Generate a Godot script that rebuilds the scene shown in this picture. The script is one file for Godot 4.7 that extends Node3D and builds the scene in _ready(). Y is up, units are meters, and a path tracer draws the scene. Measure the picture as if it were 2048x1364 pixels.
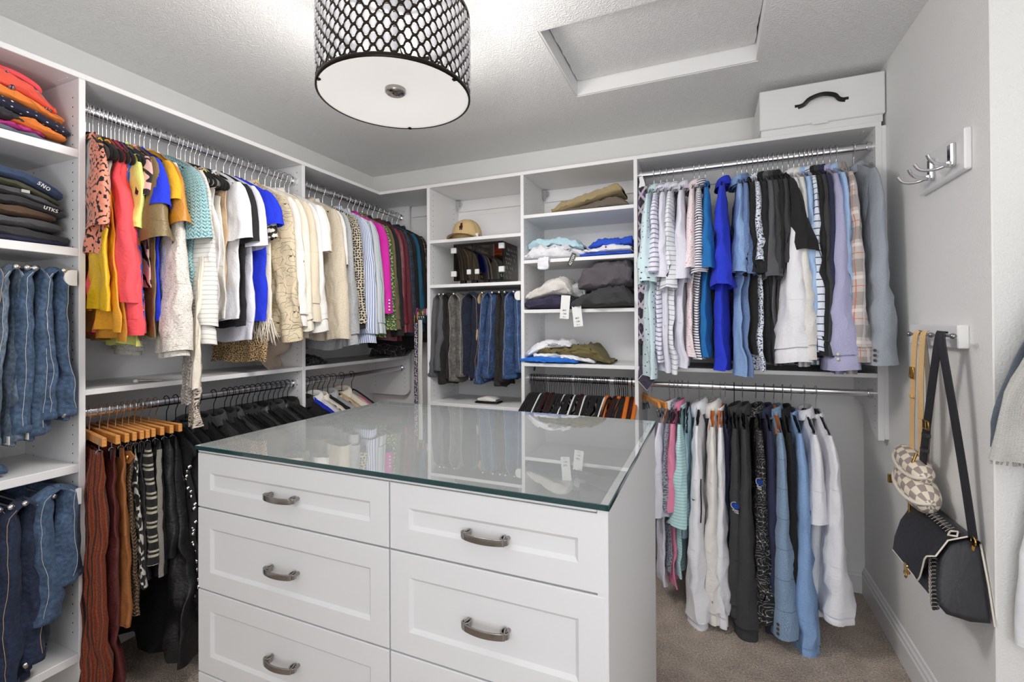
extends Node3D
# A walk-in closet: white shelving on the left and back walls, an island of drawers with a glass top, a crystal drum lamp.

const CEIL := 2.45
const XL := -2.32      # left wall
const XF := -1.968     # front edge of the left shelving
const ZB := -2.83      # back wall
const ZF := -2.465     # front edge of the back shelving
const XR := 0.70       # right wall
const ZR := -1.664     # where the right wall turns away
const TOP := 2.205     # top of the shelving
var names := {}
var mat := {}
var rng := RandomNumberGenerator.new()
var wob := FastNoiseLite.new()

func _ready():
	rng.seed = 4711
	wob.seed = 7
	wob.frequency = 1.0
	wob.fractal_octaves = 2
	set_view()
	make_materials()
	make_fabrics()
	build_room()
	build_lamp()
	build_added_uplighter()
	build_closets()
	build_island()
	build_wall_hooks()
	build_top_box()
	build_tower_left()
	build_back_shelves()
	build_left_rails()
	build_back_rails()
	build_garment_details()
	build_bags()

func set_view():
	var cam := Camera3D.new()
	cam.name = "camera"
	var f := 937.861
	var near := 0.05
	cam.set_frustum(near * 1364.0 / f, Vector2(0, -38.114 / f * near), near, 60.0)
	var r := Vector3(0.92121984, -0.00507244, -0.38900936)
	var u := Vector3(0.00679257, 0.99997229, 0.00304658)
	var w := Vector3(-0.38898312, 0.00544895, -0.92122877)
	cam.transform = Transform3D(Basis(r, u, -w), Vector3(0, 1.34, 0))
	add_child(cam)
	cam.make_current()
	var sky := Sky.new()
	var sm := ProceduralSkyMaterial.new()
	sm.sky_top_color = Color(0.45, 0.62, 0.9)
	sm.sky_horizon_color = Color(0.82, 0.88, 0.95)
	sm.ground_horizon_color = Color(0.7, 0.72, 0.72)
	sm.ground_bottom_color = Color(0.4, 0.4, 0.38)
	sky.sky_material = sm
	var env := Environment.new()
	env.background_mode = Environment.BG_SKY
	env.sky = sky
	env.background_energy_multiplier = 1.0
	env.tonemap_mode = Environment.TONE_MAPPER_LINEAR
	env.tonemap_exposure = 1.0
	env.sdfgi_enabled = true
	env.ssao_enabled = true
	env.ssil_enabled = true
	var we := WorldEnvironment.new()
	we.name = "surroundings"
	we.environment = env
	add_child(we)
	# light from the unseen window behind the camera, placed to light the island
	var unseen_light := AreaLight3D.new()
	unseen_light.name = "unseen_window_light"
	unseen_light.area_size = Vector2(1.5, 1.4)
	unseen_light.light_color = Color(1.0, 1.0, 1.0)
	unseen_light.light_energy = 2.6
	unseen_light.shadow_enabled = true
	unseen_light.set("area_range", 12.0)
	unseen_light.position = Vector3(0.45, 1.5, 1.16)
	add_child(unseen_light)
	# three bulbs inside the drum
	for k in 3:
		var a := TAU * (k / 3.0) + 0.5
		var b := OmniLight3D.new()
		b.name = "bulb_light_%03d" % k
		b.position = LAMP + Vector3(0.1 * cos(a), 0.13, 0.1 * sin(a))
		b.light_color = Color(1.0, 0.98, 0.96)
		b.light_energy = 0.04
		b.omni_range = 12.0
		b.omni_attenuation = 2.0
		b.light_size = 0.03
		b.shadow_enabled = true
		add_child(b)
	# added fill, an uplighter behind the camera: brightens the ceiling, which lights the room
	var added_upl := AreaLight3D.new()
	added_upl.name = "added_uplight"
	added_upl.area_size = Vector2(0.30, 0.30)
	added_upl.light_energy = 1.9
	added_upl.shadow_enabled = true
	added_upl.set("area_range", 12.0)
	added_upl.position = ADDED_UPL + Vector3(0, 0.012, 0)
	added_upl.rotation.x = PI / 2
	add_child(added_upl)
	# what the crystal drum throws out sideways, and what the frosted disc lets down
	for k in 6:
		var an := TAU * k / 6.0 + 0.3
		var rim := AreaLight3D.new()
		rim.name = "drum_light_%03d" % k
		rim.area_size = Vector2(0.24, 0.22)
		rim.light_color = Color(1.0, 0.985, 0.97)
		rim.light_energy = 0.18
		rim.shadow_enabled = true
		rim.set("area_range", 12.0)
		rim.position = LAMP + Vector3(0.264 * cos(an), 0.13, 0.264 * sin(an))
		rim.rotation.y = atan2(-cos(an), -sin(an))
		add_child(rim)
	var dif := AreaLight3D.new()
	dif.name = "diffuser_light"
	dif.area_size = Vector2(0.40, 0.40)
	dif.light_color = Color(1.0, 0.985, 0.97)
	dif.light_energy = 1.5
	dif.shadow_enabled = true
	dif.set("area_range", 12.0)
	dif.position = LAMP + Vector3(0, -0.012, 0)
	dif.rotation.x = -PI / 2
	add_child(dif)

const ADDED_UPL := Vector3(-0.45, 1.10, 0.45)
const LAMP := Vector3(-0.955, 2.092, -1.279)

# ---------------------------------------------------------------- helpers

class MB:
	var v := PackedVector3Array()
	var n := PackedVector3Array()
	var t := PackedVector2Array()
	var i := PackedInt32Array()
	func tri(a: Vector3, b: Vector3, c: Vector3, ua := Vector2.ZERO, ub := Vector2.ZERO, uc := Vector2.ZERO):
		var nn := (c - a).cross(b - a).normalized()
		var k := v.size()
		v.append_array([a, b, c]); n.append_array([nn, nn, nn]); t.append_array([ua, ub, uc]); i.append_array([k, k + 1, k + 2])
	func quad(a: Vector3, b: Vector3, c: Vector3, d: Vector3):
		var nn := (c - a).cross(b - d).normalized()
		var k := v.size()
		var w := a.distance_to(d)
		var h := a.distance_to(b)
		v.append_array([a, b, c, d]); n.append_array([nn, nn, nn, nn])
		t.append_array([Vector2(0, h), Vector2(0, 0), Vector2(w, 0), Vector2(w, h)])
		i.append_array([k, k + 1, k + 2, k, k + 2, k + 3])
	func box(c: Vector3, s: Vector3, bev := 0.0015, bs := Basis()):
		var h := s * 0.5
		var e := minf(bev, minf(h.x, minf(h.y, h.z)) * 0.6)
		# each face inset by e, edges and corners chamfered
		var ax: Array[Vector3] = [Vector3.RIGHT, Vector3.UP, Vector3.BACK]
		for k in 3:
			for sg in [1.0, -1.0]:
				var o: Vector3 = ax[k] * sg
				var p: Vector3 = ax[(k + 1) % 3]
				var q: Vector3 = ax[(k + 2) % 3] * sg
				var hp: float = absf(h.dot(p)) - e
				var hq: float = absf(h.dot(q)) - e
				var ho: float = absf(h.dot(o))
				_q(c, bs, o * ho - p * hp - q * hq, o * ho - p * hp + q * hq, o * ho + p * hp + q * hq, o * ho + p * hp - q * hq, o)
		if e <= 0.0: return
		for k in 3:
			var p: Vector3 = ax[k]
			var a: Vector3 = ax[(k + 1) % 3]
			var b: Vector3 = ax[(k + 2) % 3]
			var hp: float = h[k] - e
			var ha: float = h[(k + 1) % 3]
			var hb: float = h[(k + 2) % 3]
			for sa in [1.0, -1.0]:
				for sb in [1.0, -1.0]:
					var u1: Vector3 = a * sa * ha + b * sb * (hb - e)
					var u2: Vector3 = a * sa * (ha - e) + b * sb * hb
					_q(c, bs, u1 - p * hp, u1 + p * hp, u2 + p * hp, u2 - p * hp, a * sa + b * sb)
		for sx in [1.0, -1.0]:
			for sy in [1.0, -1.0]:
				for sz in [1.0, -1.0]:
					var s3 := Vector3(sx, sy, sz)
					var p1 := c + bs * (Vector3(h.x, h.y - e, h.z - e) * s3)
					var p2 := c + bs * (Vector3(h.x - e, h.y, h.z - e) * s3)
					var p3 := c + bs * (Vector3(h.x - e, h.y - e, h.z) * s3)
					if (p3 - p1).cross(p2 - p1).dot(bs * s3) > 0: tri(p1, p2, p3)
					else: tri(p1, p3, p2)
	func _q(c: Vector3, bs: Basis, a: Vector3, b: Vector3, cc: Vector3, d: Vector3, o: Vector3):
		if (cc - a).cross(b - d).dot(o) > 0: quad(c + bs * a, c + bs * b, c + bs * cc, c + bs * d)
		else: quad(c + bs * d, c + bs * cc, c + bs * b, c + bs * a)
	func grid(rows: Array, wrap := false, flip := false, uvs: Array = [], uo := Vector2.ZERO):
		var R := rows.size()
		var C: int = rows[0].size()
		var k := v.size()
		var nn := PackedVector3Array()
		nn.resize(R * C)
		var ul := PackedFloat32Array([0.0])
		var mid: PackedVector3Array = rows[R / 2]
		for c in range(1, C): ul.append(ul[c - 1] + mid[c].distance_to(mid[c - 1]))
		var vl := 0.0
		for r in R:
			var a: PackedVector3Array = rows[r]
			v.append_array(a)
			if r > 0: vl += a[C / 2].distance_to(rows[r - 1][C / 2])
			if uvs.is_empty():
				for c in C: t.append(uo + Vector2(ul[c], vl))
			else: t.append_array(uvs[r])
			if r == 0: continue
			var b: PackedVector3Array = rows[r - 1]
			for c in range(1, C):
				var f := (a[c] - b[c - 1]).cross(a[c - 1] - b[c])
				if flip: f = -f
				var q := (r - 1) * C + c - 1
				nn[q] += f; nn[q + 1] += f; nn[q + C] += f; nn[q + C + 1] += f
				q += k
				if flip: i.append_array([q, q + C + 1, q + C, q, q + 1, q + C + 1])
				else: i.append_array([q, q + C, q + C + 1, q, q + C + 1, q + 1])
		for r in R:
			if wrap:
				var s := nn[r * C] + nn[r * C + C - 1]
				nn[r * C] = s; nn[r * C + C - 1] = s
			for c in C: n.append(nn[r * C + c].normalized())
	func tube(path: PackedVector3Array, rad, sides := 6, sx := 1.0, upv := Vector3.ZERO, caps := true):
		var rows := []
		var N := path.size()
		var up := Vector3.UP if upv == Vector3.ZERO else upv
		for k in N:
			var d := (path[mini(k + 1, N - 1)] - path[maxi(k - 1, 0)]).normalized()
			if upv == Vector3.ZERO and absf(d.dot(up)) > 0.95: up = Vector3.RIGHT if absf(d.x) < 0.9 else Vector3.BACK
			var x := d.cross(up).normalized()
			var y := x.cross(d).normalized()
			if upv == Vector3.ZERO: up = y
			var row := PackedVector3Array()
			var rr: float = rad[k] if rad is Array or rad is PackedFloat32Array else rad
			for s in sides + 1:
				var an := TAU * s / sides
				row.append(path[k] + (x * cos(an) * sx + y * sin(an)) * rr)
			rows.append(row)
		grid(rows, true)
		if caps:
			for e in [0, N - 1]:
				var row: PackedVector3Array = rows[e]
				for s in sides:
					if e == 0: tri(path[e], row[s], row[s + 1])
					else: tri(path[e], row[s + 1], row[s])
	func lathe(prof: PackedVector2Array, c: Vector3, sides := 24, sx := 1.0, sz := 1.0, bs := Basis()):
		var rows := []
		for p in prof:
			var row := PackedVector3Array()
			for s in sides + 1:
				var an := TAU * s / sides
				row.append(c + bs * Vector3(p.x * cos(an) * sx, p.y, p.x * sin(an) * sz))
			rows.append(row)
		grid(rows, true, true)
	func plate(poly: PackedVector2Array, h: float, tf: Transform3D):
		# polygon in the local xy plane, thickness h along z
		var id := Geometry2D.triangulate_polygon(poly)
		for k in range(0, id.size(), 3):
			var p := [poly[id[k]], poly[id[k + 1]], poly[id[k + 2]]]
			if (p[1] - p[0]).cross(p[2] - p[0]) > 0: p.reverse()
			var f := []
			var g := []
			for q in p:
				f.append(tf * Vector3(q.x, q.y, h / 2)); g.append(tf * Vector3(q.x, q.y, -h / 2))
			tri(f[0], f[1], f[2], p[0], p[1], p[2])
			tri(g[2], g[1], g[0], p[2], p[1], p[0])
		var cw := Geometry2D.is_polygon_clockwise(poly)
		for k in poly.size():
			var a := poly[k]
			var b := poly[(k + 1) % poly.size()]
			if not cw:
				var z := a
				a = b; b = z
			quad(tf * Vector3(b.x, b.y, h / 2), tf * Vector3(a.x, a.y, h / 2), tf * Vector3(a.x, a.y, -h / 2), tf * Vector3(b.x, b.y, -h / 2))
	func mesh() -> ArrayMesh:
		var arr := []
		arr.resize(Mesh.ARRAY_MAX)
		arr[Mesh.ARRAY_VERTEX] = v; arr[Mesh.ARRAY_NORMAL] = n; arr[Mesh.ARRAY_TEX_UV] = t; arr[Mesh.ARRAY_INDEX] = i
		var m := ArrayMesh.new()
		m.add_surface_from_arrays(Mesh.PRIMITIVE_TRIANGLES, arr)
		return m

func numbered(nm: String) -> String:
	names[nm] = names.get(nm, -1) + 1
	return nm if names[nm] == 0 else "%s_%03d" % [nm, names[nm]]

func part(nm: String, m, material, parent: Node, pos := Vector3.ZERO) -> MeshInstance3D:
	var o := MeshInstance3D.new()
	o.mesh = m.mesh() if m is MB else m
	o.material_override = mat[material] if material is String else material
	var k := 0
	var nn := nm
	while parent.has_node(nn):
		k += 1
		nn = "%s_%03d" % [nm, k]
	o.name = nn
	o.position = pos
	parent.add_child(o)
	return o

func tag(o: Node, label: String, category: String, group := "") -> Node:
	o.set_meta("label", label); o.set_meta("category", category)
	if group: o.set_meta("group", group)
	return o

func thing(nm: String, label: String, category: String, pos := Vector3.ZERO, group := "") -> Node3D:
	var o := Node3D.new()
	o.name = numbered(nm)
	o.position = pos
	add_child(o)
	tag(o, label, category, group)
	return o

func solo(nm: String, m, material, label: String, category: String, pos := Vector3.ZERO, group := "") -> MeshInstance3D:
	var o := part(numbered(nm), m, material, self, pos)
	tag(o, label, category, group)
	return o

func struct(nm: String, m, material, label: String, parent: Node = self) -> MeshInstance3D:
	var o := part(nm, m, material, parent)
	if parent == self:
		o.set_meta("kind", "structure")
		o.set_meta("label", label)
	return o

func mbox(c: Vector3, s: Vector3, bev := 0.0015) -> MB:
	var m := MB.new()
	m.box(c, s, bev)
	return m

func span(a: Vector3, b: Vector3, bev := 0.0015) -> MB:
	return mbox((a + b) / 2, (b - a).abs(), bev)

func dup(o: Node3D, label := "") -> Node3D:
	var c: Node3D = o.duplicate()
	var b := String(o.name)
	var r := RegEx.create_from_string("_\\d{3}$")
	b = r.sub(b, "")
	c.name = numbered(b)
	add_child(c)
	if label: c.set_meta("label", label)
	return c

func arc(c: Vector3, ax: Vector3, ay: Vector3, r: float, a0: float, a1: float, k: int) -> PackedVector3Array:
	var p := PackedVector3Array()
	for j in k + 1:
		var a := lerpf(a0, a1, float(j) / k)
		p.append(c + ax * cos(a) * r + ay * sin(a) * r)
	return p

func V2(a: Array) -> PackedVector2Array:
	var p := PackedVector2Array()
	for k in range(0, a.size(), 2): p.append(Vector2(a[k], a[k + 1]))
	return p

func V3(a: Array) -> PackedVector3Array:
	var p := PackedVector3Array()
	for k in range(0, a.size(), 3): p.append(Vector3(a[k], a[k + 1], a[k + 2]))
	return p

# smooth curve through points
func curve(p: PackedVector3Array, k := 4) -> PackedVector3Array:
	var o := PackedVector3Array()
	for j in p.size() - 1:
		var a := p[maxi(j - 1, 0)]
		var d := p[mini(j + 2, p.size() - 1)]
		for s in k: o.append(p[j].cubic_interpolate(p[j + 1], a, d, float(s) / k))
	o.append(p[p.size() - 1])
	return o

# ---------------------------------------------------------------- materials

func tex(w: int, h: int, fn: Callable, mip := true) -> ImageTexture:
	var im := Image.create_empty(w, h, false, Image.FORMAT_RGB8)
	for y in h:
		for x in w: im.set_pixel(x, y, fn.call(float(x) / w, float(y) / h))
	if mip: im.generate_mipmaps()
	return ImageTexture.create_from_image(im)

func normal_tex(w: int, h: int, strength: float, fn: Callable) -> ImageTexture:
	var im := Image.create_empty(w, h, false, Image.FORMAT_RGB8)
	for y in h:
		for x in w:
			var g: float = clampf(fn.call(float(x) / w, float(y) / h), 0, 1)
			im.set_pixel(x, y, Color(g, g, g))
	im.bump_map_to_normal_map(strength)
	im.generate_mipmaps()
	return ImageTexture.create_from_image(im)

var fn_noise := {}
# tiling noise: a point on a torus; f = features per tile
func tn(u: float, v: float, f: float, sd := 1) -> float:
	if not fn_noise.has(sd):
		var q := FastNoiseLite.new()
		q.seed = sd
		q.frequency = 1.0
		q.fractal_type = FastNoiseLite.FRACTAL_NONE
		fn_noise[sd] = q
	var nz: FastNoiseLite = fn_noise[sd]
	var r := f / TAU
	var a := TAU * u
	# blend across the border so that the tile repeats
	var x := u * f
	var y := v * f
	var bu := smoothstep(0.8, 1.0, u)
	var bv := smoothstep(0.8, 1.0, v)
	var p := nz.get_noise_2d(x, y)
	if bu > 0: p = lerpf(p, nz.get_noise_2d(x - f, y), bu)
	if bv > 0:
		var p2 := nz.get_noise_2d(x, y - f)
		if bu > 0: p2 = lerpf(p2, nz.get_noise_2d(x - f, y - f), bu)
		p = lerpf(p, p2, bv)
	return p

func plain(c: Color, rough := 0.5, metal := 0.0) -> StandardMaterial3D:
	var m := StandardMaterial3D.new()
	m.albedo_color = c
	m.roughness = rough
	m.metallic = metal
	return m

func hexc(h: int) -> Color: return Color.hex((h << 8) | 255)

func make_materials():
	mat.melamine = plain(Color(0.915, 0.915, 0.92), 0.38)
	mat.wall = plain(Color(0.92, 0.92, 0.915), 0.75)
	mat.wall.normal_enabled = true
	mat.wall.normal_texture = normal_tex(256, 256, 2.0, func(u, v): return 0.5 + 0.3 * tn(u, v, 40, 3) + 0.2 * tn(u, v, 80, 4))
	mat.wall.normal_scale = 0.35
	mat.wall.uv1_triplanar = true
	mat.wall.uv1_world_triplanar = true
	mat.wall.uv1_scale = Vector3.ONE * 3.0
	mat.ceiling = plain(Color(0.91, 0.91, 0.905), 0.85)
	mat.ceiling.normal_enabled = true
	mat.ceiling.normal_texture = normal_tex(512, 512, 4.0, func(u, v): return 0.5 + 0.45 * smoothstep(-0.1, 0.5, tn(u + 0.03 * tn(u, v, 9, 8), v, 46, 5)) + 0.15 * tn(u, v, 110, 6))
	mat.ceiling.normal_scale = 0.7
	mat.ceiling.uv1_triplanar = true
	mat.ceiling.uv1_world_triplanar = true
	mat.ceiling.uv1_scale = Vector3.ONE * 2.2
	mat.trim = plain(Color(0.91, 0.91, 0.91), 0.4)
	mat.carpet = plain(Color.WHITE, 1.0)
	mat.carpet.albedo_texture = tex(512, 512, func(u, v):
		var a := 0.5 + 0.5 * tn(u, v, 150, 11)
		var b := tn(u, v, 60, 12)
		var c := tn(u, v, 5, 13)
		var k := 0.80 + 0.30 * a + 0.12 * b + 0.06 * c
		return Color(0.83 * k, 0.765 * k, 0.705 * k))
	mat.carpet.normal_enabled = true
	mat.carpet.normal_texture = normal_tex(512, 512, 6.0, func(u, v): return 0.5 + 0.5 * tn(u, v, 150, 11) + 0.25 * tn(u, v, 60, 12))
	mat.carpet.normal_scale = 1.3
	mat.carpet.uv1_triplanar = true
	mat.carpet.uv1_world_triplanar = true
	mat.carpet.uv1_scale = Vector3.ONE * 1.6
	mat.hole = plain(Color(0.06, 0.06, 0.06), 0.9)  # near black, stands for the shade inside holes and the roof space
	mat.chrome = plain(Color(0.86, 0.86, 0.87), 0.1, 1.0)
	mat.rod_metal = plain(Color(0.80, 0.80, 0.81), 0.2, 1.0)
	mat.steel = plain(Color(0.6, 0.6, 0.61), 0.25, 1.0)
	mat.nickel = plain(Color(0.64, 0.625, 0.61), 0.22, 1.0)
	mat.nickel_edge = plain(Color(0.75, 0.74, 0.73), 0.2, 1.0)
	mat.bronze = plain(Color(0.13, 0.105, 0.085), 0.4, 0.8)
	mat.brass = plain(Color(0.78, 0.62, 0.34), 0.25, 1.0)
	mat.white_plastic = plain(Color(0.9, 0.9, 0.9), 0.35)
	mat.black_plastic = plain(Color(0.03, 0.03, 0.03), 0.35)
	mat.velvet = plain(Color(0.035, 0.034, 0.036), 0.9)
	mat.velvet.rim_enabled = true
	mat.velvet.rim = 0.3
	mat.wire_dark = plain(Color(0.1, 0.1, 0.1), 0.3, 0.9)
	mat.wood = plain(Color.WHITE, 0.4)
	mat.wood.albedo_texture = tex(64, 256, func(u, v):
		var g := tn(u + 0.05 * tn(u, v, 3, 21), v * 0.12, 18, 22)
		return Color(0.88, 0.63, 0.35).lerp(Color(0.72, 0.45, 0.21), clampf(0.4 + 0.6 * g, 0, 1)))
	mat.wood.uv1_scale = Vector3(8, 3, 1)
	mat.wood_dark = plain(Color(0.22, 0.07, 0.05), 0.25)
	mat.wood_orange = plain(Color(0.78, 0.42, 0.16), 0.35)
	mat.glass = plain(Color(0.93, 0.97, 0.96, 0.12), 0.01)
	mat.glass.transparency = BaseMaterial3D.TRANSPARENCY_ALPHA
	mat.card = plain(Color(0.90, 0.90, 0.90), 0.6)

# ---------------------------------------------------------------- the room

func build_room():
	var T := 0.12
	struct("floor", span(Vector3(XL - T, -0.15, ZB - T), Vector3(1.72, 0, 1.4), 0), "carpet", "beige grey cut pile carpet floor")
	struct("wall_left", span(Vector3(XL - T, 0, ZB - T), Vector3(XL, CEIL + 0.2, 1.4), 0), "wall", "white wall behind the left shelving")
	struct("wall_back", span(Vector3(XL, 0, ZB - T), Vector3(XR, CEIL + 0.2, ZB), 0), "wall", "white wall behind the back shelving")
	struct("wall_right", span(Vector3(XR, 0, ZB - T), Vector3(XR + T, CEIL + 0.2, ZR), 0.003), "wall", "white wall with the hook boards and hanging bags")
	struct("wall_side", span(Vector3(XR + T, 0, ZR - T), Vector3(1.6, CEIL + 0.2, ZR), 0), "wall", "white wall past the corner where the white robe hangs")
	struct("wall_far_right", span(Vector3(1.6, 0, ZR - T), Vector3(1.72, CEIL + 0.2, 1.4), 0), "wall", "white wall right of the camera")
	var fw := MB.new()      # wall behind the camera with an opening for the unseen window
	var wx := [-0.3, 1.2]
	var wy := [0.8, 2.2]
	fw.box(Vector3((XL + wx[0]) / 2, 1.3, 1.26), Vector3(wx[0] - XL, 2.7, T), 0)
	fw.box(Vector3((wx[1] + 1.6) / 2, 1.3, 1.26), Vector3(1.6 - wx[1], 2.7, T), 0)
	fw.box(Vector3(0.45, wy[0] / 2 - 0.025, 1.26), Vector3(1.5, wy[0] + 0.05, T), 0)
	fw.box(Vector3(0.45, 2.425, 1.26), Vector3(1.5, 0.45, T), 0)
	struct("wall_front", fw, "wall", "white wall behind the camera with an unseen window")
	var unseen_win := Node3D.new()  # out of view, placed so light reaches the room from behind the camera
	unseen_win.name = "unseen_window_1"
	unseen_win.set_meta("kind", "structure")
	unseen_win.set_meta("label", "unseen white framed window behind the camera")
	add_child(unseen_win)
	var fr := MB.new()
	for x in [-0.28, 0.45, 1.18]: fr.box(Vector3(x, 1.5, 1.28), Vector3(0.05, 1.4, 0.05))
	for y in [0.83, 2.17]: fr.box(Vector3(0.45, y, 1.28), Vector3(1.5, 0.05, 0.05))
	part("frame", fr, "trim", unseen_win)
	for x in [0.085, 0.815]: part("pane", mbox(Vector3(x, 1.5, 1.285), Vector3(0.69, 1.3, 0.006), 0), "glass", unseen_win)
	# ceiling with the opening of the attic hatch
	var hx := [-0.595, 0.195]
	var hz := [-2.232, -1.672]
	var c := MB.new()
	var y0 := CEIL
	var th := 0.12
	c.box(Vector3((XL + hx[0]) / 2, y0 + th / 2, -0.72), Vector3(hx[0] - XL, th, 4.25), 0)
	c.box(Vector3((hx[1] + 1.6) / 2, y0 + th / 2, -0.72), Vector3(1.6 - hx[1], th, 4.25), 0)
	c.box(Vector3((hx[0] + hx[1]) / 2, y0 + th / 2, (hz[0] + ZB) / 2), Vector3(hx[1] - hx[0], th, hz[0] - ZB), 0)
	c.box(Vector3((hx[0] + hx[1]) / 2, y0 + th / 2, (hz[1] + 1.4) / 2), Vector3(hx[1] - hx[0], th, 1.4 - hz[1]), 0)
	struct("ceiling", c, "ceiling", "white ceiling with a rough knockdown texture")
	var tr := MB.new()
	tr.box(Vector3(hx[0] + 0.004, y0 + 0.06, (hz[0] + hz[1]) / 2), Vector3(0.008, 0.115, hz[1] - hz[0]), 0)
	tr.box(Vector3(hx[1] - 0.004, y0 + 0.06, (hz[0] + hz[1]) / 2), Vector3(0.008, 0.115, hz[1] - hz[0]), 0)
	tr.box(Vector3((hx[0] + hx[1]) / 2, y0 + 0.06, hz[0] + 0.004), Vector3(hx[1] - hx[0] - 0.016, 0.115, 0.008), 0)
	tr.box(Vector3((hx[0] + hx[1]) / 2, y0 + 0.06, hz[1] - 0.004), Vector3(hx[1] - hx[0] - 0.016, 0.115, 0.008), 0)
	struct("trim_1", tr, "trim", "smooth white lining around the attic hatch opening")
	# hatch panel: uneven edge leaves a dark ragged gap
	var pl := PackedVector2Array()
	var rr := RandomNumberGenerator.new()
	rr.seed = 5
	var ca := [Vector2(hx[0] + 0.0125, hz[0] + 0.0125), Vector2(hx[1] - 0.0125, hz[0] + 0.0125), Vector2(hx[1] - 0.0125, hz[1] - 0.011), Vector2(hx[0] + 0.0125, hz[1] - 0.011)]
	for k in 4:
		for s in 16:
			pl.append(ca[k].lerp(ca[(k + 1) % 4], (s + rr.randf() * 0.8) / 16.0) + Vector2(rr.randf_range(-0.003, 0.003), rr.randf_range(-0.003, 0.002)))
	var hp := MB.new()
	hp.plate(pl, 0.02, Transform3D(Basis(Vector3.RIGHT, Vector3.BACK, Vector3.DOWN), Vector3(0, y0 + 0.08, 0)))
	solo("attic_hatch", hp, "ceiling", "textured white attic hatch panel set in a ceiling recess beside the lamp", "hatch")
	struct("slab", span(Vector3(XL - T, y0 + 0.12, ZB - T), Vector3(1.72, y0 + 0.2, 1.4), 0), "hole", "roof slab painted dark as the unlit space above the ceiling")  # painted near black so the hatch gap looks unlit
	# baseboards with a stepped moulding
	var prof := V2([0, 0, 0.016, 0, 0.016, 0.085, 0.012, 0.092, 0.012, 0.104, 0.007, 0.112, 0.005, 0.124, 0, 0.128])
	var b1 := MB.new()
	base(b1, prof, Vector3(XR, 0, ZB), Vector3(XR, 0, ZR + 0.016), Vector3.LEFT)
	struct("baseboard_right", b1, "trim", "white moulded baseboard along the right wall")
	var b2 := MB.new()
	base(b2, prof, Vector3(XL, 0, ZB), Vector3(XR - 0.016, 0, ZB), Vector3.BACK)
	struct("baseboard_back", b2, "trim", "white moulded baseboard along the back wall")
	var b3 := MB.new()
	base(b3, prof, Vector3(XR - 0.016, 0, ZR), Vector3(1.6, 0, ZR), Vector3.BACK)
	struct("baseboard_side", b3, "trim", "white moulded baseboard past the wall corner")
	var b4 := MB.new()
	base(b4, prof, Vector3(XL, 0, 1.2), Vector3(XL, 0, ZB), Vector3.RIGHT)
	struct("baseboard_left", b4, "trim", "white moulded baseboard along the left wall")

func base(m: MB, prof: PackedVector2Array, a: Vector3, b: Vector3, out: Vector3):
	for k in prof.size() - 1:
		var p := prof[k]
		var q := prof[k + 1]
		m.quad(a + out * p.x + Vector3.UP * p.y, a + out * q.x + Vector3.UP * q.y, b + out * q.x + Vector3.UP * q.y, b + out * p.x + Vector3.UP * p.y)
	for e in [a, b]:
		var t := PackedVector2Array(prof)
		var up := Transform3D(Basis(out, Vector3.UP, out.cross(Vector3.UP)), e)
		var id := Geometry2D.triangulate_polygon(t)
		for k in range(0, id.size(), 3):
			m.tri(up * Vector3(t[id[k]].x, t[id[k]].y, 0), up * Vector3(t[id[k + 1]].x, t[id[k + 1]].y, 0), up * Vector3(t[id[k + 2]].x, t[id[k + 2]].y, 0))

# ---------------------------------------------------------------- the lamp

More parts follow.
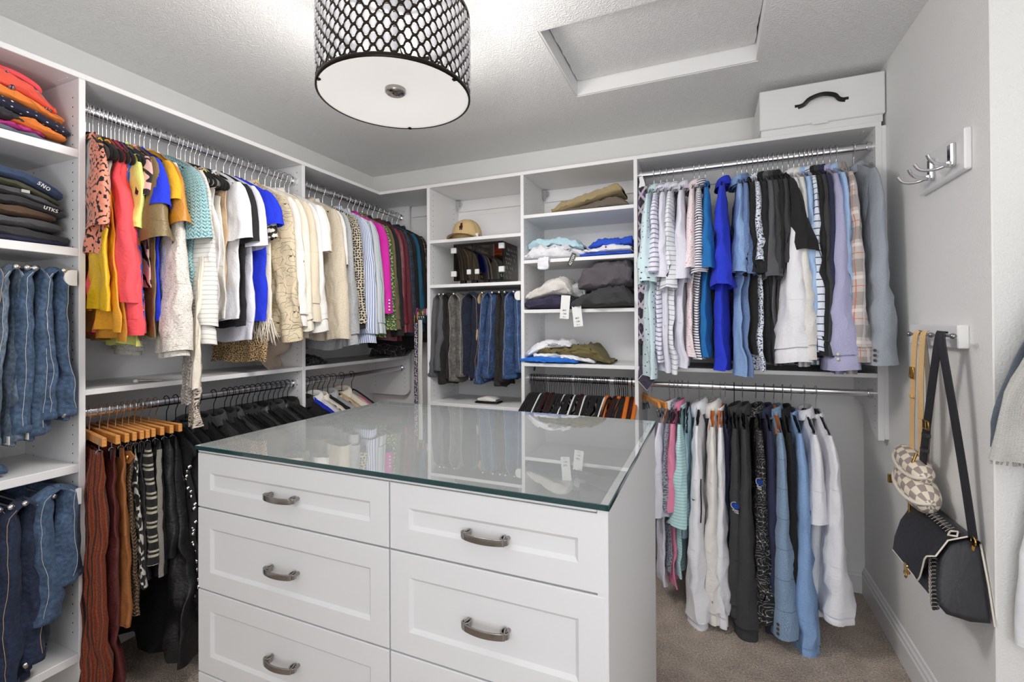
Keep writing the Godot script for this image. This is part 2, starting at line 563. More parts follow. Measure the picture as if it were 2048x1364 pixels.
func build_lamp():
	var R := 0.243
	var H := 0.272
	var L := thing("ceiling_lamp", "round drum ceiling lamp of bronze lattice filled with clear crystals", "lamp", LAMP)
	mat.frost = plain(Color(0.90, 0.895, 0.885), 0.5)
	mat.frost.emission_enabled = true
	mat.frost.emission = Color(1.0, 0.985, 0.965)
	mat.frost.emission_energy_multiplier = 0.42
	mat.bulb = plain(Color(1, 1, 1), 0.4)
	mat.bulb.emission_enabled = true
	mat.bulb.emission = Color(1.0, 0.96, 0.9)
	mat.bulb.emission_energy_multiplier = 2.0
	mat.crystal = plain(Color(0.85, 0.85, 0.87, 0.5), 0.06)
	mat.crystal.transparency = BaseMaterial3D.TRANSPARENCY_ALPHA
	mat.crystal.metallic_specular = 1.0
	for y in [0.0, H - 0.012]:
		var hoop := MB.new()
		hoop.lathe(V2([R - 0.002, y, R + 0.004, y, R + 0.004, y + 0.012, R - 0.002, y + 0.012, R - 0.002, y]), Vector3.ZERO, 64)
		part("hoop", hoop, "bronze", L)
	# frosted disc, slightly dished
	var d := MB.new()
	d.lathe(V2([0.0, 0.030, 0.035, 0.029, 0.08, 0.026, 0.13, 0.019, 0.18, 0.011, R - 0.012, 0.004, R - 0.003, 0.001, R - 0.003, 0.006, 0.18, 0.016, 0.08, 0.031, 0.0, 0.035]), Vector3.ZERO, 64)
	part("diffuser_disc", d, "frost", L)
	var fi := MB.new()
	fi.lathe(V2([0.0, 0.008, 0.012, 0.009, 0.014, 0.012, 0.028, 0.013, 0.034, 0.018, 0.034, 0.034, 0.0, 0.034]), Vector3.ZERO, 28)
	part("finial", fi, "nickel", L)
	for k in 3:
		var a := TAU * k / 3.0 + 2.2
		var cl := mbox(Vector3((R - 0.004) * cos(a), 0.0, (R - 0.004) * sin(a)), Vector3(0.012, 0.006, 0.012))
		part("clip", cl, "bronze", L)
	# lattice of wavy strips
	var NC := 40
	var RH := (H - 0.024) / 12.0
	var lat := MB.new()
	for s in [1, -1]:
		for k in NC:
			var p := PackedVector3Array()
			for j in 49:
				var q := j / 4.0
				var a: float = TAU / NC * (k + s * (q * 0.5 + 0.085 * sin(q * TAU)))
				p.append(Vector3(R * cos(a), 0.012 + q * RH, R * sin(a)))
			var rows := []
			for j in p.size():
				var o := Vector3(p[j].x, 0, p[j].z).normalized()
				var tg := (p[mini(j + 1, 48)] - p[maxi(j - 1, 0)]).normalized()
				var w := o.cross(tg) * 0.0031
				rows.append(PackedVector3Array([p[j] - w, p[j] - w + o * 0.003, p[j] + w + o * 0.003, p[j] + w, p[j] - w]))
			lat.grid(rows, true)
	part("lattice", lat, "bronze", L)
	# crystals: one faceted bead per diamond; those on the near side are parts, the rest are one part
	var bead := MB.new()
	var prof := V2([0, -0.0125, 0.0075, -0.0105, 0.0118, -0.004, 0.0122, 0.003, 0.0085, 0.0095, 0, 0.012])
	bead.lathe(prof, Vector3.ZERO, 8, 1.0, 0.5)
	var bm := bead.mesh()
	var far: Array[Transform3D] = []
	var cnt := 0
	for r in range(1, 12):
		for k in NC:
			var a := TAU / NC * (k + (0.0 if r % 2 == 1 else 0.5))
			var p := Vector3(R * cos(a), 0.012 + r * RH, R * sin(a))
			var o := Vector3(cos(a), 0, sin(a))
			var tf := Transform3D(Basis(Vector3.UP.cross(o), Vector3.UP, o), p + o * 0.001)
			var tocam := (Vector3(0, 1.34, 0) - LAMP)
			if o.dot(Vector3(tocam.x, 0, tocam.z).normalized()) > -0.08 and cnt < 300:
				var m := part("crystal", bm, "crystal", L)
				m.transform = tf
				cnt += 1
			else: far.append(tf)
	var mm := MultiMesh.new()
	mm.transform_format = MultiMesh.TRANSFORM_3D
	mm.mesh = bm
	mm.instance_count = far.size()
	for k in far.size(): mm.set_instance_transform(k, far[k])
	var mi := MultiMeshInstance3D.new()
	mi.multimesh = mm
	mi.material_override = mat.crystal
	mi.name = "far_crystals"
	mi.set_meta("kind", "stuff")
	L.add_child(mi)
	for k in 3:
		var a := TAU * (k / 3.0) + 0.5
		var b := MB.new()
		b.lathe(V2([0, -0.05, 0.012, -0.047, 0.022, -0.036, 0.027, -0.02, 0.024, -0.004, 0.015, 0.012, 0.012, 0.03, 0, 0.03]), Vector3.ZERO, 16)
		part("bulb", b, "bulb", L, Vector3(0.1 * cos(a), 0.145, 0.1 * sin(a)))
	var st := MB.new()
	st.lathe(V2([0.0, 0.03, 0.008, 0.03, 0.008, H + 0.03, 0.07, H + 0.06, 0.075, 2.45 - LAMP.y, 0, 2.45 - LAMP.y]), Vector3.ZERO, 24)
	var sp := MB.new()
	for k in 3:
		var a := TAU * k / 3.0
		sp.tube(PackedVector3Array([Vector3(0, H - 0.006, 0), Vector3(R * cos(a), H - 0.006, R * sin(a))]), 0.004, 6)
	part("stem", st, "bronze", L)
	part("spider", sp, "bronze", L)

func build_added_uplighter():  # added lamp out of view, there only to fill the room with light
	var U := thing("added_uplighter", "slim floor uplighter added behind the camera for fill light", "lamp", Vector3(ADDED_UPL.x, 0, ADDED_UPL.z))
	var ub := MB.new()
	ub.lathe(V2([0, 0.025, 0.13, 0.022, 0.135, 0.01, 0.135, 0, 0, 0]), Vector3.ZERO, 32)
	part("base", ub, "nickel", U)
	ub = MB.new()
	ub.tube(V3([0, 0.02, 0, 0, ADDED_UPL.y - 0.12, 0]), 0.012, 12)
	part("pole", ub, "nickel", U)
	ub = MB.new()
	ub.lathe(V2([0.0, -0.13, 0.05, -0.12, 0.14, -0.06, 0.20, 0.005, 0.205, 0.01, 0.196, 0.005, 0.13, -0.05, 0.0, -0.105]), Vector3(0, ADDED_UPL.y, 0), 32)
	part("bowl", ub, "nickel", U)
	ub = MB.new()
	ub.lathe(V2([0, 0, 0.19, 0, 0.19, -0.004, 0, -0.004]), Vector3(0, ADDED_UPL.y + 0.004, 0), 32)
	part("diffuser", ub, "frost", U)

# ---------------------------------------------------------------- shelving

# a column of shelf-pin holes on a panel face
func pins(m: MB, c: Vector3, axis: Vector3, y0: float, y1: float, step := 0.032):
	var y := y0
	while y < y1:
		var p := Vector3(c.x, y, c.z)
		var bs := Basis(Quaternion(Vector3.UP, axis))
		m.lathe(V2([0, 0.0003, 0.0026, 0.0003, 0.0030, -0.001]), p, 6, 1, 1, bs)
		y += step

func build_closets():
	var t := 0.0195
	# left run: tower, long bay, corner bay
	var A := thing("shelf_tower", "white shelf tower on the left wall with folded clothes and jeans racks", "closet unit", Vector3(XF, 0, -0.55))
	var o := A.position
	part("side_panel", span(Vector3(XL, 0.06, -0.911) - o, Vector3(XF, TOP - t, -0.892) - o), "melamine", A)
	part("side_panel", span(Vector3(XL, 0.06, -0.262) - o, Vector3(XF, TOP - t, -0.243) - o), "melamine", A)
	for y in [1.941, 1.606, 0.876, 0.238]:
		part("shelf", span(Vector3(XL, y - 0.028, -0.892) - o, Vector3(XF, y, -0.262) - o), "melamine", A)
	part("top_shelf", span(Vector3(XL, TOP - t, -0.911) - o, Vector3(XF + 0.001, TOP, -0.243) - o), "melamine", A)
	part("wall_rail", span(Vector3(XL, TOP - t - 0.08, -0.892) - o, Vector3(XL + 0.016, TOP - t, -0.262) - o), "melamine", A)
	var ph := MB.new()
	for x in [XF - 0.037, XL + 0.06]: pins(ph, Vector3(x, 0, -0.892) - Vector3(o.x, 0, o.z), Vector3.BACK, 0.3, 2.15)
	var pp := part("pin_holes", ph, "hole", A)
	pp.set_meta("kind", "stuff")
	clip(A, Vector3(XF - 0.06, TOP - t - 0.001, -0.875) - o, Vector3.RIGHT)
	clip(A, Vector3(XF - 0.06, 1.606 - 0.029, -0.875) - o, Vector3.RIGHT)

	var B := thing("hanging_bay", "long white hanging bay on the left wall with a middle shelf and two rods", "closet unit", Vector3(XF, 0, -1.38))
	o = B.position
	part("side_panel", span(Vector3(XL, 0.06, -1.858) - o, Vector3(XF, TOP - t, -1.838) - o), "melamine", B)
	part("shelf", span(Vector3(XL, 1.124 - t, -1.838) - o, Vector3(XF, 1.124, -0.911) - o), "melamine", B)
	part("top_shelf", span(Vector3(XL, TOP - t, -1.858) - o, Vector3(XF + 0.001, TOP, -0.911) - o), "melamine", B)
	part("wall_rail", span(Vector3(XL, TOP - t - 0.08, -1.838) - o, Vector3(XL + 0.016, TOP - t, -0.911) - o), "melamine", B)
	part("back_panel", span(Vector3(XL, 0.85, -1.838) - o, Vector3(XL + 0.012, TOP - 0.1, -0.911) - o), "melamine", B)
	ph = MB.new()
	for x in [XF - 0.037, XL + 0.06]: pins(ph, Vector3(x, 0, -1.838) - Vector3(o.x, 0, o.z), Vector3.BACK, 0.9, 2.15)
	pp = part("pin_holes", ph, "hole", B)
	pp.set_meta("kind", "stuff")
	clip(B, Vector3(XF - 0.06, TOP - t - 0.001, -0.925) - o, Vector3.RIGHT)
	clip(B, Vector3(XF - 0.06, TOP - t - 0.001, -1.82) - o, Vector3.RIGHT)

	var Cc := thing("corner_bay", "white hanging bay in the far left corner with shelf and two rods", "closet unit", Vector3(XF, 0, -2.34))
	o = Cc.position
	# end panel with a rounded lower front corner
	var poly := V2([XL, 0.84, XF - 0.05, 0.84])
	for k in 7: poly.append(Vector2(XF - 0.05 + 0.05 * sin(k / 6.0 * PI / 2), 0.89 - 0.05 * cos(k / 6.0 * PI / 2)))
	poly.append_array(V2([XF, TOP - t, XL, TOP - t]))
	var ep := MB.new()
	ep.plate(poly, 0.019, Transform3D(Basis(), Vector3(0, 0, -2.79) - o))
	part("end_panel", ep, "melamine", Cc)
	part("shelf", span(Vector3(XL, 1.124 - t, -2.78) - o, Vector3(XF, 1.124, -1.858) - o), "melamine", Cc)
	part("top_shelf", span(Vector3(XL, TOP - t, ZB) - o, Vector3(XF + 0.001, TOP, -1.858) - o), "melamine", Cc)
	part("wall_rail", span(Vector3(XL, TOP - t - 0.08, -2.78) - o, Vector3(XL + 0.016, TOP - t, -1.858) - o), "melamine", Cc)
	part("back_panel", span(Vector3(XL, 0.85, -2.25) - o, Vector3(XL + 0.012, 1.1, -1.858) - o), "melamine", Cc)
	ph = MB.new()
	for x in [XF - 0.037, XL + 0.06]: pins(ph, Vector3(x, 0, -2.7805) - Vector3(o.x, 0, o.z), Vector3.BACK, 0.9, 2.17)
	pp = part("pin_holes", ph, "hole", Cc)
	pp.set_meta("kind", "stuff")
	clip(Cc, Vector3(XF - 0.06, TOP - t - 0.001, -2.765) - o, Vector3.RIGHT)

	# back run
	var D := thing("shelf_tower", "narrow white shelf tower on the back wall holding cap and pants rack", "closet unit", Vector3(-1.29, 0, ZF))
	o = D.position
	part("side_panel", span(Vector3(-1.610, 0.06, ZB) - o, Vector3(-1.589, TOP - t, ZF) - o), "melamine", D)
	part("side_panel", span(Vector3(-0.986, 0.06, ZB) - o, Vector3(-0.966, TOP - t, ZF) - o), "melamine", D)
	for y in [1.860, 1.586, 0.866]: part("shelf", span(Vector3(-1.589, y - t, ZB) - o, Vector3(-0.986, y, ZF) - o), "melamine", D)
	part("top_shelf", span(Vector3(XF + 0.001, TOP - t, ZB) - o, Vector3(-0.966, TOP, ZF) - o), "melamine", D)
	for w in [[1.94, TOP - t], [1.60, 1.63], [0.9, 1.0]]:
		if w[0] > 1.9: part("wall_rail", span(Vector3(-1.589, TOP - t - 0.075, ZB) - o, Vector3(-0.986, TOP - t, ZB + 0.016) - o), "melamine", D)
	part("wall_rail", span(Vector3(XF - 0.0, TOP - t - 0.075, ZB) - o, Vector3(-1.610, TOP - t, ZB + 0.016) - o), "melamine", D)
	part("back_panel", span(Vector3(-1.589, 0.866, ZB) - o, Vector3(-0.986, 2.08, ZB + 0.008) - o), "melamine", D)
	ph = MB.new()
	for z in [ZF - 0.04, ZB + 0.07]: pins(ph, Vector3(-1.589, 0, z) - Vector3(o.x, 0, o.z), Vector3.RIGHT, 0.9, 2.17)
	pp = part("pin_holes", ph, "hole", D)
	pp.set_meta("kind", "stuff")
	bracket(D, Vector3(-1.575, TOP - t - 0.03, ZB + 0.03) - o)
	clip(D, Vector3(-1.57, TOP - t - 0.001, ZF - 0.07) - o, Vector3.BACK)
	clip(D, Vector3(-1.005, TOP - t - 0.001, ZF - 0.07) - o, Vector3.BACK)

	var E := thing("shelf_tower", "white tower of four shelves on the back wall above the empty hangers", "closet unit", Vector3(-0.66, 0, ZF))
	o = E.position
	part("side_panel", span(Vector3(-0.358, 0.06, ZB) - o, Vector3(-0.339, TOP - t, ZF) - o), "melamine", E)
	for y in [1.957, 1.702, 1.423, 1.124]: part("shelf", span(Vector3(-0.966, y - t, ZB) - o, Vector3(-0.358, y, ZF) - o), "melamine", E)
	part("top_shelf", span(Vector3(-0.966, TOP - t, ZB) - o, Vector3(-0.339, TOP, ZF) - o), "melamine", E)
	part("wall_rail", span(Vector3(-0.966, TOP - t - 0.075, ZB) - o, Vector3(-0.358, TOP - t, ZB + 0.016) - o), "melamine", E)
	part("back_panel", span(Vector3(-0.966, 0.8, ZB) - o, Vector3(-0.358, 2.08, ZB + 0.008) - o), "melamine", E)
	ph = MB.new()
	for z in [ZF - 0.04, ZB + 0.07]: pins(ph, Vector3(-0.966, 0, z) - Vector3(o.x, 0, o.z), Vector3.RIGHT, 0.9, 2.17)
	pp = part("pin_holes", ph, "hole", E)
	pp.set_meta("kind", "stuff")
	bracket(E, Vector3(-0.95, TOP - t - 0.03, ZB + 0.03) - o)
	clip(E, Vector3(-0.945, TOP - t - 0.001, ZF - 0.07) - o, Vector3.BACK)
	clip(E, Vector3(-0.377, TOP - t - 0.001, ZF - 0.07) - o, Vector3.BACK)

	var F := thing("hanging_bay", "wide white hanging bay on the back wall with shirts on two rods", "closet unit", Vector3(0.17, 0, ZF))
	o = F.position
	# right end panel: full depth above, its lower end cut off at a slant towards the wall
	poly = V2([0, 0.835, 0, TOP - t, ZB - ZF, TOP - t, ZB - ZF, 0.965, -0.20, 0.955, -0.07, 0.855])
	ep = MB.new()
	ep.plate(poly, 0.022, Transform3D(Basis(Vector3.BACK, Vector3.UP, Vector3.LEFT), Vector3(0.672, 0, ZF) - o))
	part("end_panel", ep, "melamine", F)
	part("filler_strip", span(Vector3(0.683, 0.84, ZF - 0.02) - o, Vector3(XR, TOP - t, ZF - 0.001) - o), "melamine", F)
	part("shelf", span(Vector3(-0.339, 1.122 - t, ZB) - o, Vector3(0.661, 1.122, ZF) - o), "melamine", F)
	part("top_shelf", span(Vector3(-0.339, TOP - t, ZB) - o, Vector3(0.683, TOP, ZF) - o), "melamine", F)
	part("wall_rail", span(Vector3(-0.339, TOP - t - 0.075, ZB) - o, Vector3(0.661, TOP - t, ZB + 0.016) - o), "melamine", F)
	ph = MB.new()
	for z in [ZF - 0.04, ZB + 0.09]: pins(ph, Vector3(0.661, 0, z) - Vector3(o.x, 0, o.z), Vector3.LEFT, 0.99 if z < -2.6 else 0.88, 2.17)
	pp = part("pin_holes", ph, "hole", F)
	pp.set_meta("kind", "stuff")
	bracket(F, Vector3(-0.315, TOP - t - 0.075, ZB + 0.05) - o)
	clip(F, Vector3(-0.315, TOP - t - 0.001, ZF - 0.07) - o, Vector3.BACK)
	clip(F, Vector3(0.63, TOP - t - 0.001, ZF - 0.07) - o, Vector3.BACK)

	rod("upper", Vector3(-2.02, 2.105, -0.911), Vector3(-2.02, 2.105, -1.838), "oval chrome rod crowded with tops on the upper left, nearer span")
	rod("upper", Vector3(-2.02, 2.105, -1.858), Vector3(-2.02, 2.105, -2.78), "oval chrome rod in the upper corner bay holding blazers and dark tops")
	rod("lower", Vector3(-2.02, 1.035, -0.911), Vector3(-2.02, 1.035, -1.838), "oval chrome rod with wooden skirt hangers and black jackets")
	rod("lower", Vector3(-2.02, 1.035, -1.858), Vector3(-2.02, 1.035, -2.78), "half bare chrome rod in the lower corner bay")
	rod("lower", Vector3(-0.966, 1.030, -2.53), Vector3(-0.358, 1.030, -2.53), "short chrome rod packed with empty hangers under the folded clothes")
	rod("upper", Vector3(-0.339, 2.120, -2.52), Vector3(0.661, 2.120, -2.52), "long chrome rod holding short sleeved shirts under the white box")
	rod("lower", Vector3(-0.339, 1.027, -2.53), Vector3(0.661, 1.027, -2.53), "long chrome rod holding the floor length row of jackets")

func clip(p: Node, c: Vector3, along: Vector3):
	var s := Vector3(0.004, 0.003, 0.004) + along.abs() * 0.055
	part("cam_cover", mbox(c, s, 0.001), "white_plastic", p)

func bracket(p: Node, c: Vector3):
	var m := MB.new()
	m.box(c, Vector3(0.03, 0.055, 0.035), 0.003)
	m.box(c + Vector3(0.02, 0.0, 0.0), Vector3(0.014, 0.03, 0.03), 0.003)
	m.box(c + Vector3(-0.003, -0.034, 0.004), Vector3(0.012, 0.016, 0.014), 0.002)
	part("hanger_bracket", m, "chrome", p)

func rod(_w: String, a: Vector3, b: Vector3, label: String):
	var o := thing("closet_rod", label, "rod", (a + b) / 2)
	var d := (b - a).normalized()
	var m := MB.new()
	m.tube(PackedVector3Array([a - o.position, b - o.position]), 0.015, 14, 0.5, Vector3.UP, true)
	part("tube", m, "rod_metal", o)
	for e in [a + d * 0.009, b - d * 0.009]:
		var c := MB.new()
		c.tube(PackedVector3Array([e - o.position - d * 0.009, e - o.position + d * 0.009]), 0.021, 14, 0.62, Vector3.UP, true)
		part("end_cup", c, "chrome", o)

# ---------------------------------------------------------------- the island

func build_island():
	var x0 := -1.352
	var x1 := -0.18
	var z0 := -1.70
	var z1 := -0.886
	var I := thing("island", "white closet island with shaker drawers, scroll handles and dark underlay", "island", Vector3((x0 + x1) / 2, 0, (z0 + z1) / 2))
	var o := I.position
	mat.paint = plain(Color(0.90, 0.90, 0.905), 0.42)
	part("carcass", span(Vector3(x0, 0.09, z0) - o, Vector3(x1 - 0.022, 0.980, z1 - 0.022) - o), "paint", I)
	part("toe_kick", span(Vector3(x0 + 0.03, 0, z0 + 0.02) - o, Vector3(x1 - 0.03, 0.09, z1 - 0.08) - o), "paint", I)
	part("side_panel", span(Vector3(x1 - 0.0215, 0, z0) - o, Vector3(x1, 0.987, z1 - 0.002) - o), "paint", I)
	mat.underlay = plain(Color(0.35, 0.355, 0.36), 0.5)
	part("top_board", span(Vector3(x0, 0.980, z0) - o, Vector3(x1 - 0.022, 0.9875, z1 - 0.018) - o), "underlay", I)
	part("edge_strip", span(Vector3(x0, 0.9805, z1 - 0.018) - o, Vector3(x1 - 0.022, 0.9875, z1 - 0.002) - o), "paint", I)
	for col in [[x0, -0.6868], [-0.6828, x1 - 0.006]]:
		for row in [[0.826, 0.978], [0.594, 0.822], [0.358, 0.590], [0.10, 0.354]]:
			var W: float = col[1] - col[0]
			var H: float = row[1] - row[0]
			var c := Vector3((col[0] + col[1]) / 2, (row[0] + row[1]) / 2, z1 - 0.011)
			var d := shaker(W, H, 0.02)
			var dr := part("drawer", d, "paint", I, c - o)
			var h := handle()
			part("handle", h, "nickel", dr, Vector3(0.0, -0.004 if H < 0.18 else 0.0, 0.003))
	# clear glass with a green edge
	var g := thing("glass_top", "clear glass sheet with green edge lying on the island top", "glass top", Vector3((x0 + x1) / 2, 0.988, (z0 + z1) / 2))
	mat.glass_top = plain(Color(0.78, 0.80, 0.80, 0.25), 0.012)
	mat.glass_top.transparency = BaseMaterial3D.TRANSPARENCY_ALPHA
	mat.glass_top.metallic_specular = 1.0
	mat.glass_edge = plain(Color(0.06, 0.23, 0.24), 0.06)
	mat.glass_edge.metallic_specular = 1.0
	var hx := (x1 - x0) / 2 + 0.004
	var hz := (z1 - z0) / 2 + 0.006
	part("pane", mbox(Vector3(0, 0.0117, 0), Vector3(hx * 2 - 0.003, 0.0006, hz * 2 - 0.003), 0), "glass_top", g)
	var e := MB.new()
	for s in [1, -1]:
		e.box(Vector3(0, 0.006, s * (hz - 0.0016)), Vector3(hx * 2, 0.0116, 0.003), 0.0012)
		e.box(Vector3(s * (hx - 0.0016), 0.006, 0), Vector3(0.003, 0.0116, hz * 2 - 0.007), 0.0012)
	var ed := part("edge", e, "glass_edge", g)
	ed.set_meta("label", "polished dark green edge")

# a drawer front: flat frame, sloped inner edge, recessed panel
func shaker(W: float, H: float, T: float) -> MB:
	var m := MB.new()
	var f := 0.052
	var s := 0.008
	var d := 0.007
	var z := T / 2
	var e := 0.002
	var q := func(x: float, y: float, zz: float) -> PackedVector3Array:
		return PackedVector3Array([Vector3(-x, -y, zz), Vector3(x, -y, zz), Vector3(x, y, zz), Vector3(-x, y, zz)])
	var hx := W / 2
	var hy := H / 2
	var r := [q.call(hx, hy, -z), q.call(hx, hy, z - e), q.call(hx - e, hy - e, z), q.call(hx - f, hy - f, z), q.call(hx - f - s, hy - f - s, z - d)]
	for k in r.size() - 1:
		for c in 4:
			var c2 := (c + 1) % 4
			m.quad(r[k][c], r[k + 1][c], r[k + 1][c2], r[k][c2])
	var p: PackedVector3Array = r[4]
	m.quad(p[0], p[3], p[2], p[1])
	p = r[0]
	m.quad(p[1], p[2], p[3], p[0])
	return m

var handle_mesh: ArrayMesh
# scroll handle: flat bowed bar whose ends curl back on themselves
func handle() -> ArrayMesh:
	if handle_mesh: return handle_mesh
	var p := PackedVector2Array()       # seen from above: x along, y out from the drawer
	for k in 15:
		var a := -1.35 * PI + k / 14.0 * 1.6 * PI
		var r := lerpf(0.0035, 0.0115, k / 14.0)
		p.append(Vector2(-0.046 - r * cos(a) * 1.0, 0.0155 + r * sin(a)))
	var left := PackedVector2Array(p)
	var mid := PackedVector2Array()
	for k in 13:
		var u := k / 12.0 * 2 - 1
		mid.append(Vector2(u * 0.047, 0.027 + 0.009 * (1 - u * u)))
	var path := PackedVector2Array()
	# spiral end, bow, mirrored spiral end
	var sp := PackedVector2Array()
	for k in 15:
		var w := k / 14.0
		var a := lerpf(0.3, 0.3 + 1.75 * PI, w)
		var r := lerpf(0.0035, 0.0125, w)
		sp.append(Vector2(-0.047 - sin(a - 0.05) * r, 0.0165 + cos(a - 0.05) * r * -1.0))
	path.append_array(sp)
	for k in range(0, 13): path.append(mid[k])
	for k in range(14, -1, -1): path.append(Vector2(-sp[k].x, sp[k].y))
	var m := MB.new()
	var rows := []
	for k in path.size():
		var a := path[maxi(k - 1, 0)]
		var b := path[mini(k + 1, path.size() - 1)]
		var d := (b - a).normalized()
		var nn := Vector2(-d.y, d.x)
		var end := minf(k, path.size() - 1 - k) / 14.0
		var hw := lerpf(0.0058, 0.0074, minf(end, 1))
		var th := 0.0022
		var c := path[k]
		var o := c + nn * th
		var i := c - nn * th
		rows.append(PackedVector3Array([Vector3(o.x, hw - 0.001, o.y), Vector3(c.x + nn.x * 0.001, hw, c.y + nn.y * 0.001), Vector3(i.x, hw - 0.0005, i.y), Vector3(i.x, -hw + 0.0005, i.y), Vector3(c.x + nn.x * 0.001, -hw, c.y + nn.y * 0.001), Vector3(o.x, -hw + 0.001, o.y), Vector3(o.x, hw - 0.001, o.y)]))
	m.grid(rows, true, true)
	for s in [1, -1]:
		m.tube(PackedVector3Array([Vector3(s * 0.047, 0, 0.0), Vector3(s * 0.047, 0, 0.017)]), 0.0045, 10)
	handle_mesh = m.mesh()
	return handle_mesh

# ---------------------------------------------------------------- cloth

var weave: ImageTexture
var knit_n: ImageTexture
var rib_n: ImageTexture

func cloth(nm: String, c: Color, rough := 0.9, t: Texture2D = null, tile := 0.3, nt := "w", ns := 0.6) -> StandardMaterial3D:
	var m := plain(c, rough)
	if t:
		m.albedo_texture = t
	m.normal_enabled = true
	m.normal_texture = {"w": weave, "k": knit_n, "r": rib_n}[nt]
	m.normal_scale = ns
	m.uv1_scale = Vector3.ONE / tile
	m.rim_enabled = rough > 0.7
	m.rim = 0.25
	mat[nm] = m
	return m

func stripes(cs: Array, ws: Array, vertical := false, grain := 0.06) -> ImageTexture:
	var tot := 0.0
	for w in ws: tot += w
	return tex(64, 64, func(u, v):
		var q: float = (u if vertical else v) * tot
		var k := 0
		while k < ws.size() - 1 and q > ws[k]:
			q -= ws[k]
			k += 1
		var c: Color = cs[k]
		return c * (1.0 + grain * tn(u, v, 30, 31)))

func plaid(bg: Color, lines: Array, grain := 0.05) -> ImageTexture:
	# lines: [position, half width, colour, strength, 0 across / 1 down / 2 both]
	return tex(128, 128, func(u, v):
		var c := bg
		for l in lines:
			for k in 2:
				if l[4] == 2 or l[4] == k:
					var q: float = v if k == 0 else u
					var d: float = absf(q - l[0])
					d = minf(d, 1.0 - d)
					if d < l[1]: c = c.lerp(l[2], l[3])
		return c * (1.0 + grain * tn(u, v, 50, 33)))

func blotch(bg: Color, fg: Color, f: float, lo: float, sd := 41, ring := 0.0, mid := Color.BLACK) -> ImageTexture:
	return tex(256, 256, func(u, v):
		var q := tn(u, v, f, sd) + 0.25 * tn(u, v, f * 2.3, sd + 1)
		if ring > 0 and q > lo + ring: return mid
		return bg.lerp(fg, smoothstep(lo - 0.03, lo + 0.03, q)))

func lines_tex(bg: Color, fg: Color, f: float, wd: float, sd := 51) -> ImageTexture:
	return tex(256, 256, func(u, v):
		var w := 0.04 * tn(u, v, 7, sd + 2)
		var q := absf(tn(fposmod(u + w, 1.0), v, f, sd))
		return fg.lerp(bg, smoothstep(wd * 0.6, wd, q)))

func specks(bg: Color, fg: Color, cells: int, r: float, sd := 61, keep := 1.0) -> ImageTexture:
	var g := RandomNumberGenerator.new()
	g.seed = sd
	var pts := []
	for y in cells:
		for x in cells:
			pts.append([Vector2(g.randf_range(0.25, 0.75), g.randf_range(0.25, 0.75)), g.randf() < keep])
	return tex(256, 256, func(u, v):
		var cx := int(u * cells)
		var cy := int(v * cells)
		var p = pts[cy * cells + cx]
		var d: float = (Vector2(u * cells - cx, v * cells - cy) - p[0]).length()
		return bg.lerp(fg, 1.0 - smoothstep(r * 0.75, r, d)) if p[1] else bg)

func heather(a: float, f := 90.0, sx := 1.0) -> ImageTexture:
	return tex(256, 256, func(u, v):
		var k := 1.0 - a * 0.5 + a * 0.5 * (tn(u, fposmod(v * sx, 1.0), f, 71) + tn(u, v, f * 0.3, 72) * 0.7)
		return Color(k, k, k))

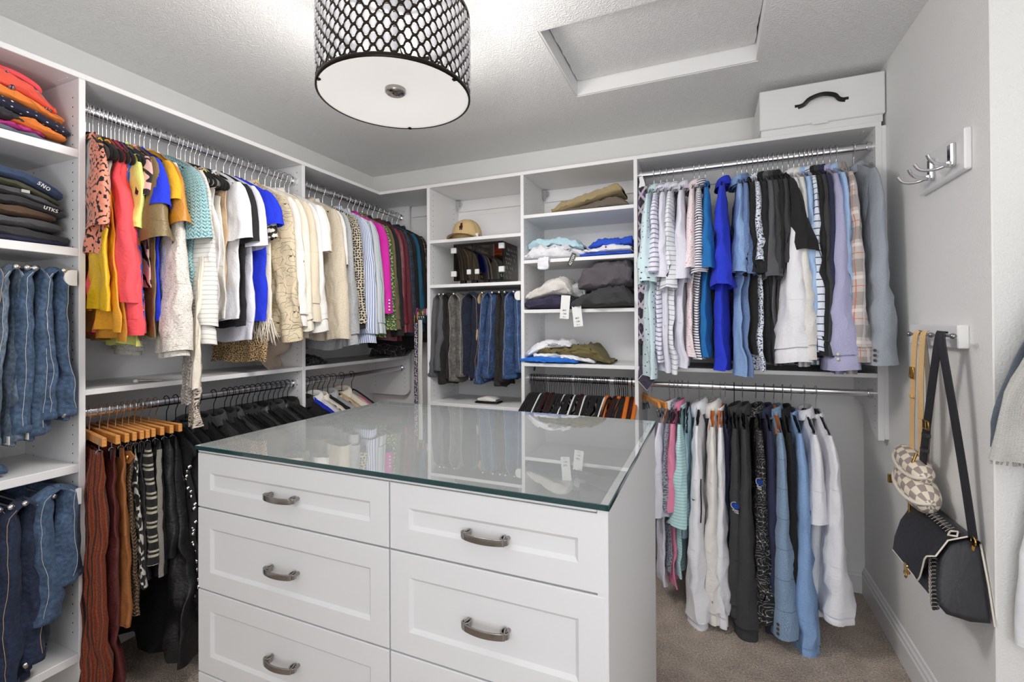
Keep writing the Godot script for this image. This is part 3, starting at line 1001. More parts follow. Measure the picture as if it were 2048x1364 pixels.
func make_fabrics():
	weave = normal_tex(256, 256, 5.0, func(u, v):
		return 0.5 + 0.42 * (tn(u, v * 0.5 + 0.0, 7, 81)) + 0.10 * tn(u, v, 26, 82) + 0.03 * tn(u, v, 90, 83))
	knit_n = normal_tex(128, 128, 6.0, func(u, v):
		var c := absf(fposmod(u * 12, 1.0) - 0.5) * 2
		return 0.5 + 0.4 * sin((v * 16 + c * 0.6) * TAU) * (1 - c * 0.4) - 0.2 * c)
	rib_n = normal_tex(64, 64, 6.0, func(u, v): return 0.5 + 0.45 * sin(u * 8 * TAU))
	var H := hexc
	for q in [["coral", 0xf0545c], ["royal", 0x1b34cf], ["white", 0xe9e9ee], ["black", 0x1d1c1e], ["charcoal", 0x3a3a3c], ["graphite", 0x55565a], ["offwhite", 0xe6e3de], ["cream", 0xe5dccd], ["ecru", 0xdccfb8], ["beige", 0xd9cbb5],
			["magenta", 0xd42aa6], ["burgundy", 0x5a262e], ["teal", 0x1f5876], ["olive", 0x6b6144], ["forest", 0x3d5238], ["navy", 0x2a2c48], ["lavwhite", 0xdcdce8], ["tealblue", 0x1b6cb0], ["polo_blue", 0x2338cc], ["skyblue", 0xa9c6ec],
			["mustard", 0xe5a823], ["pink", 0xe48aa8], ["orange", 0xf0893c], ["inkblue", 0x3a4a68], ["army", 0x4f4f3c], ["umber", 0x5b4636], ["hotpink", 0xc83a8c], ["slate", 0x6a7480], ["hoodgrey", 0x5b565c], ["hoodwhite", 0xd9d5d0], ["plum", 0x37324a], ["khaki", 0xa2906c], ["taupe", 0x6e6459], ["brightblue", 0x1f6fd0], ["cobalt", 0x2a55cc], ["olive_drab", 0x6d643f], ["palegrey", 0xb9bbbb], ["powder", 0xb9d6e2]]:
		cloth(q[0], H.call(q[1]), 0.9)
	for q in [["yellow_satin", 0xe8b71c], ["orange_silk", 0xe6a02c], ["lime", 0xe4e884], ["olive_satin", 0x7d6a45], ["taupe_satin", 0xcbb294], ["tan_satin", 0xc9ad8c], ["mauve_silk", 0x8c7a80], ["amber_satin", 0xb97a1e], ["blacksatin", 0x1c1c1e], ["oxblood_leather", 0x5a2b29], ["tan_leather", 0x986036], ["black_leather", 0x232325], ["velvet_red", 0x6e2230]]:
		cloth(q[0], H.call(q[1]), 0.45)
	cloth("lace", Color.WHITE, 0.9, lines_tex(Color(0.90, 0.88, 0.85), Color(0.66, 0.62, 0.58), 26, 0.13, 52), 0.25, "w", 1.0)
	cloth("lace_open", Color.WHITE, 0.9, lines_tex(Color(0.62, 0.59, 0.56), Color(0.93, 0.91, 0.89), 22, 0.28, 57), 0.2, "k", 1.0)
	cloth("aqua_knit", Color.WHITE, 0.9, tex(256, 256, func(u, v):
		var k := fposmod(v * 10, 1.0)
		var d := fposmod(u * 22, 1.0)
		var hole := (1.0 if k > 0.55 and k < 0.8 and d > 0.4 and d < 0.75 else 0.0)
		return Color(0.62, 0.79, 0.81).lerp(Color(0.36, 0.53, 0.57), hole) * (1 + 0.08 * tn(u, v, 60, 73))), 0.2, "k", 1.0)
	cloth("rib_white", Color.WHITE, 0.9, stripes([Color(0.88, 0.87, 0.85), Color(0.76, 0.75, 0.73)], [3, 1]), 0.018, "w", 0.5)
	cloth("leopard_pink", Color.WHITE, 0.8, blotch(H.call(0xf0977c), H.call(0x191318), 13, 0.34, 42), 0.26)
	cloth("paisley", Color.WHITE, 0.5, tex(256, 256, func(u, v):
		var q := tn(u, v, 7, 43)
		var c := Color(0.10, 0.42, 0.90)
		if q > 0.32: c = Color(0.75, 0.36, 0.18) if absf(q - 0.40) > 0.03 else Color(0.95, 0.85, 0.7)
		elif q > 0.27: c = Color(0.08, 0.06, 0.14)
		elif q < -0.42: c = Color(0.06, 0.08, 0.42)
		return c), 0.3)
	cloth("stripe_silk", Color.WHITE, 0.5, tex(128, 128, func(u, v):
		var q := fposmod(u * 2 + v * 2 + 0.3 * tn(u, v, 3, 44), 1.0)
		return Color(0.88, 0.70, 0.68) if q < 0.6 else Color(0.14, 0.09, 0.10)), 0.16)
	cloth("tie_dye", Color.WHITE, 0.5, tex(128, 128, func(u, v):
		var q := tn(u, v, 5, 45) + 0.6 * tn(u, v, 12, 46)
		var c := Color(0.93, 0.72, 0.60)
		if q > 0.15: c = Color(0.90, 0.86, 0.28)
		elif q < -0.25: c = Color(0.68, 0.72, 0.72)
		return c), 0.25)
	cloth("nude_print", Color.WHITE, 0.6, lines_tex(H.call(0xd9b090), H.call(0x3b2c28), 16, 0.16, 53), 0.16)
	cloth("scribble", Color.WHITE, 0.6, lines_tex(H.call(0xcdbd9f), H.call(0x4a3c38), 6, 0.05, 54), 0.26)
	cloth("snake", Color.WHITE, 0.6, blotch(H.call(0xc9a878), H.call(0x231b18), 30, 0.1, 47), 0.22)
	cloth("snake_pale", Color.WHITE, 0.6, lines_tex(H.call(0xd6c8b8), H.call(0x2d2528), 14, 0.22, 55), 0.2)
	cloth("black_floral", Color.WHITE, 0.7, blotch(H.call(0xe4dcc8), H.call(0x1c1b1e), 9, 0.05, 48), 0.2)
	cloth("dot_knit", Color.WHITE, 0.95, specks(H.call(0xd8cbb4), H.call(0x1e1c1c), 12, 0.40, 62), 0.17, "k", 0.8)
	cloth("stripe_blue", Color.WHITE, 0.85, stripes([H.call(0xe4e8f2), H.call(0x6f82b8)], [3, 2], true), 0.011)
	cloth("stripe_pale", Color.WHITE, 0.8, stripes([H.call(0xd9dde0), H.call(0x8d9aa4), H.call(0xc0c8cc)], [2, 1, 2], true), 0.03)
	cloth("green_floral", Color.WHITE, 0.8, blotch(H.call(0x35523a), H.call(0xa9b06a), 14, 0.2, 49), 0.2)
	cloth("dark_plaid", Color.WHITE, 0.9, plaid(H.call(0x1d1d20), [[0.25, 0.03, H.call(0xb4a48e), 0.75, 2], [0.6, 0.12, H.call(0x37322e), 0.7, 2], [0.85, 0.02, H.call(0xb4a48e), 0.6, 2]]), 0.11)
	cloth("denim_dark_plaid", Color.WHITE, 0.9, plaid(H.call(0x27303c), [[0.3, 0.05, H.call(0x44546a), 0.6, 2], [0.7, 0.03, H.call(0x131820), 0.7, 2]]), 0.08)
	cloth("heather_grey", H.call(0xb9bbbd), 0.95, heather(0.14), 0.3)
	cloth("heather_blue", H.call(0x7d98cc), 0.95, heather(0.3), 0.15)
	cloth("heather_sky", H.call(0x90b2e0), 0.95, heather(0.1), 0.2)
	cloth("blazer_grey", H.call(0xa6adb8), 0.95, heather(0.12), 0.12)
	cloth("blazer_beige", H.call(0xdacdb8), 0.95, heather(0.12), 0.25)
	cloth("linen_lavender", H.call(0xb9b8dc), 0.9, heather(0.12, 90), 0.14)
	# men's side
	cloth("aqua_speck", Color.WHITE, 0.85, specks(H.call(0xcbe0e6), H.call(0x263040), 9, 0.13, 63, 0.7), 0.22)
	cloth("stripe_purple", Color.WHITE, 0.85, stripes([H.call(0xe6e5ee), H.call(0x8a88ae)], [3.6, 1.4]), 0.022)
	cloth("stripe_greywhite", Color.WHITE, 0.85, stripes([H.call(0xe6e7ec), H.call(0x98a0ae)], [5, 1]), 0.022)
	cloth("red_print", Color.WHITE, 0.85, lines_tex(H.call(0xece6ea), H.call(0xe2484a), 9, 0.06, 56), 0.2)
	cloth("stripe_navy", Color.WHITE, 0.85, stripes([H.call(0xe9e8ec), H.call(0x35304a)], [2.4, 1.6]), 0.0125)
	cloth("floral_blue", Color.WHITE, 0.85, blotch(H.call(0xe8ebf2), H.call(0x4f6fa8), 22, 0.26, 58, 0.2, H.call(0x26304c)), 0.22)
	cloth("grid_blue", Color.WHITE, 0.85, plaid(H.call(0xdfe6f4), [[0.5, 0.07, H.call(0x1d2440), 0.9, 2]]), 0.03)
	cloth("plaid_beige", Color.WHITE, 0.9, plaid(H.call(0xc8beb8), [[0.5, 0.2, H.call(0x86807f), 0.55, 2], [0.12, 0.012, H.call(0xc86e58), 0.8, 2], [0.86, 0.05, H.call(0xe6dede), 0.7, 2]]), 0.13)
	cloth("aqua_stripe", Color.WHITE, 0.85, stripes([H.call(0xc4e2e4), H.call(0x9ccdd2)], [2, 1], false, 0.2), 0.014)
	cloth("maze", Color.WHITE, 0.7, lines_tex(H.call(0x1c1c1f), H.call(0xb6b4b0), 9, 0.11, 59), 0.2)
	cloth("tweed_blue", Color.WHITE, 0.95, plaid(H.call(0x8199b4), [[0.5, 0.01, H.call(0x4f6684), 0.7, 2], [0.25, 0.006, H.call(0x9a8c90), 0.5, 1]], 0.4), 0.12)
	cloth("grey_floral", Color.WHITE, 0.9, blotch(H.call(0x9a9ca8), H.call(0x5a5c6c), 20, 0.1, 50), 0.2)
	cloth("argyle", Color.WHITE, 0.9, tex(128, 128, func(u, v):
		var a := fposmod(u * 2 + v * 2, 1.0)
		var b := fposmod(u * 2 - v * 2, 1.0)
		var c := Color(0.20, 0.18, 0.20)
		if a < 0.25 or b < 0.25: c = Color(0.72, 0.69, 0.74)
		elif a > 0.6 and b > 0.6: c = Color(0.38, 0.25, 0.44)
		return c), 0.16)
	cloth("rust_knit", H.call(0xb45433), 0.95, heather(0.35), 0.2, "r", 1.3)
	cloth("brown_suede", H.call(0x7a5338), 0.95, heather(0.2), 0.25)
	cloth("sequin_brown", Color.WHITE, 0.6, specks(H.call(0x4a3a2c), H.call(0x8c7456), 40, 0.4, 64), 0.2, "k", 1.0)
	cloth("zebra", Color.WHITE, 0.8, tex(128, 128, func(u, v):
		var q := sin((v * 5 + 0.6 * tn(u, v, 4, 49)) * TAU)
		return Color(0.85, 0.82, 0.78) if q > 0.2 else Color(0.05, 0.05, 0.05)), 0.2)
	cloth("boucle_stripe", Color.WHITE, 0.95, stripes([H.call(0x151414), H.call(0xcfc6b0), H.call(0x151414), H.call(0xcfc6b0)], [2.6, 0.7, 0.8, 0.9], false, 0.5), 0.05, "k", 1.0)
	var dn := tex(256, 256, func(u, v):
		var k := 0.74 + 0.16 * tn(u, v, 120, 91) + 0.12 * tn(u, v, 5, 92) + 0.12 * tn(u, v, 20, 93) + 0.06 * sin((u + v) * 90 * TAU)
		return Color(k, k, k))
	for q in [["denim_mid", 0x5d789c], ["denim_light", 0x8497ad], ["denim_dark", 0x333f5e], ["denim_ink", 0x232a42], ["denim_blue", 0x47679c], ["denim_grey", 0x7f7c77], ["denim_black", 0x34302f], ["denim_wash", 0x5c7798]]:
		cloth(q[0], H.call(q[1]), 0.95, dn, 0.35)
	cloth("argyle_strap", Color.WHITE, 0.7, blotch(H.call(0x1e3050), H.call(0xd8d8dc), 10, 0.12, 65, 0.35, H.call(0xe08868)), 0.12)
	mat.thread = plain(Color(0.86, 0.72, 0.55), 0.7)
	mat.thread_white = plain(Color(0.85, 0.84, 0.82), 0.7)
	mat.button = plain(Color(0.86, 0.84, 0.76), 0.3)
	mat.button_brown = plain(Color(0.30, 0.22, 0.15), 0.3)
	mat.pearl = plain(Color(0.9, 0.88, 0.84), 0.2)
	mat.rubber = plain(Color(0.05, 0.05, 0.05), 0.6)

# rings down a body: returns rows for MB.grid. All in the hanger's own frame: x across the shoulders (+x into the room), y up, z along the rod.
func body_rows(p: Dictionary) -> Array:
	var g := RandomNumberGenerator.new()
	g.seed = p.seed
	var w: float = p.get("w", 0.205)
	var hb: float = p.get("hb", w * 1.02)
	var ty: float = p.get("ty", -0.092)
	var sd: float = p.get("sd", 0.072)
	var nw: float = p.get("nw", 0.06)
	var th: float = p.get("th", 0.016)
	var fold: float = p.get("fold", 0.014)
	var ox: float = p.get("ox", 0.0)
	var dip: float = p.get("dip", 0.0)
	var ln: float = p.len
	var armh: float = p.get("arm", 0.0)
	# neighbours on a rod hang in step: their folds nest into one another
	var nest: float = p.get("nest", -1.0)
	var kf := g.randf_range(22, 34)
	var ph := g.randf() * TAU
	var ph2 := g.randf() * TAU
	if nest >= 0.0:
		kf = 27.0
		ph = nest
		ph2 = nest * 1.3 + 1.0
	var NR: int = p.get("nr", 22)
	var NC := 44
	var rows := []
	var so := g.randf() * 50.0
	var sn := so if nest < 0.0 else nest * 0.35
	for r in NR + 1:
		var v := pow(float(r) / NR, 1.15)
		var row := PackedVector3Array()
		for c in NC + 1:
			var a := TAU * c / NC
			var cx := cos(a)
			var sx := sin(a)
			var ux := signf(cx) * pow(absf(cx), 0.62)
			var xt := ux * w
			var top := ty
			if absf(xt) < nw: top -= (0.035 if sx > 0 else 0.012) * (1 - pow(absf(xt) / nw, 2))
			else: top -= sd * pow((absf(xt) - nw) / maxf(w - nw, 0.001), 1.15)
			var hem := -ln - dip * smoothstep(0.02, 0.12, xt) + 0.006 * sin(ux * 5 + ph)
			var y := lerpf(top, hem, v)
			var hw := lerpf(w, hb, smoothstep(0.0, 1.0, v))
			if armh > 0: hw -= armh * exp(-pow((v - 0.16) / 0.1, 2))
			var t := th * (0.35 + 0.65 * smoothstep(0.0, 0.12, v)) * (1.0 + 0.5 * v)
			var amp := fold * pow(v, 0.7)
			var nz := wob.get_noise_2d(sn + ux * 2.2, y * 4.0)
			var sway := amp * (sin(ux * hw * kf + ph + nz * 2.0) + 0.5 * sin(ux * hw * kf * 1.9 + ph2))
			var face := amp * (0.55 if nest < 0.0 else 0.30) * sin(ux * hw * kf * 1.5 + ph2 + (1.5 if sx > 0 else 0.0) + nz * 3.0)
			var z := sway * (0.6 + 0.4 * absf(ux)) + signf(sx) * pow(absf(sx), 0.8) * t + face * absf(sx) + 0.006 * wob.get_noise_2d(so - ux * 4, y * 9.0)
			var x := ox + ux * hw + 0.010 * v * wob.get_noise_2d(so + 9 + signf(cx) * 3, y * 5.0)
			row.append(Vector3(x, y, z))
		rows.append(row)
	return rows

# rings along a sleeve; side +1 = room side, -1 = wall side
func sleeve_rows(p: Dictionary, side: float) -> Array:
	var g := RandomNumberGenerator.new()
	g.seed = p.seed * 3 + int(side) + 5
	var w: float = p.get("w", 0.205)
	var sl: float = p.sl
	var sw: float = p.get("sw", 0.085)      # half width at the top
	var sh: float = p.get("sh", sw * (0.95 if sl < 0.4 else 0.62))
	var st: float = p.get("st", 0.026)      # half thickness at the hem
	var out: float = p.get("out", 0.14)
	var bend: float = p.get("bend", 0.0)
	var tz: float = p.get("tz", 0.0)
	var ty: float = p.get("ty", -0.092) - p.get("sd", 0.072)
	var NR := 9 if sl < 0.4 else 18
	var NC := 22
	var so := g.randf() * 60
	var ph := g.randf() * TAU
	var rows := []
	for r in NR + 1:
		var q := float(r) / NR
		var d := sl * q
		var grow := sqrt(clampf(d / 0.11, 0.0, 1.0))
		var a := lerpf(lerpf(0.014, sw, grow), sh, smoothstep(0.15, 1.0, q))
		var b := lerpf(0.009 + 0.005 * grow, st, q)
		var ang := out * (1.0 - 0.3 * q) - bend * q
		var dx := w - 0.004 - a * 0.45 + d * sin(out) * (1.0 - 0.25 * q) - bend * d * q * 0.5
		var dy := ty + 0.006 - d
		var row := PackedVector3Array()
		for c in NC + 1:
			var t := TAU * c / NC
			var ca := signf(cos(t)) * pow(absf(cos(t)), 0.8)
			var sa := sin(t)
			var nz := wob.get_noise_2d(so + ca * 1.4 + sa, dy * 7.0)
			var wr: float = (0.010 if sl < 0.4 else 0.015) * nz * sqrt(q) + p.get("sf", 0.006 if sl < 0.4 else 0.010) * q * sin(ca * 4.5 + ph + dy * 9 + nz * 2)
			var x := dx + ca * a * cos(ang) 
			var y := dy + ca * a * sin(ang) * grow
			if r == NR: y += 0.004 * sin(t * 2 + ph)
			row.append(Vector3(side * x, y, tz * q + sa * b + wr + (0.006 * wob.get_noise_1d(so + dy * 6) * q)))
		rows.append(row)
	return rows

func ring_rows(rx: float, rz: float, prof: Array, c: Vector3, tilt := 0.0) -> Array:
	var rows := []
	for q in prof:
		var row := PackedVector3Array()
		for k in 25:
			var a := TAU * k / 24
			row.append(c + Vector3((rx + q[0]) * cos(a), q[1] - tilt * sin(a), (rz + q[0] * 0.7) * sin(a)))
		rows.append(row)
	return rows

# a garment on its hanger; p: k kind, m material, len, sl ...
func garment(p: Dictionary, nm: String, label: String, category: String, at: Vector3, ry: float) -> Node3D:
	var o := thing(nm, label, category, at)
	o.rotation.y = ry
	var mt: String = p.m
	var k: String = p.k
	var rows := body_rows(p)
	var B := MB.new()
	B.grid(rows, true)
	part("body", B, mt, o)
	reg[label] = {"o": o, "body": rows}
	if k == "cami":
		for s in [1, -1]:
			var sx: float = s * p.get("w", 0.15) * 0.72
			var st := MB.new()
			for f in [1, -1]:
				st.tube(curve(PackedVector3Array([Vector3(s * 0.115, -0.124, 0), Vector3(s * 0.118, -0.140, f * 0.010), Vector3(sx, p.ty - p.sd * 0.35, f * 0.010), Vector3(sx, p.ty - p.sd * 0.45 - 0.03, f * 0.008)]), 4), 0.0025, 5, 2.2, Vector3.BACK)
			part("strap", st, mt, o)
	if p.get("sl", 0.0) > 0:
		for s in [1.0, -1.0]:
			var sr := sleeve_rows(p, s)
			var S := MB.new()
			S.grid(sr, true, s < 0)
			var sp := part("sleeve", S, p.get("ms", mt), o)
			var last: PackedVector3Array = sr[sr.size() - 1]
			if s > 0:
				reg[label].sleeve = sr
				reg[label].sp = sp
			var cen := Vector3.ZERO
			for c in 22: cen += last[c] / 22.0
			if p.has("cuff"):
				var cf := MB.new()
				var cr := []
				var ch: float = p.cuff
				for q in [[0.0, 0.90], [0.25, 0.98], [0.6, 0.97], [1.0, 0.99], [1.0, 0.93]]:
					var row := PackedVector3Array()
					for v in last: row.append(cen + (v - cen) * q[1] * (p.get("cuffs", 1.0)) + Vector3(s * ch * q[0] * 0.1, -ch * q[0], 0))
					cr.append(row)
				cf.grid(cr, true, s < 0)
				part("cuff", cf, p.get("mc", mt), sp)
			if p.has("cbtn") and s > 0:
				# buttons on the rod-facing side of the sleeve near the hem
				for b in int(p.cbtn):
					var bt := MB.new()
					bt.lathe(V2([0, 0.002, 0.004, 0.003, 0.0058, 0.0018, 0.0055, -0.001]), Vector3.ZERO, 12, 1, 1, Basis(Quaternion(Vector3.UP, Vector3(0.75, 0, 0.66 * p.get("bside", 1.0)))))
					var hemx := sr[sr.size() - 2] as PackedVector3Array
					var bi := 2 if p.get("bside", 1.0) > 0 else 20
					var pv := last[bi] + Vector3(0.002, 0.022 + b * 0.019 - p.get("cuff", 0.0) * 0.6, 0.002 * p.get("bside", 1.0))
					part("button", bt, p.get("mbtn", "button"), sp, pv)
	if k in ["polo", "shirt"]:
		var C := MB.new()
		C.grid(ring_rows(0.058, 0.026, [[0.0, -0.036], [-0.003, -0.010], [-0.001, 0.012], [0.006, 0.014], [0.012, 0.004], [0.020, -0.026], [0.022, -0.030]], Vector3(0, -0.090, 0.0), 0.012), true, true)
		part("collar", C, p.get("mcol", mt), o)
	elif k in ["tee", "sweat"]:
		var C := MB.new()
		C.grid(ring_rows(0.064, 0.018, [[0.006, -0.016], [0.004, -0.002], [0.0, 0.004], [-0.004, 0.0], [-0.004, -0.012]], Vector3(0, -0.096, 0.0), 0.010), true, true)
		part("neckband", C, p.get("mcol", mt), o)
	elif k == "hood":
		var C := MB.new()
		C.grid(ring_rows(0.062, 0.030, [[0.012, -0.05], [0.02, -0.02], [0.016, 0.008], [0.002, 0.022], [-0.014, 0.018], [-0.02, 0.0], [-0.022, -0.03]], Vector3(-0.01, -0.090, 0.0), 0.016), true, true)
		part("hood", C, mt, o)
	elif k in ["blazer", "jacket"]:
		var C := MB.new()
		C.grid(ring_rows(0.055, 0.026, [[0.0, -0.03], [-0.002, 0.0], [0.004, 0.012], [0.014, 0.0], [0.026, -0.03], [0.028, -0.034]], Vector3(0, -0.090, 0.0), 0.014), true, true)
		part("collar", C, p.get("mcol", mt), o)
		if k == "blazer":
			for s in [1, -1]:
				# lapel: a folded strip lying on the face that looks down the rod
				var f: float = p.get("face", 1.0)
				var L := MB.new()
				var th: float = p.get("th", 0.016)
				var lp := V2([0.050, -0.095, 0.088, -0.165, 0.110, -0.19, 0.082, -0.215, 0.055, -0.30, 0.012, -0.43, 0.004, -0.43, 0.03, -0.25])
				for j in lp.size(): lp[j].x *= s
				L.plate(lp, 0.004, Transform3D(Basis(), Vector3(0, 0, f * (th + 0.010))))
				part("lapel", L, mt, o)
	if p.has("rib"):
		var hr: PackedVector3Array = rows[rows.size() - 1]
		var rr := []
		for q in [[0.012, 1.0], [-0.005, 1.03], [-0.05, 0.97], [-0.055, 0.9]]:
			var row := PackedVector3Array()
			for v in hr: row.append(Vector3(v.x * q[1], v.y + q[0], v.z * q[1]))
			rr.append(row)
		var R := MB.new()
		R.grid(rr, true)
		part("hem_band", R, p.get("mc", mt), o)
	if p.has("fringe"):
		var F := MB.new()
		var g := RandomNumberGenerator.new()
		g.seed = 99
		var hr: PackedVector3Array = rows[rows.size() - 1]
		for j in 150:
			var b: Vector3 = hr[g.randi() % 44]
			var l := g.randf_range(0.06, 0.12)
			var d := Vector3(g.randf_range(-0.03, 0.03) + signf(b.x) * 0.01, -l, g.randf_range(-0.03, 0.03))
			F.tube(PackedVector3Array([b + Vector3(0, 0.006, 0), b + d * 0.5 + Vector3(0, 0, 0.004), b + d]), [0.0026, 0.0018, 0.0006], 4)
		var fp := part("feather_trim", F, mt, o)
		fp.set_meta("kind", "stuff")
	return o

# ---------------------------------------------------------------- hangers (origin at the rod's centre)

var hanger_proto := {}
var reg := {}

func hook_path(drop := -0.09) -> PackedVector3Array:
	var p := arc(Vector3(0, 0.004, 0), Vector3.RIGHT, Vector3.UP, 0.021, PI * 1.12, -0.35, 12)
	p.append_array(V3([0.012, -0.022, 0, 0.002, -0.036, 0, 0, -0.05, 0, 0, drop, 0]))
	return p

func hanger_mesh(kind: String) -> Array:
	if hanger_proto.has(kind): return hanger_proto[kind]
	var hk := MB.new()
	hk.tube(hook_path(-0.095 if kind != "c" else -0.068), 0.0018, 6)
	var b := MB.new()
	var extra: MB = null
	if kind in ["v", "p", "h"]:
		var half := V3([0, -0.086, 0, 0.03, -0.090, 0, 0.09, -0.119, 0, 0.14, -0.146, 0, 0.168, -0.163, 0, 0.184, -0.176, 0, 0.187, -0.192, 0, 0.176, -0.200, 0])
		var path := PackedVector3Array()
		for j in range(half.size() - 1, 0, -1): path.append(Vector3(-half[j].x, half[j].y, 0))
		path.append_array(half)
		b.tube(curve(path, 3), 0.0062 if kind == "v" else 0.005, 8, 0.75, Vector3.BACK)
		b.tube(V3([-0.177, -0.200, 0, 0.177, -0.200, 0]), 0.0045, 6, 0.8, Vector3.BACK)
		b.tube(V3([0, -0.082, 0, 0, -0.096, 0]), 0.008, 8)
	elif kind in ["w", "d"]:
		var path := curve(V3([-0.176, -0.178, 0.004, -0.14, -0.152, 0.001, -0.08, -0.118, 0, -0.03, -0.094, 0, 0, -0.080, 0, 0.03, -0.094, 0, 0.08, -0.118, 0, 0.14, -0.152, 0.001, 0.176, -0.178, 0.004]), 3)
		b.tube(path, 0.0115, 10, 0.55, Vector3.BACK)
	elif kind == "c":
		# flat bar with squared ends and two steel clips
		b.box(Vector3(0, -0.078, 0), Vector3(0.36, 0.030, 0.013), 0.002)
		extra = MB.new()
		for s in [1]:
			extra.tube(V3([0, -0.09, 0, 0, -0.125, 0]), 0.002, 6)
			extra.box(Vector3(0, -0.132, 0.006), Vector3(0.026, 0.034, 0.004), 0.001)
			extra.box(Vector3(0, -0.132, -0.006), Vector3(0.026, 0.034, 0.004), 0.001)
			extra.tube(arc(Vector3(0, -0.120, 0), Vector3.BACK, Vector3.UP, 0.008, -0.6, PI + 0.6, 8), 0.0025, 6)
	hanger_proto[kind] = [hk.mesh(), b.mesh(), extra.mesh() if extra else null]
	return hanger_proto[kind]

func hanger(kind: String, at: Vector3, ry: float, label: String, group := "", hook := "chrome") -> Node3D:
	var m := hanger_mesh(kind)
	var o := thing("hanger", label, "hanger", at, group)
	o.rotation.y = ry
	part("hook", m[0], hook, o)
	part("shoulder_bar" if kind != "c" else "bar", m[1], {"v": "velvet", "p": "white_plastic", "h": "black_plastic", "w": "wood_orange", "d": "wood_dark", "c": "wood"}[kind], o)
	if m[2]:
		for s in [1, -1]: part("clip", m[2], "steel", o, Vector3(s * 0.12, 0, 0))
	return o

# ---------------------------------------------------------------- clothes on the rods
# rows: kind, hook place along the rod, place of the front edge along the rod, material, length below the rod, sleeve length, hanger, options, name, category, label

func rail(rows: Array, origin: Vector3, along: Vector3, base_ry: float, where: String):
	var sd := 100
	for n in rows.size():
		var r: Array = rows[n]
		sd += 7
		var gap := 0.04
		if n > 0: gap = minf(gap, absf(r[1] - rows[n - 1][1]))
		if n < rows.size() - 1: gap = minf(gap, absf(rows[n + 1][1] - r[1]))
		var at: Vector3 = origin + along * (r[1] - origin.dot(along))
		var shift: float = (r[2] - r[1]) / 0.22
		var ry := base_ry - asin(clampf(shift, -0.6, 0.6))
		if along.x > 0.5: ry = base_ry + asin(clampf(shift, -0.6, 0.6))
		var p: Dictionary = r[7].duplicate()
		p.k = r[0]
		p.m = r[3]
		p.len = r[4]
		p.sl = r[5]
		p.seed = sd + names.size() * 13
		p.nest = 3.0 + absf(r[1]) * 9.0
		if not p.has("th"): p.th = clampf(gap * 0.5, 0.006, 0.017)
		match r[0]:
			"cami":
				if not p.has("w"): p.w = 0.15
				if not p.has("ty"): p.ty = -0.21
				p.sd = 0.02
				p.nw = 0.09
			"tank":
				p.arm = p.get("arm", 0.035)
				p.w = p.get("w", 0.185)
			"skirt":
				p.w = p.get("w", 0.165)
				p.ty = p.get("ty", -0.115)
				p.sd = 0.0
				p.nw = 0.0
			"scarf":
				p.w = p.get("w", 0.03)
				p.ty = p.get("ty", -0.16)
				p.sd = 0.0
				p.nw = 0.0
				p.th = 0.008
			"blazer", "jacket", "hood", "sweat":
				p.th = clampf(p.th * 1.1, 0.008, 0.026)
				p.st = p.get("st", 0.032)
				if r[0] in ["blazer", "jacket"]: p.sf = 0.005
		if r[0] in ["shirt", "blazer", "jacket", "sweat", "hood"] and p.sl > 0.4:
			p.sw = p.get("sw", 0.08)
			if r[0] in ["shirt"]: p.cuff = p.get("cuff", 0.06)
			elif r[0] in ["sweat", "hood", "jacket"]:
				p.cuff = p.get("cuff", 0.055)
				p.cuffs = p.get("cuffs", 0.85)
		var hk: String = r[6]
		var lab: String = r[10]
		garment(p, r[8], lab + where, r[9], at, ry)
		if hk == "": continue
		var hn: String = {"v": "black velvet", "p": "white plastic", "h": "black plastic", "w": "orange wooden", "d": "dark red wooden", "c": "wooden clip"}[hk[0]]
		hanger(hk[0], at, ry, hn + " hanger carrying the " + lab, "", "wire_dark" if hk.ends_with("k") else "chrome")

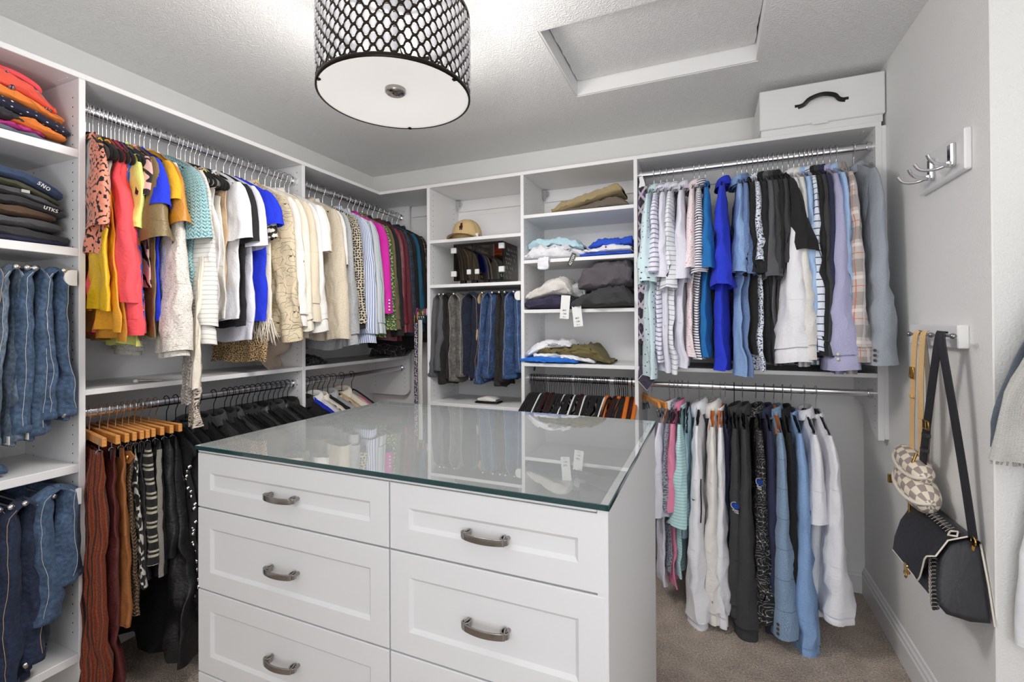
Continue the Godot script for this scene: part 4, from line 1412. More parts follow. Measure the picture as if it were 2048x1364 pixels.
func build_left_rails():
	var T := "tee_shirt"
	rail([
		["tank", -0.934, -0.930, "palegrey", 0.44, 0.0, "v", {"fold": 0.008, "w": 0.15, "hb": 0.13, "th": 0.014, "arm": 0.0}, "blouse", "blouse", "soft pale grey blouse beside the shelf tower"],
		["tee", -0.945, -0.886, "leopard_pink", 0.52, 0.28, "v", {"w": 0.17, "out": 0.1}, "blouse", "blouse", "pink and black leopard print blouse"],
		["cami", -0.955, -0.892, "yellow_satin", 0.71, 0.0, "v", {"hb": 0.215, "fold": 0.010, "ty": -0.15, "w": 0.13, "th": 0.010}, "camisole", "top", "shiny yellow satin camisole"],
		["cami", -0.972, -0.915, "orange_silk", 0.78, 0.0, "v", {"hb": 0.23, "fold": 0.018}, "camisole", "top", "golden orange silk camisole"],
		["tank", -0.984, -0.928, "amber_satin", 0.81, 0.0, "v", {"w": 0.15, "hb": 0.23, "fold": 0.02}, "tank_top", "top", "olive amber sleeveless top with a long hem"],
		["tank", -0.996, -0.944, "coral", 0.68, 0.0, "v", {"hb": 0.245, "fold": 0.026, "w": 0.18, "th": 0.026}, "sleeveless_blouse", "blouse", "coral red sleeveless blouse with ruffled hem"],
		["tank", -1.010, -0.962, "coral", 0.79, 0.0, "v", {"hb": 0.235, "fold": 0.024, "w": 0.18, "th": 0.026}, "sleeveless_blouse", "blouse", "longer coral red sleeveless blouse"],
		["tank", -1.022, -0.978, "paisley", 0.78, 0.0, "v", {"w": 0.175, "hb": 0.215, "th": 0.022}, "sleeveless_blouse", "blouse", "bright blue paisley print blouse"],
		["tee", -1.036, -0.998, "lime", 0.83, 0.27, "v", {"w": 0.165, "hb": 0.15, "out": 0.05}, "blouse", "blouse", "pale lime blouse with short sleeves"],
		["tank", -1.049, -1.012, "orange", 0.4, 0.0, "v", {"w": 0.16, "hb": 0.17}, "tank_top", "top", "ruffled orange tank top"],
		["tee", -1.060, -1.028, "stripe_silk", 0.62, 0.16, "v", {"w": 0.175, "st": 0.04}, "blouse", "blouse", "pink and black swirled silk blouse"],
		["tee", -1.072, -1.040, "olive_satin", 0.80, 0.31, "v", {"w": 0.19, "st": 0.045, "sh": 0.095, "out": 0.2}, "blouse", "blouse", "olive satin blouse with wide short sleeves"],
		["tee", -1.086, -1.052, "royal", 0.74, 0.20, "v", {"w": 0.19, "st": 0.04, "out": 0.3, "sh": 0.09}, T, "tee", "royal blue tee with a wide sleeve near the olive blouse"],
		["tee", -1.104, -1.090, "mustard", 0.62, 0.17, "v", {"w": 0.195, "st": 0.035, "out": 0.28, "sh": 0.085}, T, "tee", "mustard yellow tee"],
		["tee", -1.119, -1.105, "amber_satin", 0.62, 0.25, "v", {"w": 0.19, "st": 0.035, "out": 0.3, "sh": 0.085}, "blouse", "blouse", "dark amber satin blouse behind the mustard tee"],
		["sweat", -1.140, -1.112, "lace", 0.82, 0.70, "v", {"w": 0.195, "st": 0.05, "sw": 0.08, "sh": 0.075, "cuff": 0.02, "out": 0.07}, "lace_blouse", "blouse", "white lace blouse with full long sleeves"],
		["tee", -1.168, -1.170, "aqua_knit", 0.66, 0.29, "v", {"w": 0.205, "st": 0.045, "sw": 0.1, "sh": 0.095, "out": 0.22, "th": 0.02}, "knit_sweater", "sweater", "pale aqua open knit sweater with elbow sleeves"],
		["scarf", -1.190, -1.182, "lace_open", 1.06, 0.0, "", {"ox": 0.165, "w": 0.05, "hb": 0.03, "ty": -0.6, "fold": 0.01}, "lace_scarf", "scarf", "white lace scarf end hanging below the shelf edge"],
		["sweat", -1.206, -1.212, "rib_white", 0.80, 0.61, "v", {"w": 0.195, "st": 0.04, "sw": 0.085, "sh": 0.065, "cuff": 0.07, "out": 0.1}, "cardigan", "sweater", "white ribbed cardigan with long sleeves"],
		["scarf", -1.226, -1.200, "snake_pale", 1.15, 0.0, "", {"ox": 0.185, "w": 0.026, "hb": 0.034, "ty": -0.5}, "scarf", "scarf", "beige snake print scarf reaching below the shelf"],
		["scarf", -1.214, -1.188, "cream", 1.00, 0.0, "", {"ox": 0.215, "w": 0.034, "hb": 0.028, "ty": -0.5}, "scarf", "scarf", "plain cream scarf folded beside the snake print scarf"],
		["cami", -1.240, -1.240, "taupe_satin", 0.60, 0.0, "v", {"w": 0.165, "ty": -0.13}, "camisole", "top", "taupe satin camisole"],
		["cami", -1.256, -1.258, "nude_print", 0.64, 0.0, "v", {"w": 0.15}, "camisole", "top", "nude camisole with black scribbled print"],
		["cami", -1.274, -1.276, "tie_dye", 0.67, 0.0, "v", {"w": 0.16, "ty": -0.19}, "camisole", "top", "pink and yellow tie dye camisole"],
		["tank", -1.294, -1.306, "white", 0.70, 0.0, "v", {"w": 0.165}, "tank_top", "top", "white tank top next to the tie dye camisole"],
		["cami", -1.312, -1.318, "offwhite", 0.74, 0.0, "v", {"w": 0.16, "hb": 0.2}, "camisole", "top", "off white camisole with a draped hem"],
		["cami", -1.330, -1.330, "tan_satin", 0.60, 0.0, "v", {"w": 0.175, "ty": -0.17}, "camisole", "top", "tan satin camisole"],
		["tee", -1.356, -1.376, "white", 0.74, 0.25, "v", {"w": 0.195, "st": 0.035, "sh": 0.085}, T, "tee", "white tee just before the black tee"],
		["tee", -1.382, -1.408, "black", 0.77, 0.26, "v", {"w": 0.195, "st": 0.035, "sh": 0.085}, T, "tee", "black tee between two white tees"],
		["tee", -1.408, -1.440, "lavwhite", 0.83, 0.27, "v", {"w": 0.20, "st": 0.035, "sh": 0.085}, T, "tee", "white tee just after the black tee"],
		["tee", -1.442, -1.510, "royal", 0.75, 0.17, "v", {"w": 0.205, "st": 0.035, "sh": 0.085, "out": 0.3}, T, "tee", "royal blue tee beside the fringed top"],
		["tee", -1.470, -1.520, "black_floral", 0.62, 0.22, "v", {"w": 0.18, "sh": 0.08}, "blouse", "blouse", "black and cream floral blouse"],
		["tank", -1.496, -1.540, "cream", 0.74, 0.0, "v", {"w": 0.185, "hb": 0.195, "fringe": true, "fold": 0.005}, "feather_top", "top", "cream top with a feather fringed hem"],
		["cami", -1.520, -1.530, "snake", 0.93, 0.0, "v", {"w": 0.15, "hb": 0.18}, "camisole", "top", "tan snake print top with a pointed hem"],
		["shirt", -1.548, -1.600, "scribble", 0.82, 0.62, "v", {"w": 0.195, "st": 0.035}, "print_shirt", "shirt", "beige silk shirt with line drawing print"],
		["sweat", -1.584, -1.640, "offwhite", 0.80, 0.56, "v", {"w": 0.2, "st": 0.035}, "blouse", "blouse", "off white blouse with full sleeves"],
		["sweat", -1.620, -1.680, "cream", 0.80, 0.58, "v", {"w": 0.2, "st": 0.035}, "blouse", "blouse", "cream blouse with gathered sleeves"],
		["sweat", -1.656, -1.725, "ecru", 0.78, 0.50, "v", {"w": 0.205, "st": 0.036, "cuff": 0.09, "cuffs": 0.98}, "blouse", "blouse", "ecru blouse with deep ribbed cuffs"],
		["shirt", -1.690, -1.765, "offwhite", 0.80, 0.58, "v", {"w": 0.2, "st": 0.036}, "blouse", "shirt", "off white shirt nearest the middle panel"],
		["tank", -1.716, -1.740, "cream", 0.82, 0.0, "v", {}, "tank_top", "top", "cream sleeveless top pressed behind the cream blouses"],
		["tank", -1.742, -1.760, "ecru", 0.76, 0.0, "v", {}, "tank_top", "top", "ecru sleeveless top pressed behind the ecru blouse"],
		["tee", -1.770, -1.800, "white", 0.76, 0.24, "v", {}, T, "tee", "white tee squeezed beside the middle panel"],
		["tee", -1.798, -1.815, "cream", 0.78, 0.24, "v", {}, T, "tee", "cream tee squeezed beside the middle panel"]
	], Vector3(-2.02, 2.105, 0), Vector3.BACK, 0.0, " on the upper left rod")
	rail([
		["blazer", -1.900, -1.895, "blazer_beige", 0.84, 0.68, "v", {"w": 0.215, "st": 0.042, "sh": 0.075, "out": 0.13}, "blazer", "blazer", "long beige blazer"],
		["shirt", -1.932, -1.930, "offwhite", 0.80, 0.30, "v", {}, "blouse", "blouse", "white blouse with lace at the shoulder"],
		["sweat", -1.972, -1.972, "heather_grey", 0.84, 0.66, "v", {"st": 0.04, "rib": true}, "sweatshirt", "sweater", "heather grey sweatshirt"],
		["sweat", -2.030, -2.040, "dot_knit", 0.76, 0.60, "v", {"w": 0.21, "st": 0.046, "sh": 0.08, "cuff": 0.03, "mc": "black", "out": 0.1}, "knit_sweater", "sweater", "beige knit sweater covered in black dots"],
		["shirt", -2.100, -2.125, "stripe_blue", 0.80, 0.66, "v", {"w": 0.21, "st": 0.055, "sw": 0.09, "sh": 0.085, "cuff": 0.05, "cuffs": 0.85, "out": 0.1}, "striped_shirt", "shirt", "blue and white striped shirt with full sleeves"],
		["shirt", -2.160, -2.200, "stripe_pale", 0.74, 0.60, "v", {"w": 0.205, "st": 0.045}, "striped_shirt", "shirt", "pale grey blouse with fine stripes"],
		["blazer", -2.230, -2.275, "magenta", 0.76, 0.54, "v", {"w": 0.21, "st": 0.04, "cbtn": 4, "mbtn": "pearl"}, "blazer", "blazer", "bright magenta blazer with pearl cuff buttons"],
		["shirt", -2.275, -2.310, "green_floral", 0.84, 0.58, "v", {"st": 0.035}, "print_shirt", "shirt", "green floral print blouse"],
		["shirt", -2.315, -2.345, "olive", 0.76, 0.58, "v", {"st": 0.035}, "blouse", "shirt", "olive brown blouse"],
		["jacket", -2.360, -2.385, "black", 0.80, 0.62, "v", {"st": 0.04}, "jacket", "jacket", "black jacket between the olive and the burgundy tops"],
		["sweat", -2.405, -2.430, "velvet_red", 0.86, 0.60, "d", {"st": 0.038, "th": 0.018}, "velvet_top", "top", "dark red velvet top on a wooden hanger"],
		["blazer", -2.455, -2.475, "burgundy", 0.86, 0.66, "v", {"st": 0.04}, "blazer", "blazer", "burgundy blazer"],
		["jacket", -2.505, -2.520, "denim_dark_plaid", 0.82, 0.62, "v", {"st": 0.04}, "jacket", "jacket", "dark blue checked jacket"],
		["jacket", -2.552, -2.565, "black", 0.66, 0.50, "v", {"st": 0.04}, "vest", "vest", "black padded vest beside the teal sweater"],
		["sweat", -2.605, -2.615, "teal", 0.70, 0.60, "v", {"st": 0.04}, "sweater", "sweater", "teal blue sweater"],
		["jacket", -2.660, -2.660, "black", 0.92, 0.64, "v", {"st": 0.042}, "coat", "coat", "long black coat at the end of the corner rod"],
		["shirt", -2.715, -2.715, "dark_plaid", 0.93, 0.66, "v", {"st": 0.042}, "plaid_shirt", "shirt", "black and tan plaid overshirt in the corner"]
	], Vector3(-2.02, 2.105, 0), Vector3.BACK, 0.0, " in the upper corner bay")
	rail([
		["skirt", -0.945, -0.895, "rust_knit", 0.985, 0.0, "c", {"w": 0.15, "hb": 0.165, "fold": 0.012, "th": 0.02}, "knit_pants", "pants", "rust orange ribbed knit pants"],
		["skirt", -0.975, -0.935, "oxblood_leather", 0.99, 0.0, "c", {"w": 0.15, "hb": 0.16, "fold": 0.016}, "leather_pants", "pants", "dark oxblood leather pants"],
		["skirt", -1.000, -0.962, "tan_leather", 0.72, 0.0, "c", {"w": 0.15, "hb": 0.18, "fold": 0.012}, "leather_skirt", "skirt", "tan brown leather skirt"],
		["skirt", -1.024, -0.985, "sequin_brown", 0.70, 0.0, "c", {"w": 0.145, "hb": 0.165}, "sequin_skirt", "skirt", "brown sequinned skirt with a button tab"],
		["skirt", -1.046, -1.008, "zebra", 0.62, 0.0, "c", {"w": 0.135, "hb": 0.17}, "zebra_skirt", "skirt", "black and white zebra print skirt"],
		["skirt", -1.066, -1.026, "black_leather", 0.60, 0.0, "c", {"w": 0.13, "hb": 0.16}, "leather_skirt", "skirt", "short black leather skirt"],
		["skirt", -1.086, -1.045, "boucle_stripe", 0.545, 0.0, "c", {"w": 0.155, "hb": 0.185, "th": 0.02}, "boucle_skirt", "skirt", "black boucle skirt with cream stripes"],
		["skirt", -1.108, -1.075, "blacksatin", 0.60, 0.0, "c", {"w": 0.16, "hb": 0.18, "th": 0.02}, "side_stripe_pants", "pants", "black pants with a glittering silver side stripe"],
		["skirt", -1.136, -1.108, "black_leather", 0.55, 0.0, "c", {"w": 0.165, "hb": 0.19, "th": 0.02}, "leather_skirt", "skirt", "black leather skirt with a waistband beside the dark dress"],
		["skirt", -1.160, -1.140, "blacksatin", 0.93, 0.0, "c", {"w": 0.15, "hb": 0.26, "fold": 0.035, "th": 0.03, "nr": 30}, "tulle_skirt", "skirt", "long black skirt with a full hem brushing the carpet"],
		["tank", -1.200, -1.190, "black", 0.84, 0.0, "vk", {"w": 0.18, "hb": 0.2, "fold": 0.016}, "sequin_dress", "dress", "black dress with mirror sequins down its edge"],
		["tank", -1.235, -1.225, "black", 0.88, 0.0, "vk", {"w": 0.18}, "dress", "dress", "black sleeveless dress behind the sequin dress"],
		["jacket", -1.275, -1.262, "black", 0.80, 0.62, "vk", {"st": 0.04}, "jacket", "jacket", "black jacket with white piping"],
		["jacket", -1.330, -1.318, "black", 0.80, 0.62, "vk", {"st": 0.04}, "jacket", "jacket", "black tailored jacket beside the white piped one"],
		["shirt", -1.395, -1.385, "charcoal", 0.80, 0.60, "vk", {"st": 0.04}, "shirt", "shirt", "charcoal black shirt with a broad pointed collar"]
	], Vector3(-2.02, 1.035, 0), Vector3.BACK, 0.0, " on the lower left rod")
	# a close row of plain black tops that cannot be told apart
	var z := -1.445
	for k in 13:
		var mm: String = ["black", "charcoal", "blacksatin", "black"][k % 4]
		var p := {"k": ["shirt", "jacket", "sweat"][k % 3], "m": mm, "len": 0.78, "sl": 0.6, "seed": 900 + k * 17, "st": 0.032, "th": 0.016, "w": 0.205 + 0.006 * (k % 3), "sw": 0.08}
		garment(p, "black_top", "plain black top in the close row before the middle panel", "top", Vector3(-2.02, 1.035, z), deg_to_rad(-2 + (k * 37) % 5)).set_meta("group", "black tops packed together on the lower left rod")
		hanger("v", Vector3(-2.02, 1.035, z), 0.0, "black velvet hanger inside one of the close packed plain black tops", "hangers of the plain black tops", "wire_dark")
		z -= 0.0285
	rail([
		["shirt", -1.885, -1.880, "black", 0.78, 0.6, "vk", {}, "shirt", "shirt", "black shirt with a blue lining beside the middle panel"],
		["sweat", -1.915, -1.920, "royal", 0.78, 0.6, "vk", {}, "sweatshirt", "sweater", "royal blue and black sweatshirt"],
		["hood", -1.955, -1.965, "offwhite", 0.78, 0.6, "vk", {"th": 0.022}, "hoodie", "sweater", "white hooded sweatshirt near the middle panel"],
		["shirt", -1.990, -2.005, "cream", 0.78, 0.6, "vk", {}, "blouse", "shirt", "cream shirt with a broad collar"],
		["sweat", -2.025, -2.040, "black", 0.78, 0.6, "vk", {}, "sweater", "sweater", "black sweater next to the grey one"],
		["hood", -2.065, -2.080, "heather_grey", 0.78, 0.6, "vk", {}, "hoodie", "sweater", "heather grey hooded top"],
		["sweat", -2.110, -2.125, "taupe_satin", 0.78, 0.6, "vk", {}, "blouse", "blouse", "light tan satin blouse"],
		["hood", -2.175, -2.190, "cream", 0.78, 0.6, "vk", {"th": 0.022}, "hoodie", "sweater", "cream hooded jacket with soft folds"],
		["tank", -2.260, -2.262, "pink", 0.70, 0.0, "vk", {"ty": -0.12}, "blouse", "blouse", "pale pink blouse at the end of the row"]
	], Vector3(-2.02, 1.035, 0), Vector3.BACK, 0.0, " in the lower corner bay")

func build_back_rails():
	var P := "polo_shirt"
	var pl := {"cuff": 0.0}
	rail([
		["polo", -0.262, -0.272, "aqua_speck", 0.97, 0.43, "h", {"dip": 0.07, "st": 0.04, "sw": 0.09}, P, "polo shirt", "pale aqua polo with tiny dark specks"],
		["polo", -0.229, -0.238, "stripe_purple", 0.96, 0.39, "h", {"st": 0.035, "sw": 0.09}, P, "polo shirt", "white polo with purple grey stripes"],
		["polo", -0.198, -0.204, "lavwhite", 0.97, 0.41, "h", {"dip": 0.04, "st": 0.035, "sw": 0.095}, P, "polo shirt", "plain white polo between two striped polos"],
		["polo", -0.166, -0.172, "stripe_greywhite", 0.97, 0.46, "h", {"dip": 0.05, "st": 0.036, "sw": 0.09}, P, "polo shirt", "white polo with thin grey stripes and sleeve badge"],
		["polo", -0.122, -0.122, "lavwhite", 0.96, 0.42, "h", {"dip": 0.03, "st": 0.04, "sw": 0.095}, P, "polo shirt", "plain white polo beside the red printed shirt"],
		["polo", -0.068, -0.075, "red_print", 0.94, 0.38, "h", {"st": 0.03}, P, "polo shirt", "white polo with scattered red print"],
		["polo", -0.044, -0.044, "stripe_navy", 0.95, 0.40, "h", {"st": 0.034}, P, "polo shirt", "black and white fine striped polo"],
		["tee", -0.016, -0.010, "tealblue", 0.94, 0.38, "h", {"st": 0.036}, "tee_shirt", "tee", "teal blue tee"],
		["polo", 0.064, 0.050, "polo_blue", 0.97, 0.46, "h", {"dip": 0.03, "st": 0.044, "sw": 0.1, "sh": 0.1}, P, "polo shirt", "royal blue polo hanging with space around it"],
		["polo", 0.126, 0.126, "heather_sky", 0.97, 0.40, "h", {"dip": 0.05, "st": 0.03}, P, "polo shirt", "light blue polo"],
		["polo", 0.146, 0.150, "heather_blue", 0.97, 0.41, "h", {"dip": 0.05, "st": 0.034}, P, "polo shirt", "mid blue heather polo"],
		["tee", 0.168, 0.176, "black", 0.92, 0.41, "h", {"st": 0.034}, "tee_shirt", "tee", "black tee beside the floral shirt"],
		["shirt", 0.193, 0.196, "floral_blue", 0.97, 0.36, "h", {"dip": 0.02, "cuff": 0.0, "st": 0.03}, "floral_shirt", "shirt", "white shirt with small blue flowers"],
		["polo", 0.214, 0.221, "black", 0.95, 0.41, "h", {"st": 0.03}, P, "polo shirt", "black polo just right of the floral shirt"],
		["polo", 0.238, 0.246, "graphite", 0.96, 0.43, "h", {"st": 0.034}, P, "polo shirt", "mid grey polo"],
		["polo", 0.258, 0.265, "charcoal", 0.96, 0.41, "h", {"st": 0.03}, P, "polo shirt", "charcoal polo beside the grey one"],
		["polo", 0.278, 0.283, "black", 0.95, 0.40, "h", {"st": 0.03}, P, "polo shirt", "black polo fourth right of the floral shirt"],
		["tee", 0.298, 0.302, "charcoal", 0.94, 0.38, "h", {"st": 0.03}, "tee_shirt", "tee", "charcoal tee beside the large black tee"],
		["tee", 0.318, 0.328, "black", 0.95, 0.34, "d", {"st": 0.058, "sw": 0.11, "out": 0.24, "tz": -0.03}, "tee_shirt", "tee", "large black tee before the white shirts"],
		["shirt", 0.342, 0.340, "white", 0.96, 0.73, "p", {"st": 0.066, "sw": 0.1, "sh": 0.085, "tz": 0.01}, "dress_shirt", "shirt", "white dress shirt with a wide cuff beside the black tees"],
		["shirt", 0.364, 0.364, "offwhite", 0.96, 0.72, "p", {"st": 0.036, "sw": 0.09, "sh": 0.08}, "dress_shirt", "shirt", "second white dress shirt"],
		["shirt", 0.385, 0.388, "skyblue", 0.95, 0.68, "w", {"st": 0.03}, "dress_shirt", "shirt", "light blue dress shirt on a wooden hanger"],
		["shirt", 0.404, 0.408, "grid_blue", 0.95, 0.68, "h", {"st": 0.03}, "dress_shirt", "shirt", "blue and white window check shirt"],
		["shirt", 0.420, 0.426, "black", 0.96, 0.70, "h", {"st": 0.032}, "dress_shirt", "shirt", "black dress shirt left of the charcoal one"],
		["shirt", 0.436, 0.442, "charcoal", 0.96, 0.70, "h", {"st": 0.032}, "dress_shirt", "shirt", "charcoal dress shirt"],
		["shirt", 0.456, 0.460, "navy", 0.95, 0.68, "w", {"st": 0.03}, "dress_shirt", "shirt", "dark navy shirt beside the lavender one"],
		["shirt", 0.480, 0.486, "linen_lavender", 0.97, 0.755, "h", {"dip": 0.02, "st": 0.062, "sw": 0.10, "sh": 0.09, "cbtn": 2, "bside": 1.0}, "linen_shirt", "shirt", "lavender blue linen shirt with two cuff buttons"],
		["shirt", 0.506, 0.512, "skyblue", 0.95, 0.68, "w", {"st": 0.03}, "dress_shirt", "shirt", "sky blue shirt between lavender and plaid shirts"],
		["shirt", 0.530, 0.538, "plaid_beige", 0.97, 0.72, "d", {"dip": 0.02, "st": 0.04, "sw": 0.09, "sh": 0.08, "cbtn": 1}, "plaid_shirt", "shirt", "beige and grey plaid shirt"],
		["blazer", 0.596, 0.612, "blazer_grey", 0.95, 0.79, "h", {"th": 0.026, "st": 0.05, "w": 0.225, "sw": 0.105, "sh": 0.09, "cbtn": 3, "mbtn": "button_brown", "out": 0.1}, "blazer", "blazer", "blue grey blazer at the right end"]
	], Vector3(0, 2.120, -2.52), Vector3.RIGHT, -PI / 2, " on the upper back rod")
	rail([
		["polo", -0.193, -0.225, "lavwhite", 0.93, 0.43, "w", {"st": 0.045, "sw": 0.1}, P, "polo shirt", "white polo nearest the island"],
		["shirt", -0.168, -0.190, "grey_floral", 0.86, 0.40, "h", {"cuff": 0.0}, "print_shirt", "shirt", "grey floral print shirt beside the pink one"],
		["polo", -0.152, -0.168, "pink", 0.93, 0.40, "h", {"st": 0.04}, P, "polo shirt", "pink polo"],
		["tee", -0.132, -0.135, "aqua_stripe", 0.88, 0.46, "h", {"st": 0.045, "sw": 0.1}, "tee_shirt", "tee", "aqua striped tee"],
		["tank", -0.104, -0.104, "powder", 0.70, 0.0, "h", {}, "tank_top", "top", "pale blue sleeveless top on a black hanger"],
		["hood", -0.052, -0.058, "white", 0.92, 0.84, "h", {"th": 0.026, "st": 0.05, "sw": 0.1, "sh": 0.085, "rib": true}, "hoodie", "sweater", "white zip hoodie with a black arm pocket"],
		["hood", 0.010, 0.006, "offwhite", 0.90, 0.79, "w", {"th": 0.026, "st": 0.045, "sw": 0.095, "rib": true}, "hoodie", "sweater", "white hoodie on a wooden hanger"],
		["sweat", 0.044, 0.040, "white", 0.90, 0.80, "w", {"st": 0.03, "cuff": 0.05}, "sweatshirt", "sweater", "white sweatshirt beside the navy vest"],
		["tank", 0.066, 0.070, "navy", 0.82, 0.0, "h", {"th": 0.022, "arm": 0.02, "w": 0.2}, "vest", "vest", "navy padded vest"],
		["jacket", 0.106, 0.100, "charcoal", 0.88, 0.74, "hk", {"st": 0.036}, "jacket", "jacket", "charcoal jacket with an oval badge"],
		["jacket", 0.142, 0.138, "charcoal", 0.94, 0.82, "h", {"th": 0.024, "st": 0.055, "sw": 0.1, "sh": 0.085}, "jacket", "jacket", "dark rain jacket with one full sleeve in front"],
		["shirt", 0.200, 0.200, "maze", 0.93, 0.79, "h", {"st": 0.045, "sw": 0.095, "sh": 0.085, "cuff": 0.0}, "print_shirt", "shirt", "black shirt with white maze print"],
		["jacket", 0.236, 0.240, "navy", 0.92, 0.78, "h", {"st": 0.034}, "jacket", "jacket", "navy jacket behind the maze print shirt"],
		["blazer", 0.276, 0.276, "tweed_blue", 0.93, 0.82, "w", {"th": 0.026, "st": 0.052, "w": 0.22, "sw": 0.11, "sh": 0.1, "cbtn": 3, "mbtn": "button_brown"}, "blazer", "blazer", "blue tweed blazer with brown buttons"],
		["jacket", 0.312, 0.312, "black", 0.93, 0.78, "h", {"st": 0.03}, "jacket", "jacket", "black jacket right of the tweed blazer"],
		["sweat", 0.346, 0.352, "heather_sky", 0.93, 0.84, "h", {"th": 0.024, "st": 0.045, "sw": 0.1, "sh": 0.085, "cuff": 0.06, "cuffs": 0.98}, "sweater", "sweater", "light blue sweater with long hanging sleeve"],
		["polo", 0.400, 0.406, "white", 0.92, 0.36, "h", {"th": 0.026, "st": 0.045, "sw": 0.11}, P, "polo shirt", "white polo with a small blue badge"],
		["sweat", 0.446, 0.462, "white", 0.90, 0.70, "h", {"th": 0.026, "st": 0.05, "sw": 0.12, "sh": 0.1, "cuff": 0.03, "cuffs": 0.98}, "long_sleeve_shirt", "shirt", "white long sleeve shirt ending the row"]
	], Vector3(0, 1.027, -2.53), Vector3.RIGHT, -PI / 2, " on the lower back rod")
	# empty hangers under the folded clothes
	var xs := []
	var g := RandomNumberGenerator.new()
	g.seed = 77
	for k in 12: xs.append([-0.950 + k * 0.0088, "v"])
	for k in 14: xs.append([-0.838 + k * 0.0098, "v"])
	for k in 20: xs.append([-0.690 + k * 0.0098, "v"])
	for k in 6: xs.append([-0.470 + k * 0.011, "v"])
	var special := {7: "p", 11: "d", 14: "d", 21: "p", 26: "p", 30: "d", 32: "p", 43: "p", 44: "w", 46: "d"}
	for k in xs.size():
		var kd: String = special.get(k, "v")
		var l: String = {"v": "black velvet hanger hanging empty on the short rod", "p": "white plastic hanger hanging empty on the short rod", "d": "glossy dark red wooden hanger hanging empty on the short rod", "w": "orange wooden hanger hanging empty on the short rod"}[kd]
		hanger(kd, Vector3(xs[k][0], 1.030, -2.53), -PI / 2 + g.randf_range(-0.1, 0.1), l, {"v": "empty black velvet hangers", "p": "empty white hangers", "d": "empty dark red wooden hangers", "w": "empty orange wooden hangers"}[kd], "wire_dark")
	for k in 5:
		var kd: String = ["w", "d", "w", "d", "w"][k]
		hanger(kd, Vector3(-0.470 + 0.02 + k * 0.0225, 1.030, -2.53), -PI / 2 + 0.04, "orange wooden hanger hanging empty on the short rod" if kd == "w" else "glossy dark red wooden hanger hanging empty on the short rod", "empty orange wooden hangers" if kd == "w" else "empty dark red wooden hangers", "wire_dark")

# a frame lying on a stored surface: rows of rings, row r, column c (normal away from the ring's centre)
func on_ring(rows: Array, r: int, c: int) -> Transform3D:
	var row: PackedVector3Array = rows[r]
	var n := row.size() - 1
	var p := row[c]
	var side := (row[(c + 1) % n] - row[(c + n - 1) % n]).normalized()
	var up: Vector3 = (rows[maxi(r - 1, 0)][c] - rows[mini(r + 1, rows.size() - 1)][c]).normalized()
	var cen := Vector3.ZERO
	for k in n: cen += row[k] / n
	var nn := side.cross(up).normalized()
	if nn.dot(p - cen) < 0: nn = -nn
	return Transform3D(Basis(up.cross(nn).normalized(), up, nn), p)

func find_reg(start: String) -> Dictionary:
	for k in reg:
		if k.begins_with(start): return reg[k]
	push_error("no garment " + start)
	return {}

func oval_badge(g: Dictionary, rows: Array, r: int, c: int, parent: Node):
	var t := on_ring(rows, r, c)
	mat.badge_blue = plain(Color(0.10, 0.22, 0.62), 0.6)
	mat.badge_teal = plain(Color(0.10, 0.45, 0.55), 0.6)
	var ring := PackedVector3Array()
	var oval := PackedVector2Array()
	for k in 25:
		var a := TAU * k / 24
		if k < 24: oval.append(Vector2(0.019 * cos(a), 0.013 * sin(a)))
		if k > 4 and k < 18: ring.append(t * Vector3(0.021 * cos(a), 0.015 * sin(a) + 0.001, 0.002))
	var m := MB.new()
	m.plate(oval, 0.002, t)
	part("badge", m, "badge_blue", parent)
	m = MB.new()
	m.tube(ring, 0.0014, 5)
	part("badge_rim", m, "thread_white", parent)
	text_part("C", 0.019, "badge_teal", parent, t * Transform3D(Basis(), Vector3(0.002, -0.001, 0.0014)))
	text_part("MONEY", 0.0085, "thread_white", parent, t * Transform3D(Basis(), Vector3(0.0, -0.019, 0.002)))
	text_part("CHAR", 0.0085, "thread_white", parent, t * Transform3D(Basis(), Vector3(0.004, -0.027, 0.002)))

